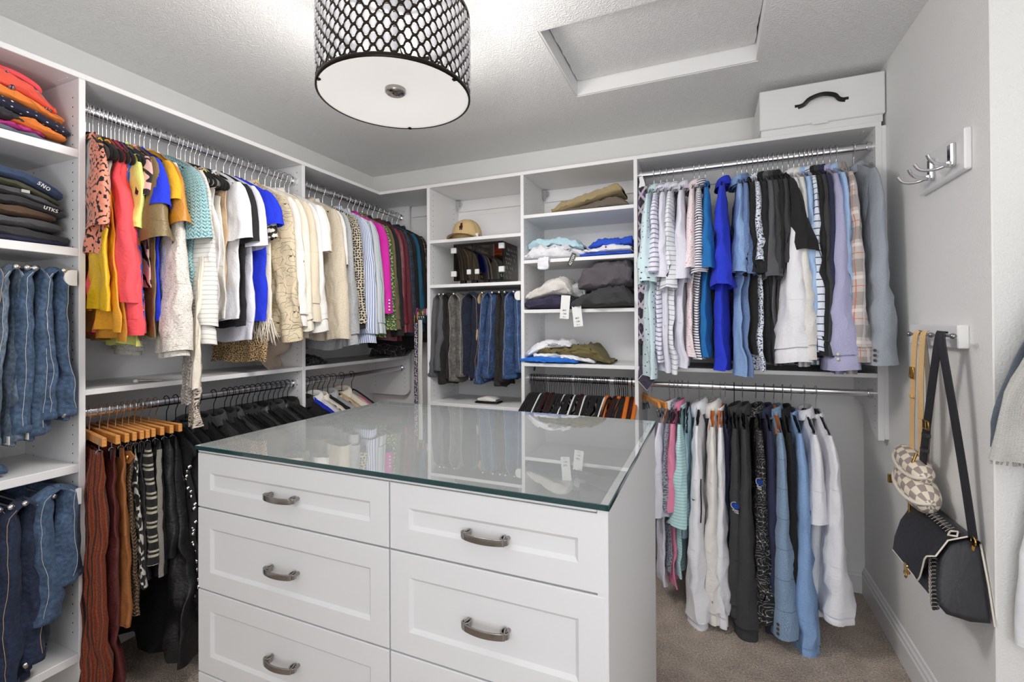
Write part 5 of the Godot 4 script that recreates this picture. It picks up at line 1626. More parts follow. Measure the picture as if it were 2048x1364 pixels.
func build_garment_details():
	var g := find_reg("charcoal jacket with an oval")
	oval_badge(g, g.sleeve, 8, 1, g.sp)
	g = find_reg("black shirt with white maze")
	oval_badge(g, g.sleeve, 5, 2, g.sp)
	g = find_reg("dark rain jacket")
	var t := on_ring(g.sleeve, 6, 2)
	text_part("E", 0.018, "badge_teal", g.sp, t * Transform3D(Basis(Vector3.BACK, 0.3), Vector3(-0.01, 0, 0.001)))
	# white hoodie: black zipped arm pocket and a small curved tick
	g = find_reg("white zip hoodie")
	var z := MB.new()
	var path := PackedVector3Array()
	for r in range(5, 10): path.append(on_ring(g.sleeve, r, 20) * Vector3(0, 0, 0.0015))
	z.tube(path, 0.003, 6)
	part("zip_pocket", z, "black_plastic", g.sp)
	t = on_ring(g.sleeve, 7, 2)
	z = MB.new()
	z.plate(V2([-0.012, 0.004, -0.008, -0.003, -0.003, -0.004, 0.014, 0.006, -0.002, 0.0005, -0.006, 0.001]), 0.0015, t * Transform3D(Basis(), Vector3(0, 0, 0.0012)))
	part("tick_mark", z, "black_plastic", g.sp)
	# square sleeve badge on the thin striped polo
	g = find_reg("white polo with thin grey")
	t = on_ring(g.sleeve, 7, 2)
	z = MB.new()
	z.tube(PackedVector3Array([t * Vector3(-0.013, -0.013, 0.001), t * Vector3(0.013, -0.013, 0.001), t * Vector3(0.013, 0.013, 0.001), t * Vector3(-0.013, 0.013, 0.001), t * Vector3(-0.013, -0.013, 0.001)]), 0.0011, 4)
	part("badge_outline", z, "slate", g.sp)
	text_part("E", 0.020, "slate", g.sp, t * Transform3D(Basis(), Vector3(0, 0, 0.001)))
	g = find_reg("black and white fine striped")
	t = on_ring(g.sleeve, 7, 1)
	text_part("Y", 0.022, "black_plastic", g.sp, t * Transform3D(Basis(Vector3.BACK, -0.4), Vector3(0, 0, 0.001)))
	g = find_reg("white polo with a small blue")
	t = on_ring(g.sleeve, 8, 3)
	z = MB.new()
	z.plate(V2([-0.008, -0.010, 0.008, -0.010, 0.008, 0.010, -0.008, 0.010]), 0.0015, t * Transform3D(Basis(), Vector3(0, 0, 0.001)))
	part("badge", z, "badge_blue", g.sp)
	# silver stripe down the black pants
	g = find_reg("black pants with a glittering")
	z = MB.new()
	path = PackedVector3Array()
	for r in range(2, g.body.size()): path.append(g.body[r][1] + Vector3(0.003, 0, 0.003))
	z.tube(path, 0.009, 6, 0.4, Vector3.BACK)
	mat.silver_trim = cloth("silver_trim", hexc(0xd6d1c6), 0.4, heather(0.5, 60), 0.05, "k", 1.0)
	part("side_stripe", z, "silver_trim", g.o)
	# button tab on the brown skirt
	g = find_reg("brown sequinned skirt")
	z = MB.new()
	z.plate(V2([-0.03, 0.02, 0.012, 0.022, 0.03, 0.0, 0.012, -0.022, -0.03, -0.02]), 0.006, Transform3D(Basis(Vector3.UP, 0.5), g.body[1][2] + Vector3(0.0, -0.02, 0.012)))
	part("button_tab", z, "tan_leather", g.o)
	z = MB.new()
	z.lathe(V2([0, 0.003, 0.007, 0.003, 0.010, 0.001, 0.010, -0.002]), g.body[1][2] + Vector3(0.006, -0.02, 0.017), 16, 1, 1, Basis(Quaternion(Vector3.UP, Vector3(0.45, 0, 0.9).normalized())))
	part("button", z, "brass", g.o)
	# mirror sequins down the edge of the dress
	g = find_reg("black dress with mirror")
	z = MB.new()
	var rr := RandomNumberGenerator.new()
	rr.seed = 31
	for r in range(3, g.body.size() - 1):
		for j in 1 + r % 2:
			var tt := on_ring(g.body, r, [1, 2, 2][j])
			tt.origin += Vector3(0, rr.randf_range(-0.015, 0.015), 0)
			z.lathe(V2([0, 0.0015, 0.006, 0.001, 0.007, -0.001]), tt * Vector3(rr.randf_range(-0.004, 0.004), 0, 0.001), 8, 1, 1, tt.basis * Basis(Vector3.RIGHT, PI / 2 + rr.randf_range(-0.4, 0.4)))
	part("sequins", z, "chrome", g.o).set_meta("kind", "stuff")
	# white piping on the black jacket
	g = find_reg("black jacket with white piping")
	for q in [6, 10]:
		z = MB.new()
		path = PackedVector3Array()
		for c in range(2, 12): path.append(on_ring(g.sleeve, q - 4, c) * Vector3(0, 0, 0.001))
		z.tube(path, 0.0022, 5)
		part("piping", z, "thread_white", g.sp)
	# carpet shoes and cloth on the corner shelf
	var o := thing("sequin_pouch", "black glittering pouch lying on the corner shelf by the middle panel", "pouch", Vector3(-2.03, 1.124, -1.93))
	o.rotation.y = PI / 2
	mat.glitter = cloth("glitter", Color.WHITE, 0.35, specks(hexc(0x101012), hexc(0xb8bcc8), 26, 0.3, 68, 0.35), 0.12, "k", 1.4)
	part("body", lump([-0.07, 0.012, -0.03, 0.05, 0.04, 0.045, 0.09, 0.014], [-0.07, 0.0, 0.09, 0.0], 0.06, 5, 0.010, 1), "glitter", o)
	o = thing("plaid_scarf", "black and cream plaid scarf slumped at the far end of the corner shelf", "scarf", Vector3(-2.02, 1.124, -2.66))
	o.rotation.y = PI / 2
	part("body", lump([-0.12, 0.03, -0.05, 0.07, 0.05, 0.10, 0.09, 0.09], [-0.12, 0.0, 0.09, 0.0], 0.11, 6, 0.014, 2), "dark_plaid", o)

# ---------------------------------------------------------------- folded clothes and other things

# a folded or heaped garment: a closed body along x with given lower and upper outlines.
# top/bot: [x, y, x, y ...] in metres, d: half depth, z along the shelf depth
func lump(top: Array, bot: Array, d: float, sd: int, crease := 0.006, layers := 2, round := 3.2, front := []) -> MB:
	var T := V2(top)
	var Bt := V2(bot)
	var x0 := maxf(T[0].x, Bt[0].x)
	var x1 := minf(T[T.size() - 1].x, Bt[Bt.size() - 1].x)
	var N := 34
	var C := 36
	var rows := []
	for r in N + 1:
		var u := float(r) / N
		var s := 0.5 - 0.5 * cos(u * PI)          # denser at the ends
		var x := lerpf(x0, x1, s)
		var yt := at_x(T, x)
		var yb := at_x(Bt, x)
		var e := pow(sin(clampf(u, 0.0, 1.0) * PI), 0.30) if r > 0 and r < N else 0.0
		var h := maxf(yt - yb, 0.004) * 0.5
		var row := PackedVector3Array()
		for c in C + 1:
			var a := TAU * c / C + PI / 2
			var ca := signf(cos(a)) * pow(absf(cos(a)), 2.0 / round)
			var sa := signf(sin(a)) * pow(absf(sin(a)), 2.0 / round)
			var y := sa * h * (0.35 + 0.65 * e)
			var z := -ca * d * (0.72 + 0.28 * e)
			if layers > 1 and z > 0: z -= 0.007 * pow(absf(cos((sa * 0.5 + 0.5) * PI * layers)), 8) * e
			var k := crease
			var nz := wob.get_noise_3d(x * 9 + sd * 3.7, y * 22, z * 9 + sd) + 1.1 * (0.35 - absf(wob.get_noise_3d(x * 17 + sd, y * 26, z * 13))) + 0.5 * (0.3 - absf(wob.get_noise_3d(x * 38 + sd, y * 50, z * 34)))
			var px := x + k * 0.6 * wob.get_noise_3d(x * 12, y * 20 + sd, z * 12)
			if sa > -0.6: y += nz * k * 1.6 * (0.3 + 0.7 * e)
			z += k * wob.get_noise_3d(x * 14 - sd, y * 25, 3.1) * 1.4
			row.append(Vector3(px, (yt + yb) * 0.5 + y, z))
		rows.append(row)
	var m := MB.new()
	m.grid(rows, true)
	return m

func at_x(p: PackedVector2Array, x: float) -> float:
	for k in p.size() - 1:
		if x <= p[k + 1].x:
			var t := clampf((x - p[k].x) / maxf(p[k + 1].x - p[k].x, 1e-5), 0, 1)
			var a := p[maxi(k - 1, 0)].y
			var b := p[mini(k + 2, p.size() - 1)].y
			return lerpf(lerpf(p[k].y, p[k + 1].y, t), cubic_interpolate(p[k].y, p[k + 1].y, a, b, t), 0.7)
	return p[p.size() - 1].y

func text_part(txt: String, size: float, material, parent: Node, tf: Transform3D, depth := 0.0006, serif := false) -> MeshInstance3D:
	var t := TextMesh.new()
	t.text = txt
	var f := SystemFont.new()
	f.font_names = PackedStringArray(["Droid Serif" if serif else "Droid Sans"])
	f.font_weight = 700
	t.font = f
	t.font_size = 32
	t.pixel_size = size / 32.0
	t.depth = depth
	var o := part("lettering", t, material, parent)
	o.transform = tf
	return o

# jeans or pants folded over a peg; local x along the peg, origin on the peg
func draped(nm: String, label: String, at: Vector3, ry: float, material: String, half: float, ln: float, th: float, sd: int, seam := "thread", o2 := {}) -> Node3D:
	var o := thing(nm, label, "jeans" if material.begins_with("denim") else "pants", at)
	o.rotation.y = ry
	var m := MB.new()
	var hems := []
	for f in [1, -1]:
		var l: float = ln * (1.0 if f > 0 else o2.get("back", 0.93))
		var p := {"k": "", "w": half, "hb": half * o2.get("flare", 1.08), "ty": 0.014, "sd": 0.012, "nw": half * 0.7, "th": th * 0.5, "fold": o2.get("fold", 0.008), "len": l, "seed": sd + f, "ox": o2.get("ox", 0.0)}
		var rows := body_rows(p)
		for r in rows.size():
			var v := float(r) / (rows.size() - 1)
			var row: PackedVector3Array = rows[r]
			for c in row.size():
				row[c].z += f * th * 0.52 * smoothstep(0.0, 0.08, v) + o2.get("lean", 0.0) * v
				row[c].x += o2.get("leanx", 0.0) * v
			rows[r] = row
		m.grid(rows, true)
		hems.append(rows)
	part("legs", m, material, o)
	for j in 2:
		var rows: Array = hems[j]
		var last: PackedVector3Array = rows[rows.size() - 1]
		var H := MB.new()
		var rr := []
		for q in [[0.022, 1.015], [0.010, 1.03], [0.0, 1.02], [-0.003, 0.97]]:
			var row := PackedVector3Array()
			var cen := (last[0] + last[22]) * 0.5
			for v in last: row.append(cen + (v - cen) * q[1] + Vector3(0, q[0], 0))
			rr.append(row)
		H.grid(rr, true)
		part("hem", H, material, o)
		if seam != "":
			# stitched side seams along the room-side edge
			for c in [1 if j == 0 else 43]:
				var path := PackedVector3Array()
				for r in range(1, rows.size()): path.append(rows[r][c] + Vector3(0.0004, 0, 0.0006 if c == 1 else -0.0006))
				var S := MB.new()
				S.tube(path, 0.0006, 4)
				part("seam", S, seam, o)
	if o2.has("band"):
		# waistband end with a button or a leather patch
		var rows: Array = hems[1]
		var last: PackedVector3Array = rows[rows.size() - 1]
		var c := last[2]
		var wb := MB.new()
		wb.box(Vector3(c.x - 0.050, c.y + 0.004, c.z), Vector3(0.09, 0.045, 0.016), 0.004)
		part("waistband", wb, material, o)
		if o2.band == "button":
			var b := MB.new()
			b.lathe(V2([0, 0.004, 0.006, 0.004, 0.0095, 0.0015, 0.0095, -0.002]), Vector3.ZERO, 14, 1, 1, Basis(Quaternion(Vector3.UP, Vector3(0.8, 0, 0.6))))
			part("button", b, "nickel_edge", o, c + Vector3(-0.006, 0.004, 0.010))
		else:
			part("patch", mbox(c + Vector3(-0.020, 0.002, 0.009), Vector3(0.034, 0.026, 0.003), 0.001), "thread_white", o)
	return o

func peg_rack(label: String, at: Vector3, pegs: Array, dir: Vector3, side: Vector3, a: float, b: float, ln: float, endcap: float) -> Node3D:
	# pegs with ball ends standing out of a bar; bar runs along side from a to b
	var o := thing("pants_rack", label, "pants rack", at)
	var bar := MB.new()
	bar.box(side * ((a + b) / 2) - dir * ln + Vector3(0, 0, 0), side.abs() * absf(b - a) + Vector3.UP * 0.03 + dir.abs() * 0.02, 0.003)
	part("bar", bar, "rod_metal", o)
	for q in pegs:
		var m := MB.new()
		m.tube(PackedVector3Array([side * q - dir * ln, side * q]), 0.0045, 8)
		var pg := part("peg", m, "chrome", o)
		var s := SphereMesh.new()
		s.radius = 0.0095
		s.height = 0.019
		s.radial_segments = 14
		s.rings = 8
		part("ball_end", s, "chrome", pg, side * q)
	# rounded white end cap of the slide
	var pl := PackedVector2Array()
	for k in 13:
		var t := PI / 2 + PI * k / 12.0
		pl.append(Vector2(cos(t) * 0.020, sin(t) * 0.026))
	pl.append_array(V2([0.014, -0.026, 0.014, 0.026]))
	var cp := MB.new()
	var bs := Basis(-side if side.z < 0 or side.x < 0 else side, Vector3.UP, dir)
	cp.plate(pl, 0.012, Transform3D(Basis(side, Vector3.UP, dir), side * endcap + Vector3(0, -0.022, 0)))
	part("end_cap", cp, "white_plastic", o)
	return o

func build_tower_left():
	# local x runs away from the camera along the wall, z into the room
	var R := PI / 2
	var fold := func(nm: String, label: String, material: String, top: Array, bot: Array, sd: int, d := 0.145, cr := 0.005, lay := 2, dx := 0.0) -> Node3D:
		var o := thing(nm, label, "folded clothes", Vector3(-2.135 + dx, 0, -0.55))
		o.rotation.y = R
		var tt := top.duplicate()
		var bb := bot.duplicate()
		part("body", lump(tt, bb, d, sd, cr, lay), material, o)
		return o
	mat.coral_print = cloth("coral_print", Color.WHITE, 0.9, tex(256, 256, func(u, v):
		var c := Color(0.95, 0.38, 0.30)
		for q in [[0.25, 0.3, 0.6], [0.42, 0.5, -0.7], [0.72, 0.72, 0.3], [0.78, 0.22, 1.1], [0.22, 0.78, -0.2], [0.5, 0.86, 0.9]]:
			var d := Vector2(u - q[0], v - q[1]).rotated(q[2])
			var e := (d / Vector2(0.16, 0.055)).length()
			if e < 1.0: c = Color(0.14, 0.13, 0.30) if absf(d.y) < 0.007 or fposmod(d.x * 22 + absf(d.y) * 16, 1.0) < 0.33 or e > 0.9 else Color(0.90, 0.92, 0.93)
		return c), 0.17)
	mat.navy_dots = cloth("navy_dots", Color.WHITE, 0.9, specks(hexc(0x24243c), hexc(0xe8e8ee), 5, 0.13, 66), 0.13)
	# upper shelf, from the bottom of the stack up (y of the shelf 1.941)
	fold.call("folded_shirt", "slate grey folded shirt at the bottom of the bright stack", "slate", [-0.10, 1.965, 0.2, 1.963, 0.345, 1.955], [-0.10, 1.943, 0.345, 1.943], 1)
	fold.call("folded_shirt", "hot pink folded shirt in the bright stack", "hotpink", [-0.08, 1.985, 0.15, 1.982, 0.22, 1.974, 0.275, 1.966], [-0.08, 1.965, 0.275, 1.962], 2, 0.15, 0.008)
	fold.call("folded_shirt", "orange folded shirt low in the bright stack", "orange", [0.19, 2.010, 0.24, 2.005, 0.325, 1.985], [0.19, 1.985, 0.25, 1.972, 0.325, 1.962], 3, 0.15, 0.006)
	fold.call("folded_shirt", "charcoal folded shirt in the bright stack", "charcoal", [-0.10, 2.024, 0.12, 2.024, 0.20, 2.018, 0.22, 2.01], [-0.10, 1.983, 0.22, 1.985], 4, 0.148, 0.009)
	fold.call("folded_shirt", "navy folded shirt with white dots", "navy_dots", [-0.10, 2.052, 0.15, 2.052, 0.25, 2.036, 0.338, 2.008], [-0.10, 2.024, 0.2, 2.014, 0.338, 1.985], 5, 0.15, 0.005)
	fold.call("folded_shirt", "orange folded shirt under the coral printed one", "orange", [-0.10, 2.094, 0.15, 2.092, 0.25, 2.068, 0.318, 2.045], [-0.10, 2.052, 0.2, 2.046, 0.318, 2.018], 6, 0.15, 0.007)
	var ct: Node3D = fold.call("folded_shirt", "coral folded shirt with white and navy leaf print on top", "coral_print", [-0.10, 2.135, 0.12, 2.137, 0.22, 2.130, 0.26, 2.110, 0.300, 2.075], [-0.10, 2.094, 0.2, 2.078, 0.300, 2.045], 7, 0.15, 0.008)
	var loop := MB.new()
	loop.tube(curve(V3([0.15, 2.142, 0.12, 0.20, 2.137, 0.13, 0.245, 2.118, 0.135, 0.258, 2.104, 0.12, 0.24, 2.106, 0.09, 0.19, 2.132, 0.07]), 5), 0.008, 8, 0.6)
	part("strap", loop, "coral", ct)
	fold.call("folded_shirt", "red folded top peeking out behind the coral shirt", "coral", [0.20, 2.118, 0.27, 2.105, 0.325, 2.062], [0.20, 2.06, 0.325, 2.036], 8, 0.1, 0.012, 1, -0.045)
	# second shelf (1.606)
	var dk := [["navy", "navy blue folded sweatpants with white letters", [-0.10, 1.632, 0.33, 1.628], [-0.10, 1.608, 0.33, 1.608]],
		["charcoal", "charcoal folded pants above the navy bottom layer", [-0.10, 1.660, 0.2, 1.660, 0.335, 1.652], [-0.10, 1.634, 0.335, 1.610]],
		["graphite", "dark grey folded pants in the dark stack", [-0.10, 1.688, 0.2, 1.690, 0.318, 1.684], [-0.10, 1.660, 0.318, 1.655]],
		["umber", "brown folded pants in the dark stack", [-0.10, 1.722, 0.2, 1.724, 0.300, 1.710], [-0.10, 1.688, 0.300, 1.688]],
		["charcoal", "charcoal folded leggings with white lettering", [-0.10, 1.757, 0.2, 1.754, 0.325, 1.728], [-0.10, 1.722, 0.22, 1.722, 0.325, 1.702]],
		["graphite", "dark grey folded pants with a small pale tag", [-0.10, 1.784, 0.2, 1.778, 0.320, 1.742], [-0.10, 1.757, 0.2, 1.755, 0.320, 1.727]],
		["army", "army green folded pants in the dark stack", [-0.10, 1.810, 0.2, 1.800, 0.31, 1.760], [-0.10, 1.784, 0.2, 1.779, 0.31, 1.742]],
		["inkblue", "ink blue folded sweatpants on top of the dark stack", [-0.10, 1.846, 0.18, 1.846, 0.26, 1.830, 0.318, 1.795], [-0.10, 1.810, 0.2, 1.800, 0.318, 1.760]]]
	for k in dk.size():
		var q = dk[k]
		var o: Node3D = fold.call("folded_pants", ("navy blue folded pants at the bottom of the dark stack" if k == 0 else q[1]), q[0], q[2], q[3], 20 + k, 0.148, 0.004, 2)
		if k == 7: text_part("SNO", 0.017, "thread_white", o, Transform3D(Basis(Vector3.BACK, -0.5) * Basis(), Vector3(0.258, 1.795, 0.152)))
		if k == 4: text_part("UTKS", 0.016, "thread_white", o, Transform3D(Basis(Vector3.BACK, -0.2), Vector3(0.275, 1.724, 0.152)))
		if k == 5: part("tag", mbox(Vector3(0.215, 1.768, 0.148), Vector3(0.02, 0.010, 0.004), 0.001), "palegrey", o)
	# jeans racks (pegs point into the room)
	peg_rack("chrome pants rack with ball ended pegs on the left wall, upper one", Vector3(-1.962, 1.525, -0.55), [0.02, 0.06, 0.10, 0.135, 0.184, 0.209, 0.227, 0.299], Vector3.RIGHT, Vector3.FORWARD, -0.24, 0.335, 0.33, 0.318)
	peg_rack("chrome pants rack with ball ended pegs on the left wall, lower one", Vector3(-1.945, 0.797, -0.55), [0.02, 0.06, 0.10, 0.140, 0.166, 0.198, 0.266], Vector3.RIGHT, Vector3.FORWARD, -0.24, 0.335, 0.33, 0.322)
	var jx := -2.085
	draped("jeans", "dark ink jeans folded on the upper rack beside the pale grey pair", Vector3(jx, 1.525, -0.660), 0, "denim_ink", 0.115, 0.53, 0.045, 301, "", {"lean": 0.03})
	draped("jeans", "blue jeans with a stitched waistband, first pair on the upper rack", Vector3(jx, 1.525, -0.690), 0, "denim_wash", 0.125, 0.46, 0.030, 303, "thread", {"lean": 0.04, "band": "patch"})
	draped("jeans", "pale grey blue jeans folded on the upper rack", Vector3(jx, 1.525, -0.738), 0, "denim_light", 0.118, 0.535, 0.036, 305, "thread_white", {"lean": 0.03, "band": "patch", "back": 1.0})
	draped("jeans", "stonewashed jeans with white stitching on the upper rack", Vector3(jx, 1.525, -0.786), 0, "denim_wash", 0.130, 0.51, 0.046, 309, "thread_white", {"band": "patch", "back": 1.03, "lean": 0.012, "fold": 0.011})
	draped("jeans", "mid blue jeans nearest the panel on the upper rack", Vector3(jx, 1.525, -0.835), 0, "denim_mid", 0.125, 0.485, 0.040, 313, "thread_white", {"band": "button", "back": 0.97, "lean": -0.005, "flare": 1.2, "fold": 0.014})
	draped("jeans", "dark indigo jeans folded on the lower rack", Vector3(jx, 0.797, -0.690), 0, "denim_dark", 0.125, 0.52, 0.05, 317, "thread", {"lean": 0.02, "band": "patch"})
	draped("jeans", "deep indigo jeans beside the pale folded pair on the lower rack", Vector3(jx + 0.01, 0.797, -0.750), 0, "denim_dark", 0.135, 0.55, 0.06, 321, "thread", {"lean": 0.0, "band": "button", "back": 0.9, "fold": 0.012})
	draped("jeans", "faded jeans bunched over the end peg of the lower rack", Vector3(jx + 0.02, 0.815, -0.828), 0, "denim_mid", 0.135, 0.40, 0.066, 327, "thread_white", {"band": "patch", "back": 0.78, "fold": 0.016, "lean": 0.0})
	var fj := thing("folded_jeans", "blue jeans folded flat on the shelf between the two jeans racks", "folded clothes", Vector3(-2.13, 0, -0.55))
	fj.rotation.y = R
	part("body", lump([-0.12, 0.955, 0.08, 0.955, 0.14, 0.935, 0.185, 0.91], [-0.12, 0.878, 0.185, 0.878], 0.14, 41, 0.008, 3), "denim_mid", fj)

func build_back_shelves():
	# baseball cap
	var cap := thing("baseball_cap", "tan baseball cap with a small brown bear patch on the top shelf", "cap", Vector3(-1.388, 1.860, -2.575))
	cap.rotation.y = 0.10
	var prof := PackedVector2Array()
	for k in 11:
		var a := PI / 2 * k / 10.0
		prof.append(Vector2(0.094 * pow(sin(PI / 2 - a), 0.72), 0.012 + 0.118 * pow(sin(a), 0.9)))
	prof.insert(0, Vector2(0.092, 0.0))
	var cr := MB.new()
	cr.lathe(prof, Vector3.ZERO, 32, 1.0, 1.05)
	cloth("cap_tan", hexc(0xc9ae7e), 0.9)
	part("crown", cr, "cap_tan", cap)
	var br := MB.new()
	var rows := []
	for r in 7:
		var q := r / 6.0
		var row := PackedVector3Array()
		for c in 21:
			var a := lerpf(-1.15, 1.15, c / 20.0)
			var rr := 0.090 + q * 0.072 * cos(a * 1.2)
			row.append(Vector3(rr * sin(a) * (1 + 0.0 * q), 0.014 - 0.012 * q - 0.03 * pow(absf(sin(a)), 2) * q + 0.0, rr * cos(a) * 1.03))
		rows.append(row)
	br.grid(rows)
	var rows2 := []
	for row in rows:
		var r2 := PackedVector3Array()
		for v in row: r2.append(v - Vector3(0, 0.003, 0))
		rows2.append(r2)
	br.grid(rows2, false, true)
	part("brim", br, "cap_tan", cap, Vector3(0, 0.016, 0))
	for k in 6:
		var sm := MB.new()
		var path := PackedVector3Array()
		for j in range(1, 11): path.append(Vector3(prof[j].x * cos(k * PI / 3 + PI / 6), prof[j].y + 0.0005, prof[j].x * sin(k * PI / 3 + PI / 6) * 1.05))
		sm.tube(path, 0.001, 4)
		part("seam", sm, "khaki", cap)
	var bt := MB.new()
	bt.lathe(V2([0, 0.006, 0.006, 0.004, 0.007, 0]), Vector3(0, 0.129, 0), 10)
	part("top_button", bt, "cap_tan", cap)
	part("back_strap", lump([0.03, 0.035, 0.085, 0.04], [0.03, 0.004, 0.085, 0.004], 0.02, 3, 0.0, 1), "thread_white", cap, Vector3(0.01, 0, 0.035))
	# standing bear patch: body, head, ears, legs in one flat shape
	var bear := MB.new()
	var bp := V2([-0.008, -0.022, -0.003, -0.022, -0.002, -0.012, 0.002, -0.012, 0.003, -0.022, 0.009, -0.022, 0.009, -0.008, 0.012, -0.002, 0.009, 0.006, 0.006, 0.011, 0.008, 0.016, 0.006, 0.021, 0.007, 0.025, 0.003, 0.024, -0.002, 0.024, -0.006, 0.025, -0.005, 0.020, -0.007, 0.016, -0.004, 0.011, -0.009, 0.005, -0.013, -0.003, -0.009, -0.008])
	var fwd := Vector3(0.0, 0.3, 1.0).normalized()
	bear.plate(bp, 0.003, Transform3D(Basis(Vector3.RIGHT, Vector3.UP.slide(fwd).normalized(), fwd), Vector3(0, 0.072, 0.0925)))
	part("bear_patch", bear, "wood_dark", cap)

	# smoked mirror case with two doors
	mat.smoke = plain(Color(0.30, 0.285, 0.27), 0.03, 1.0)
	var bx := thing("display_case", "smoked mirror display case with two doors and white latches", "case", Vector3(-1.305, 1.586, -2.67))
	part("carcass", span(Vector3(-0.168, 0.026, -0.115), Vector3(0.168, 0.268, 0.112), 0.001), "smoke", bx)
	for s in [-1, 1]:
		part("door", mbox(Vector3(-0.0505 + (0.0 if s < 0 else 0.118) - (0.052 if s < 0 else 0.0) + (0.0 if s < 0 else 0.0), 0.147, 0.1145), Vector3(0.128 if s < 0 else 0.198, 0.240, 0.004), 0.0005), "smoke", bx)
	for q in [[-0.163, 0.215], [-0.163, 0.07], [0.163, 0.225], [0.163, 0.085]]:
		part("hinge", mbox(Vector3(q[0], q[1], 0.118), Vector3(0.036, 0.034, 0.02), 0.003), "white_plastic", bx)
	for x in [-0.056, 0.0]:
		part("latch", mbox(Vector3(x, 0.078, 0.122), Vector3(0.028, 0.03, 0.012), 0.003), "white_plastic", bx)
	for x in [-0.11, -0.03, 0.05, 0.14]:
		part("foot", mbox(Vector3(x, 0.013, 0.095), Vector3(0.034, 0.026, 0.03), 0.002), "black_plastic", bx)
	var ln := MB.new()
	var g := RandomNumberGenerator.new()
	g.seed = 8
	for k in 6:
		var w := -0.05 + k * 0.027
		for j in 7:
			var y := 0.045 + j * 0.028
			if g.randf() < 0.75: ln.box(Vector3(0.1687, y, w - (y - 0.13) * 0.62), Vector3(0.0006, 0.024 * g.randf_range(0.4, 1.0), 0.0014 + 0.001 * (k % 2)), 0, Basis(Vector3.RIGHT, 0.55))
	part("printed_lines", ln, "thread_white", bx).set_meta("kind", "stuff")

	# pants rack of the narrow tower
	peg_rack("chrome pants rack with ball ended pegs in the narrow back tower", Vector3(-1.29, 1.527, -2.478), [-0.241, -0.212, -0.139, 0.053, 0.118, 0.163, 0.198, 0.254], Vector3.BACK, Vector3.RIGHT, -0.28, 0.28, 0.30, 0.282)
	var z := -2.60
	var R := -PI / 2
	draped("pants", "grey pleated pants at the left of the narrow tower", Vector3(-1.545, 1.527, z), R, "graphite", 0.12, 0.50, 0.044, 401, "", {"fold": 0.016, "lean": 0.03, "flare": 1.15})
	draped("pants", "black pants behind the grey pleated pair", Vector3(-1.490, 1.527, z), R, "denim_black", 0.11, 0.55, 0.044, 405, "", {"fold": 0.012})
	draped("jeans", "washed grey jeans with pale seams in the narrow tower", Vector3(-1.425, 1.527, z), R, "denim_grey", 0.125, 0.53, 0.060, 409, "thread_white", {"fold": 0.010, "lean": -0.02, "flare": 1.15})
	draped("jeans", "dark navy jeans in the middle of the narrow tower", Vector3(-1.325, 1.527, z), R, "denim_ink", 0.12, 0.49, 0.074, 413, "thread", {"fold": 0.008, "band": "patch", "back": 1.04})
	draped("pants", "beige pants between two pairs of jeans", Vector3(-1.250, 1.527, z), R, "khaki", 0.115, 0.52, 0.036, 417, "", {"fold": 0.012, "lean": 0.02})
	draped("jeans", "bright blue jeans with orange stitching in the narrow tower", Vector3(-1.200, 1.527, z), R, "denim_blue", 0.125, 0.53, 0.052, 421, "thread", {"fold": 0.010, "lean": 0.03, "band": "button", "flare": 1.2})
	draped("jeans", "black jeans between two blue pairs", Vector3(-1.125, 1.527, z), R, "denim_black", 0.115, 0.55, 0.040, 425, "", {"fold": 0.008})
	draped("jeans", "blue jeans nearest the right panel of the narrow tower", Vector3(-1.050, 1.527, z), R, "denim_blue", 0.125, 0.50, 0.056, 429, "thread_white", {"fold": 0.012, "lean": -0.008})
	var ht := thing("slipper", "black and white slipper lying under the hanging pants", "slipper", Vector3(-1.24, 0.866, -2.57))
	part("sole", lump([-0.075, 0.012, 0.075, 0.012], [-0.075, 0.0, 0.075, 0.0], 0.05, 3, 0.0, 1), "black_plastic", ht)
	part("upper", lump([-0.06, 0.032, 0.0, 0.042, 0.062, 0.032], [-0.06, 0.010, 0.062, 0.010], 0.045, 4, 0.002, 1), "thread_white", ht)

	# belt rack on the outside of the narrow tower, with two belts
	var bk := thing("belt_rack", "chrome sliding belt rack with small hooks beside the narrow tower", "belt rack", Vector3(-1.655, 1.42, -2.50))
	part("slide", mbox(Vector3(0.030, 0, -0.10), Vector3(0.022, 0.05, 0.26), 0.003), "chrome", bk)
	part("end_cap", mbox(Vector3(-0.032, 0, 0.028), Vector3(0.012, 0.05, 0.012), 0.004), "magenta", bk)
	part("arm", mbox(Vector3(0.004, 0.0, 0.030), Vector3(0.075, 0.042, 0.008), 0.002), "chrome", bk)
	for x in [-0.026, -0.008, 0.008]:
		var h := MB.new()
		h.tube(arc(Vector3(x, -0.034, 0.030), Vector3.RIGHT, Vector3.UP, 0.009, -2.6, 1.2, 10), 0.002, 6)
		part("hook", h, "chrome", bk)
	var be := thing("belt", "long pale grey belt hanging from the belt rack", "belt", Vector3(-1.660, 1.372, -2.462))
	var bm := MB.new()
	bm.tube(curve(V3([0, 0, 0, 0.003, -0.1, 0.002, 0.0, -0.3, 0.004, 0.004, -0.55, 0.002, 0.003, -0.68, 0.003]), 5), 0.016, 8, 0.16, Vector3.RIGHT)
	cloth("belt_grey", hexc(0xc9c8c4), 0.6)
	part("strap", bm, "belt_grey", be)
	var bb := MB.new()
	bb.tube(V3([-0.017, 0.0, 0, -0.017, 0.05, 0, 0.017, 0.05, 0, 0.017, 0.0, 0, -0.017, 0.0, 0]), 0.0025, 6)
	part("buckle", bb, "brass", be)
	var b2 := thing("bag_strap", "navy blue woven strap with white and orange pattern beside the grey belt", "strap", Vector3(-1.697, 1.372, -2.470))
	bm = MB.new()
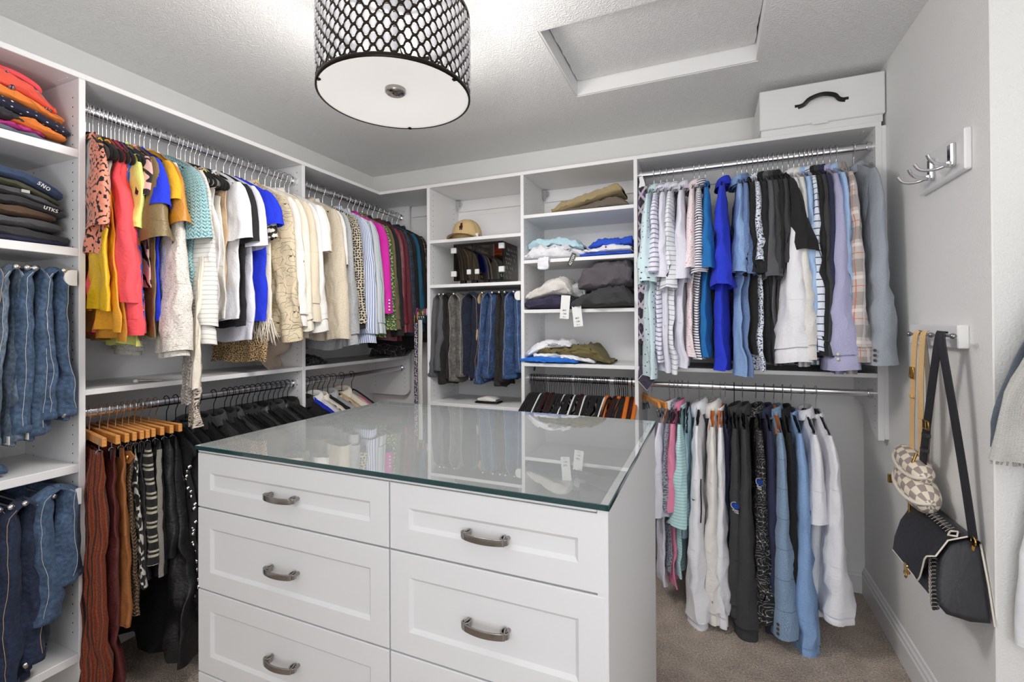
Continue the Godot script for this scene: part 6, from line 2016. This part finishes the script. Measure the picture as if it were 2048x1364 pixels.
	bm.tube(curve(V3([0, -0.02, 0, 0.002, -0.2, 0.002, -0.001, -0.4, 0.0, 0.002, -0.55, 0.002]), 5), 0.013, 8, 0.16, Vector3.RIGHT)
	part("strap", bm, "argyle_strap", b2)
	bb = MB.new()
	bb.tube(V3([-0.012, -0.02, 0, -0.008, 0.03, 0, 0.008, 0.03, 0, 0.012, -0.02, 0, -0.012, -0.02, 0]), 0.0022, 6)
	part("clasp", bb, "brass", b2)

	# shelves of the wide tower
	var sh := func(nm: String, label: String, material: String, top: Array, bot: Array, zc: float, d: float, sd: int, cr := 0.008, lay := 2) -> Node3D:
		var o := thing(nm, label, "folded clothes", Vector3(-0.66, 0, zc))
		part("body", lump(top, bot, d, sd, cr, lay), material, o)
		return o
	sh.call("folded_pants", "taupe folded pants at the bottom on the top shelf", "taupe", [-0.10, 1.975, 0.05, 2.00, 0.20, 2.030, 0.255, 2.00, 0.275, 1.975], [-0.10, 1.959, 0.275, 1.959], -2.62, 0.12, 51, 0.006)
	sh.call("folded_pants", "khaki folded pants sloping across the top shelf", "khaki", [-0.155, 1.985, -0.13, 1.995, -0.09, 2.028, 0.0, 2.038, 0.10, 2.062, 0.21, 2.088, 0.235, 2.07], [-0.155, 1.960, -0.10, 1.962, 0.05, 1.998, 0.235, 2.034], -2.60, 0.12, 52, 0.008)
	var wl: Node3D = sh.call("folded_shirt", "crumpled white folded shirts under the pale aqua one", "white", [-0.315, 1.735, -0.28, 1.768, -0.20, 1.785, -0.08, 1.775, 0.0, 1.760, 0.04, 1.735], [-0.315, 1.704, 0.04, 1.704], -2.60, 0.135, 53, 0.014, 3)
	part("sleeve", lump([-0.215, 1.712, -0.15, 1.712], [-0.215, 1.640, -0.15, 1.640], 0.012, 5, 0.006, 1), "white", wl, Vector3(0, 0, 0.152))
	sh.call("folded_shirt", "pale aqua folded shirt on top of the white ones", "powder", [-0.30, 1.80, -0.24, 1.832, -0.20, 1.826, -0.10, 1.828, -0.02, 1.808, 0.02, 1.768], [-0.30, 1.765, -0.15, 1.785, 0.02, 1.750], -2.62, 0.115, 54, 0.012, 2)
	var tg := thing("price_tag", "black price tag with white letters hanging off the middle shelf", "tag", Vector3(-0.687, 1.688, -2.459))
	part("card", mbox(Vector3.ZERO, Vector3(0.026, 0.078, 0.001), 0.0), "black_plastic", tg)
	text_part("4215H", 0.020, "thread_white", tg, Transform3D(Basis(Vector3.BACK, PI / 2), Vector3(0.002, 0, 0.001)))
	tg.rotation.z = -0.42
	sh.call("folded_shirt", "royal blue folded shirt at the bottom of the right pile", "cobalt", [0.01, 1.722, 0.10, 1.724, 0.285, 1.722], [0.01, 1.704, 0.285, 1.704], -2.59, 0.125, 55, 0.004)
	var wf: Node3D = sh.call("folded_shirt", "white folded shirt with one dark button in the right pile", "white", [0.02, 1.745, 0.08, 1.752, 0.16, 1.762, 0.285, 1.755], [0.02, 1.722, 0.285, 1.722], -2.60, 0.125, 56, 0.006)
	var bt2 := MB.new()
	bt2.lathe(V2([0, 0.002, 0.004, 0.002, 0.005, 0]), Vector3(0.155, 1.748, 0.124), 10, 1, 1, Basis(Vector3.RIGHT, PI / 2))
	part("button", bt2, "black_plastic", wf)
	sh.call("folded_shirt", "bright blue folded shirt on top of the right pile", "cobalt", [0.05, 1.775, 0.12, 1.800, 0.20, 1.795, 0.285, 1.805], [0.05, 1.752, 0.16, 1.760, 0.285, 1.757], -2.62, 0.115, 57, 0.010)
	# third shelf (1.423)
	sh.call("folded_sweater", "plum navy folded sweater hanging over the third shelf", "plum", [-0.305, 1.470, -0.22, 1.488, -0.12, 1.500, -0.04, 1.475, 0.0, 1.455], [-0.305, 1.425, 0.0, 1.425], -2.595, 0.15, 58, 0.010, 2)
	sh.call("folded_hoodie", "cream white hoodie folded on the third shelf", "hoodwhite", [-0.300, 1.515, -0.25, 1.545, -0.18, 1.575, -0.10, 1.600, -0.06, 1.585, -0.035, 1.535], [-0.300, 1.470, -0.15, 1.500, -0.035, 1.490], -2.59, 0.14, 59, 0.010, 1)
	sh.call("folded_hoodie", "light grey hoodie tucked between the white and grey ones", "palegrey", [-0.06, 1.565, -0.02, 1.575, 0.03, 1.545], [-0.06, 1.49, 0.03, 1.48], -2.62, 0.10, 60, 0.016, 1)
	sh.call("folded_sweater", "black folded sweatshirt under the grey hoodie", "charcoal", [-0.03, 1.45, 0.04, 1.492, 0.14, 1.525, 0.26, 1.530, 0.30, 1.47], [-0.03, 1.425, 0.30, 1.425], -2.575, 0.165, 61, 0.012, 2)
	sh.call("folded_hoodie", "dark grey hoodie rolled on the right of the third shelf", "hoodgrey", [-0.005, 1.585, 0.04, 1.645, 0.12, 1.680, 0.25, 1.690, 0.285, 1.66], [-0.005, 1.520, 0.10, 1.518, 0.285, 1.530], -2.60, 0.135, 62, 0.014, 2)
	for q in [[-0.055, 1.432, 0.085, "left"], [0.012, 1.390, -0.1, "right"]]:
		var t2 := thing("price_tag", "white paper price tag hanging under the " + ("cream hoodie" if q[3] == "left" else "black sweatshirt"), "tag", Vector3(-0.66 + q[0], q[1], -2.425))
		part("card", mbox(Vector3.ZERO, Vector3(0.050, 0.125, 0.001), 0.0), "card", t2)
		text_part("#67", 0.012, "graphite", t2, Transform3D(Basis(), Vector3(-0.002, -0.018, 0.0008)))
		text_part("- 138 -", 0.011, "graphite", t2, Transform3D(Basis(), Vector3(0.0, -0.036, 0.0008)))
		text_part("a  c", 0.010, "graphite", t2, Transform3D(Basis(), Vector3(0.0, -0.052, 0.0008)))
		var sg := MB.new()
		sg.tube(V3([0, 0.055, 0, 0.004, 0.075, -0.01, 0, 0.085, -0.03]), 0.0008, 5)
		part("string", sg, "black_plastic", t2)
		t2.rotation.z = -q[2]
	# fourth shelf (1.124)
	sh.call("folded_shirt", "bright blue folded shirt at the bottom of the fourth shelf", "brightblue", [-0.335, 1.148, -0.28, 1.160, -0.15, 1.158, 0.0, 1.145], [-0.335, 1.126, 0.0, 1.126], -2.59, 0.145, 63, 0.006, 2)
	sh.call("folded_shirt", "white folded shirt with a black swirl print", "white", [-0.26, 1.176, -0.12, 1.178, 0.05, 1.160, 0.09, 1.14], [-0.26, 1.150, -0.1, 1.150, 0.09, 1.126], -2.595, 0.13, 64, 0.008, 2)
	sh.call("folded_shirt", "olive folded shirt draped over the fourth shelf pile", "olive_drab", [-0.24, 1.195, -0.15, 1.205, 0.0, 1.215, 0.06, 1.228, 0.10, 1.195, 0.14, 1.15, 0.175, 1.14], [-0.24, 1.172, -0.1, 1.172, 0.0, 1.155, 0.08, 1.140, 0.175, 1.128], -2.60, 0.13, 65, 0.014, 2)
	sh.call("folded_shirt", "white folded shirt on top of the fourth shelf pile", "white", [-0.305, 1.175, -0.27, 1.215, -0.20, 1.240, -0.08, 1.245, -0.045, 1.23], [-0.305, 1.150, -0.2, 1.198, -0.045, 1.212], -2.60, 0.13, 66, 0.012, 2)

func build_wall_hooks():
	var hb := thing("hook_board", "white board on the right wall with two double chrome hooks", "hook board", Vector3(XR, 1.845, -1.918))
	var m := MB.new()
	m.box(Vector3(-0.009, 0, 0), Vector3(0.018, 0.122, 0.32), 0.004)
	part("board", m, "trim", hb)
	for z in [-0.045, 0.098]:
		var pl := MB.new()
		pl.box(Vector3(-0.024, 0.0, z), Vector3(0.014, 0.070, 0.030), 0.005)
		pl.box(Vector3(-0.031, -0.026, z), Vector3(0.018, 0.018, 0.026), 0.005)
		var hk := part("hook_plate", pl, "chrome", hb)
		for s in [1, -1]:
			var p := MB.new()
			p.tube(curve(V3([-0.032, -0.028, z, -0.050, -0.032, z + s * 0.020, -0.072, -0.030, z + s * 0.034, -0.088, -0.022, z + s * 0.042, -0.098, -0.004, z + s * 0.047]), 5), 0.0052, 8)
			part("prong", p, "chrome", hk)
	# sliding rail lower down, with the two bags
	var vb := thing("valet_rail", "white wall block with a thin knobbed metal rail for bags", "rail", Vector3(XR, 1.297, -1.965))
	part("block", mbox(Vector3(-0.014, 0, 0), Vector3(0.028, 0.070, 0.36), 0.003), "trim", vb)
	var r := MB.new()
	r.tube(V3([-0.058, 0.003, -0.085, -0.058, 0.003, 0.235]), 0.004, 10)
	part("rod", r, "steel", vb)
	for z in [-0.085, -0.03, 0.09, 0.145, 0.235]:
		var k := SphereMesh.new()
		k.radius = 0.0085
		k.height = 0.017
		k.radial_segments = 14
		k.rings = 8
		part("knob", k, "steel", vb, Vector3(-0.058, 0.003, z))
	for z in [0.0, 0.17]:
		part("arm", mbox(Vector3(-0.042, 0.003, z), Vector3(0.032, 0.008, 0.010), 0.002), "steel", vb)

func strap(path: PackedVector3Array, w: float, t: float, side: Vector3) -> MB:
	var m := MB.new()
	var rows := []
	for k in path.size():
		var d := (path[mini(k + 1, path.size() - 1)] - path[maxi(k - 1, 0)]).normalized()
		var s := (side - d * side.dot(d)).normalized() * w / 2
		var n := s.cross(d).normalized() * t / 2
		var p := path[k]
		rows.append(PackedVector3Array([p - s - n, p + s - n, p + s + n, p - s + n, p - s - n]))
	m.grid(rows, false)
	return m

func build_bags():
	mat.check = plain(Color.WHITE, 0.6)
	mat.check.albedo_texture = tex(64, 64, func(u, v):
		var a := (int(u * 2) + int(v * 2)) % 2
		return (Color(0.62, 0.56, 0.54) if a == 1 else Color(0.90, 0.86, 0.78)) * (1 + 0.05 * tn(u, v, 30, 95)))
	mat.check.uv1_scale = Vector3.ONE / 0.052
	mat.tan_strap = cloth("tan_strap", hexc(0xdcb682), 0.6)
	mat.black_bag = cloth("black_bag", hexc(0x26262b), 0.5, null, 0.10, "w", 0.35)
	mat.piping = plain(Color(0.86, 0.83, 0.78), 0.5)
	mat.grey_strap = cloth("grey_strap", hexc(0x8d8578), 0.8)
	var RX := XR - 0.058
	# the small checked bag on tan straps
	var B := thing("waist_bag", "cream and grey checked double pouch bag on tan leather straps", "bag", Vector3(RX, 1.3, -1.95))
	var S := Vector3.BACK
	var p1 := strap(curve(V3([0.0, 0.012, -0.024, -0.008, -0.01, -0.026, -0.010, -0.10, -0.035, -0.006, -0.25, -0.062, -0.004, -0.40, -0.075]), 6), 0.021, 0.003, Vector3(0.3, 0, 1))
	part("strap", p1, "tan_strap", B)
	p1 = strap(curve(V3([0.0, 0.012, 0.030, -0.008, -0.01, 0.034, -0.012, -0.12, 0.030, -0.010, -0.30, 0.018, -0.006, -0.40, 0.010]), 6), 0.026, 0.003, Vector3(0.2, 0, 1))
	part("strap", p1, "tan_strap", B)
	p1 = strap(curve(V3([0.0, 0.012, -0.024, 0.012, -0.01, -0.022, 0.020, -0.15, -0.010, 0.016, -0.32, -0.004, 0.012, -0.42, -0.01]), 6), 0.020, 0.003, Vector3(0.3, 0, 1))
	part("strap", p1, "grey_strap", B)
	var arch := MB.new()
	arch.tube(arc(Vector3(0, 0.002, 0.003), Vector3.BACK, Vector3.UP, 0.027, 0, PI, 12), 0.012, 8, 0.2, Vector3.RIGHT)
	var bk := MB.new()
	bk.tube(V3([-0.014, -0.145, -0.058, -0.014, -0.112, -0.052, -0.014, -0.112, -0.026, -0.014, -0.148, -0.030, -0.014, -0.145, -0.058]), 0.003, 6)
	bk.tube(V3([-0.014, -0.112, -0.038, -0.015, -0.150, -0.044]), 0.0025, 6)
	part("buckle", bk, "brass", B)
	part("keeper", mbox(Vector3(-0.009, -0.21, -0.054), Vector3(0.012, 0.012, 0.028), 0.002), "tan_strap", B)
	for q in [[-0.010, -0.435, -0.045, 0.048, 0.105, 0.4, 0.042], [-0.012, -0.500, -0.015, 0.062, 0.110, 0.5, 0.05]]:
		var m := MB.new()
		var rows := []
		for r in 15:
			var a := -PI / 2 + PI * r / 14.0
			var row := PackedVector3Array()
			for c in 25:
				var t := TAU * c / 24
				var pz: float = q[4] * sin(a)
				var k: float = pow(cos(a), 0.7)
				var py: float = q[3] * k * sin(t)
				if py > 0: py *= 0.75
				var px: float = q[6] * k * cos(t)
				# tilt in the wall plane: the far end hangs higher
				row.append(Vector3(q[0] + px, q[1] + py - pz * q[5] * 0.5, q[2] + pz))
			rows.append(row)
		m.grid(rows, true, true)
		part("pouch", m, "check", B)
		var zp := MB.new()
		var path := PackedVector3Array()
		for r in 15:
			var a := -PI / 2 + PI * r / 14.0
			var pz: float = q[4] * sin(a) * 0.98
			path.append(Vector3(q[0] - q[6] * pow(cos(a), 0.7) * 1.02, q[1] - 0.018 * cos(a) - pz * q[5] * 0.5, q[2] + pz))
		zp.tube(path, 0.006, 6)
		part("piping", zp, "piping", B)
	var cl := MB.new()
	cl.tube(V3([-0.02, -0.39, 0.012, -0.03, -0.42, 0.012, -0.03, -0.435, 0.014]), 0.004, 6)
	part("clasp", cl, "brass", B)
	part("zip_pull", mbox(Vector3(-0.055, -0.515, -0.115), Vector3(0.012, 0.03, 0.014), 0.002), "brass", B)
	cl = MB.new()
	cl.tube(V3([-0.03, -0.555, -0.02, -0.03, -0.60, -0.02]), 0.004, 6)
	part("clasp", cl, "brass", B)
	# flat wristlet hanging behind the black bag
	var W := thing("wristlet", "grey wristlet pouch with a looped wrist strap between the two bags", "wristlet", Vector3(RX, 0.74, -1.95))
	var wp := MB.new()
	wp.plate(V2([-0.075, -0.03, 0.085, -0.005, 0.06, -0.15, -0.02, -0.14]), 0.014, Transform3D(Basis(Vector3.BACK, Vector3.UP, Vector3.LEFT), Vector3(0.012, 0, 0)))
	part("pouch", wp, "grey_strap", W)
	wp = strap(curve(V3([0.0, -0.025, -0.075, -0.010, -0.06, -0.095, -0.012, -0.15, -0.115, -0.008, -0.185, -0.112, -0.002, -0.17, -0.095, 0.0, -0.06, -0.075]), 6), 0.014, 0.003, Vector3.BACK)
	part("wrist_strap", wp, "grey_strap", W)
	# black flap bag
	var K := thing("flap_bag", "black embossed flap bag with braided trim, white piping and long strap", "bag", Vector3(0.63, 0.62, -1.80))
	var prof := V2([0.062, 0.095, 0.035, 0.108, -0.005, 0.090, -0.030, 0.045, -0.046, -0.02, -0.048, -0.070, -0.030, -0.092, 0.02, -0.100, 0.064, -0.095])
	var body := extrude(prof, -0.175, 0.140, 0.012, 0.055)
	part("body", body, "black_bag", K)
	var fp := MB.new()
	var rows := []
	var top := V2([0.066, 0.085, 0.062, 0.108, 0.035, 0.118, -0.008, 0.100, -0.036, 0.050, -0.053, -0.01, -0.058, -0.055])
	for j in 19:
		var z := lerpf(-0.182, 0.088, j / 18.0)
		var row := PackedVector3Array()
		var edge := smoothstep(0.0, 0.088, z)
		for k in top.size():
			var cut := 1.0
			var q: Vector2 = top[k]
			var lim := lerpf(-0.055, 0.05, edge * edge)
			if q.y < lim and k > 2:
				var a: Vector2 = top[k - 1]
				q = Vector2(lerpf(q.x, a.x, 0.3 * edge), lim - 0.002 * (k - 4))
			row.append(Vector3(q.x - 0.003, q.y, z))
		rows.append(row)
	fp.grid(rows)
	part("flap", fp, "black_bag", K)
	var pp := MB.new()
	var path := PackedVector3Array()
	for j in range(2, 7): path.append(rows[18][j])
	for j in range(17, -1, -1): path.append(rows[j][6])
	pp.tube(path, 0.0022, 6)
	part("flap_piping", pp, "piping", K)
	pp = MB.new()
	pp.tube(V3([0.062, 0.10, 0.082, 0.066, 0.0, 0.112, 0.066, -0.095, 0.141]), 0.0026, 6)
	part("edge_piping", pp, "piping", K)
	for side in 2:
		# braid: overlapping links along the flap top and down the front
		var br := MB.new()
		var we := MB.new()
		for j in 13:
			var z := lerpf(-0.17, 0.05, j / 12.0) if side == 0 else 0.08 + 0.002 * j
			for s in [1, -1]:
				var c: Vector3
				var d: Vector3
				if side == 0:
					c = Vector3(0.012 - 0.004 * s, 0.116, z)
					d = Vector3(-0.020 * s, -0.004, 0.016)
				else:
					var y := lerpf(0.03, -0.085, j / 12.0)
					c = Vector3(-0.034 - 0.016 * (j / 12.0), y, lerpf(0.055, 0.105, j / 12.0) + 0.010 * s)
					d = Vector3(-0.002, -0.012, 0.020 * s * -1.0)
				br.tube(PackedVector3Array([c - d * 0.7, c, c + d * 0.7]), [0.004, 0.0058, 0.004], 6)
				var up := Vector3(-0.002, 0.004, 0) if side == 0 else Vector3(-0.005, 0.003, 0)
				we.tube(PackedVector3Array([c - d * 0.7 + up * 0.8, c + up * 1.1, c + d * 0.7 + up * 0.8]), 0.0008, 4)
		part("braid", br, "black_bag", K)
		part("braid_edging", we, "piping", K)
	var lk := MB.new()
	lk.box(Vector3(-0.060, -0.06, -0.06), Vector3(0.010, 0.03, 0.028), 0.003)
	lk.tube(arc(Vector3(-0.064, -0.078, -0.06), Vector3.BACK, Vector3.UP, 0.011, 0, TAU, 14), 0.002, 6)
	part("lock", lk, "brass", K)
	var hd := MB.new()
	hd.tube(V3([0.006, 0.116, 0.055, -0.006, 0.110, 0.075, 0.010, 0.114, 0.085, 0.02, 0.120, 0.065, 0.006, 0.116, 0.055]), 0.003, 6)
	part("handle_ring", hd, "piping", K)
	# strap up over the rail
	var a0 := Vector3(0.020, 0.12, -0.175)
	var top0 := Vector3(RX, 1.309, -1.795) - K.position
	var b0 := Vector3(0.045, 0.115, 0.085)
	part("strap", strap(curve(PackedVector3Array([a0, a0.lerp(top0, 0.25) + Vector3(-0.01, 0, -0.005), a0.lerp(top0, 0.6) + Vector3(-0.012, 0, 0), top0 + Vector3(-0.008, -0.02, -0.006), top0]), 6), 0.027, 0.004, Vector3(0.3, 0, 1)), "black_bag", K)
	part("strap", strap(curve(PackedVector3Array([top0, top0 + Vector3(-0.008, -0.025, 0.012), b0.lerp(top0, 0.6) + Vector3(-0.006, 0, 0.01), b0.lerp(top0, 0.25), b0]), 6), 0.027, 0.004, Vector3(0.3, 0, 1)), "black_bag", K)
	for t in [0.33, 0.42]:
		part("keeper", mbox(a0.lerp(top0, t) + Vector3(-0.011, 0, -0.002), Vector3(0.014, 0.013, 0.036), 0.002), "black_bag", K)
	var bu := MB.new()
	var bc := a0.lerp(top0, 0.48) + Vector3(-0.016, 0, 0)
	bu.tube(PackedVector3Array([bc + Vector3(0, -0.012, -0.018), bc + Vector3(0, 0.014, -0.018), bc + Vector3(0, 0.014, 0.020), bc + Vector3(0, -0.012, 0.020), bc + Vector3(0, -0.012, -0.018)]), 0.003, 6)
	bu.tube(PackedVector3Array([bc + Vector3(0, 0.014, 0), bc + Vector3(0, -0.014, 0)]), 0.0022, 6)
	part("buckle", bu, "brass", K)
	for q in [a0, b0]:
		var cp := MB.new()
		cp.tube(arc(q + Vector3(0, -0.008, 0), Vector3.BACK, Vector3.UP, 0.013, 0, TAU, 14), 0.0026, 6)
		cp.tube(PackedVector3Array([q + Vector3(0, -0.02, 0), q + Vector3(-0.003, -0.05, 0)]), 0.005, 8)
		part("clasp", cp, "brass", K)
	# towel and robe past the corner
	cloth("terry", hexc(0xe2e0db), 1.0, null, 0.05, "k", 1.4)
	var hk := thing("robe_hook", "chrome hook on the wall past the corner", "hook", Vector3(0.93, 1.66, ZR))
	var hm := MB.new()
	hm.box(Vector3(0, 0, 0.004), Vector3(0.03, 0.07, 0.008), 0.002)
	hm.tube(curve(V3([0, 0.01, 0.006, 0, 0.005, 0.04, 0, 0.02, 0.07, 0, 0.035, 0.075]), 4), 0.006, 8)
	part("plate_and_prong", hm, "chrome", hk)
	var rb := thing("robe", "long white robe hanging past the corner below the towel", "robe", Vector3(0.93, 1.67, ZR + 0.055))
	var rbm := MB.new()
	rbm.grid(body_rows({"k": "", "w": 0.06, "hb": 0.215, "ty": 0.01, "sd": 0.03, "nw": 0.01, "th": 0.02, "fold": 0.012, "len": 1.155, "seed": 71}), true)
	part("body", rbm, "white", rb)
	var tw := thing("towel", "white fringed terry towel hanging at the right edge", "towel", Vector3(0.93, 1.68, ZR + 0.10))
	rbm = MB.new()
	rbm.grid(body_rows({"k": "", "w": 0.10, "hb": 0.280, "ty": 0.01, "sd": 0.03, "nw": 0.01, "th": 0.014, "fold": 0.014, "len": 0.68, "seed": 75}), true)
	part("body", rbm, "terry", tw)
	var fr := MB.new()
	var g := RandomNumberGenerator.new()
	g.seed = 12
	for k in 80:
		var x := lerpf(-0.28, 0.28, k / 79.0)
		fr.tube(PackedVector3Array([Vector3(x, -0.675, 0.0), Vector3(x + g.randf_range(-0.004, 0.004), -0.70, g.randf_range(-0.01, 0.01))]), 0.0022, 4)
	part("fringe", fr, "terry", tw).set_meta("kind", "stuff")
	var bl := thing("bath_towel", "slate blue towel edge showing behind the white towel", "towel", Vector3(0.955, 1.67, ZR + 0.025))
	rbm = MB.new()
	rbm.grid(body_rows({"k": "", "w": 0.10, "hb": 0.275, "ty": 0.01, "sd": 0.03, "nw": 0.01, "th": 0.008, "fold": 0.006, "len": 0.66, "seed": 79}), true)
	part("body", rbm, "slate", bl)

# a closed profile in the xy plane run along z, with slightly rounded ends
func extrude(prof: PackedVector2Array, z0: float, z1: float, rnd: float, skew := 0.0) -> MB:
	var m := MB.new()
	var cen := Vector2.ZERO
	for p in prof: cen += p / prof.size()
	var rows := []
	for q in [[z0, 0.0], [z0, 0.80], [z0 + rnd * 0.4, 0.95], [z0 + rnd, 1.0], [lerpf(z0, z1, 0.5), 1.03], [z1 - rnd, 1.0], [z1 - rnd * 0.4, 0.95], [z1, 0.80], [z1, 0.0]]:
		var row := PackedVector3Array()
		for k in prof.size() + 1:
			var p := cen + (prof[k % prof.size()] - cen) * maxf(q[1], 0.001)
			var t: float = clampf((q[0] - z0) / (z1 - z0), 0, 1)
			row.append(Vector3(p.x, p.y, q[0] - skew * t * (p.y + 0.1) / 0.2))
		rows.append(row)
	m.grid(rows, true)
	return m

func build_top_box():
	var o := thing("storage_box", "white cardboard box with a black handle on top of the shelving", "box", Vector3(0.458, TOP, -2.63))
	part("tray", span(Vector3(-0.232, 0.0, -0.17), Vector3(0.232, 0.16, 0.160), 0.002), "card", o)
	part("lid", span(Vector3(-0.238, 0.030, -0.176), Vector3(0.238, 0.212, 0.172), 0.004), "card", o)
	part("lid_flap", mbox(Vector3(0.0, 0.030, 0.1725), Vector3(0.06, 0.012, 0.002), 0.0005), "card", o)
	var sl := MB.new()
	for x in [-0.078, 0.088]: sl.box(Vector3(x, 0.118, 0.1722), Vector3(0.038, 0.012, 0.0015), 0.0)
	part("handle_slot", sl, "black_plastic", o)
	var h := strap(curve(V3([-0.085, 0.112, 0.172, -0.062, 0.118, 0.178, -0.040, 0.134, 0.192, 0.005, 0.142, 0.200, 0.050, 0.134, 0.192, 0.072, 0.118, 0.178, 0.095, 0.112, 0.172]), 5), 0.018, 0.004, Vector3(0, 1, 0.2))
	part("handle", h, "black_plastic", o)
	# things near the shirt rod
	var cl := thing("scarf_clip", "white plastic clip on the panel left of the shirt rod", "clip", Vector3(-0.318, 2.06, -2.47))
	var cm := MB.new()
	cm.plate(V2([-0.012, 0.03, 0.006, 0.034, 0.016, 0.0, 0.020, -0.022, -0.014, -0.024, -0.008, 0.004]), 0.02, Transform3D())
	part("body", cm, "white_plastic", cl)
	part("mount", mbox(Vector3(-0.012, 0.01, -0.02), Vector3(0.016, 0.05, 0.03), 0.003), "black_plastic", cl)
	var sc := thing("scarf", "purple and grey argyle scarf hanging beside the first polo", "scarf", Vector3(-0.312, 2.04, -2.462))
	sc.rotation.y = -0.2
	var sm := MB.new()
	sm.grid(body_rows({"k": "", "w": 0.022, "hb": 0.03, "ty": 0.0, "sd": 0.0, "nw": 0.0, "th": 0.008, "fold": 0.004, "len": 0.80, "seed": 81, "nr": 30}), true)
	part("body", sm, "argyle", sc)
	var nt := thing("necktie", "dark purple square ended tie below the argyle scarf", "necktie", Vector3(-0.294, 1.13, -2.44))
	sm = MB.new()
	sm.plate(V2([-0.03, 0.05, 0.03, 0.06, 0.045, -0.06, 0.0, -0.125, -0.045, -0.075]), 0.008, Transform3D())
	cloth("tie_purple", hexc(0x352b42), 0.5)
	part("blade", sm, "tie_purple", nt)
	var ti := MB.new()
	ti.tube(V3([-0.046, -0.075, 0.004, 0.0, -0.126, 0.004, 0.046, -0.06, 0.004, 0.0, -0.02, 0.005, -0.046, -0.075, 0.004]), 0.0016, 5)
	part("edging", ti, "thread_white", nt)
	for k in 2:
		var hh := hanger("c", Vector3(-0.305 + k * 0.022, 1.027, -2.50), -PI / 2 + 0.35 + k * 0.15, ["wooden clip hanger hanging empty at the left of the jackets", "second empty wooden clip hanger beside the tie end"][k])
		hh.rotation.x = 0.25 - 0.2 * k
	# small things on the left shelf
	var tz := thing("tassel", "small white tassel lying on the left middle shelf", "tassel", Vector3(-2.03, 1.124, -1.10))
	var tm := MB.new()
	var g := RandomNumberGenerator.new()
	g.seed = 3
	for k in 26: tm.tube(PackedVector3Array([Vector3(0, 0.008, 0), Vector3(g.randf_range(-0.02, 0.02), 0.006, -0.03), Vector3(g.randf_range(-0.035, 0.035), 0.003, -0.07)]), 0.002, 4)
	part("threads", tm, "thread_white", tz).set_meta("kind", "stuff")
	tm = MB.new()
	tm.lathe(V2([0, 0.014, 0.007, 0.012, 0.010, 0.006, 0.008, 0.001, 0, 0.0]), Vector3(0, 0, 0.004), 10)
	part("head", tm, "thread_white", tz)
	var hat := thing("felt_hat", "pale beige felt hat standing on edge by the middle panel", "hat", Vector3(-2.10, 1.262, -1.72))
	hat.rotation = Vector3(0.0, 0.5, -1.25)
	var hm := MB.new()
	hm.lathe(V2([0, 0.11, 0.05, 0.108, 0.078, 0.095, 0.088, 0.06, 0.092, 0.012, 0.10, 0.003, 0.15, 0.0, 0.172, 0.004, 0.172, 0.0, 0.15, -0.004, 0.0, -0.004]), Vector3.ZERO, 36, 1.0, 0.92)
	cloth("felt", hexc(0xcdb9a8), 1.0)
	part("crown_and_brim", hm, "felt", hat)
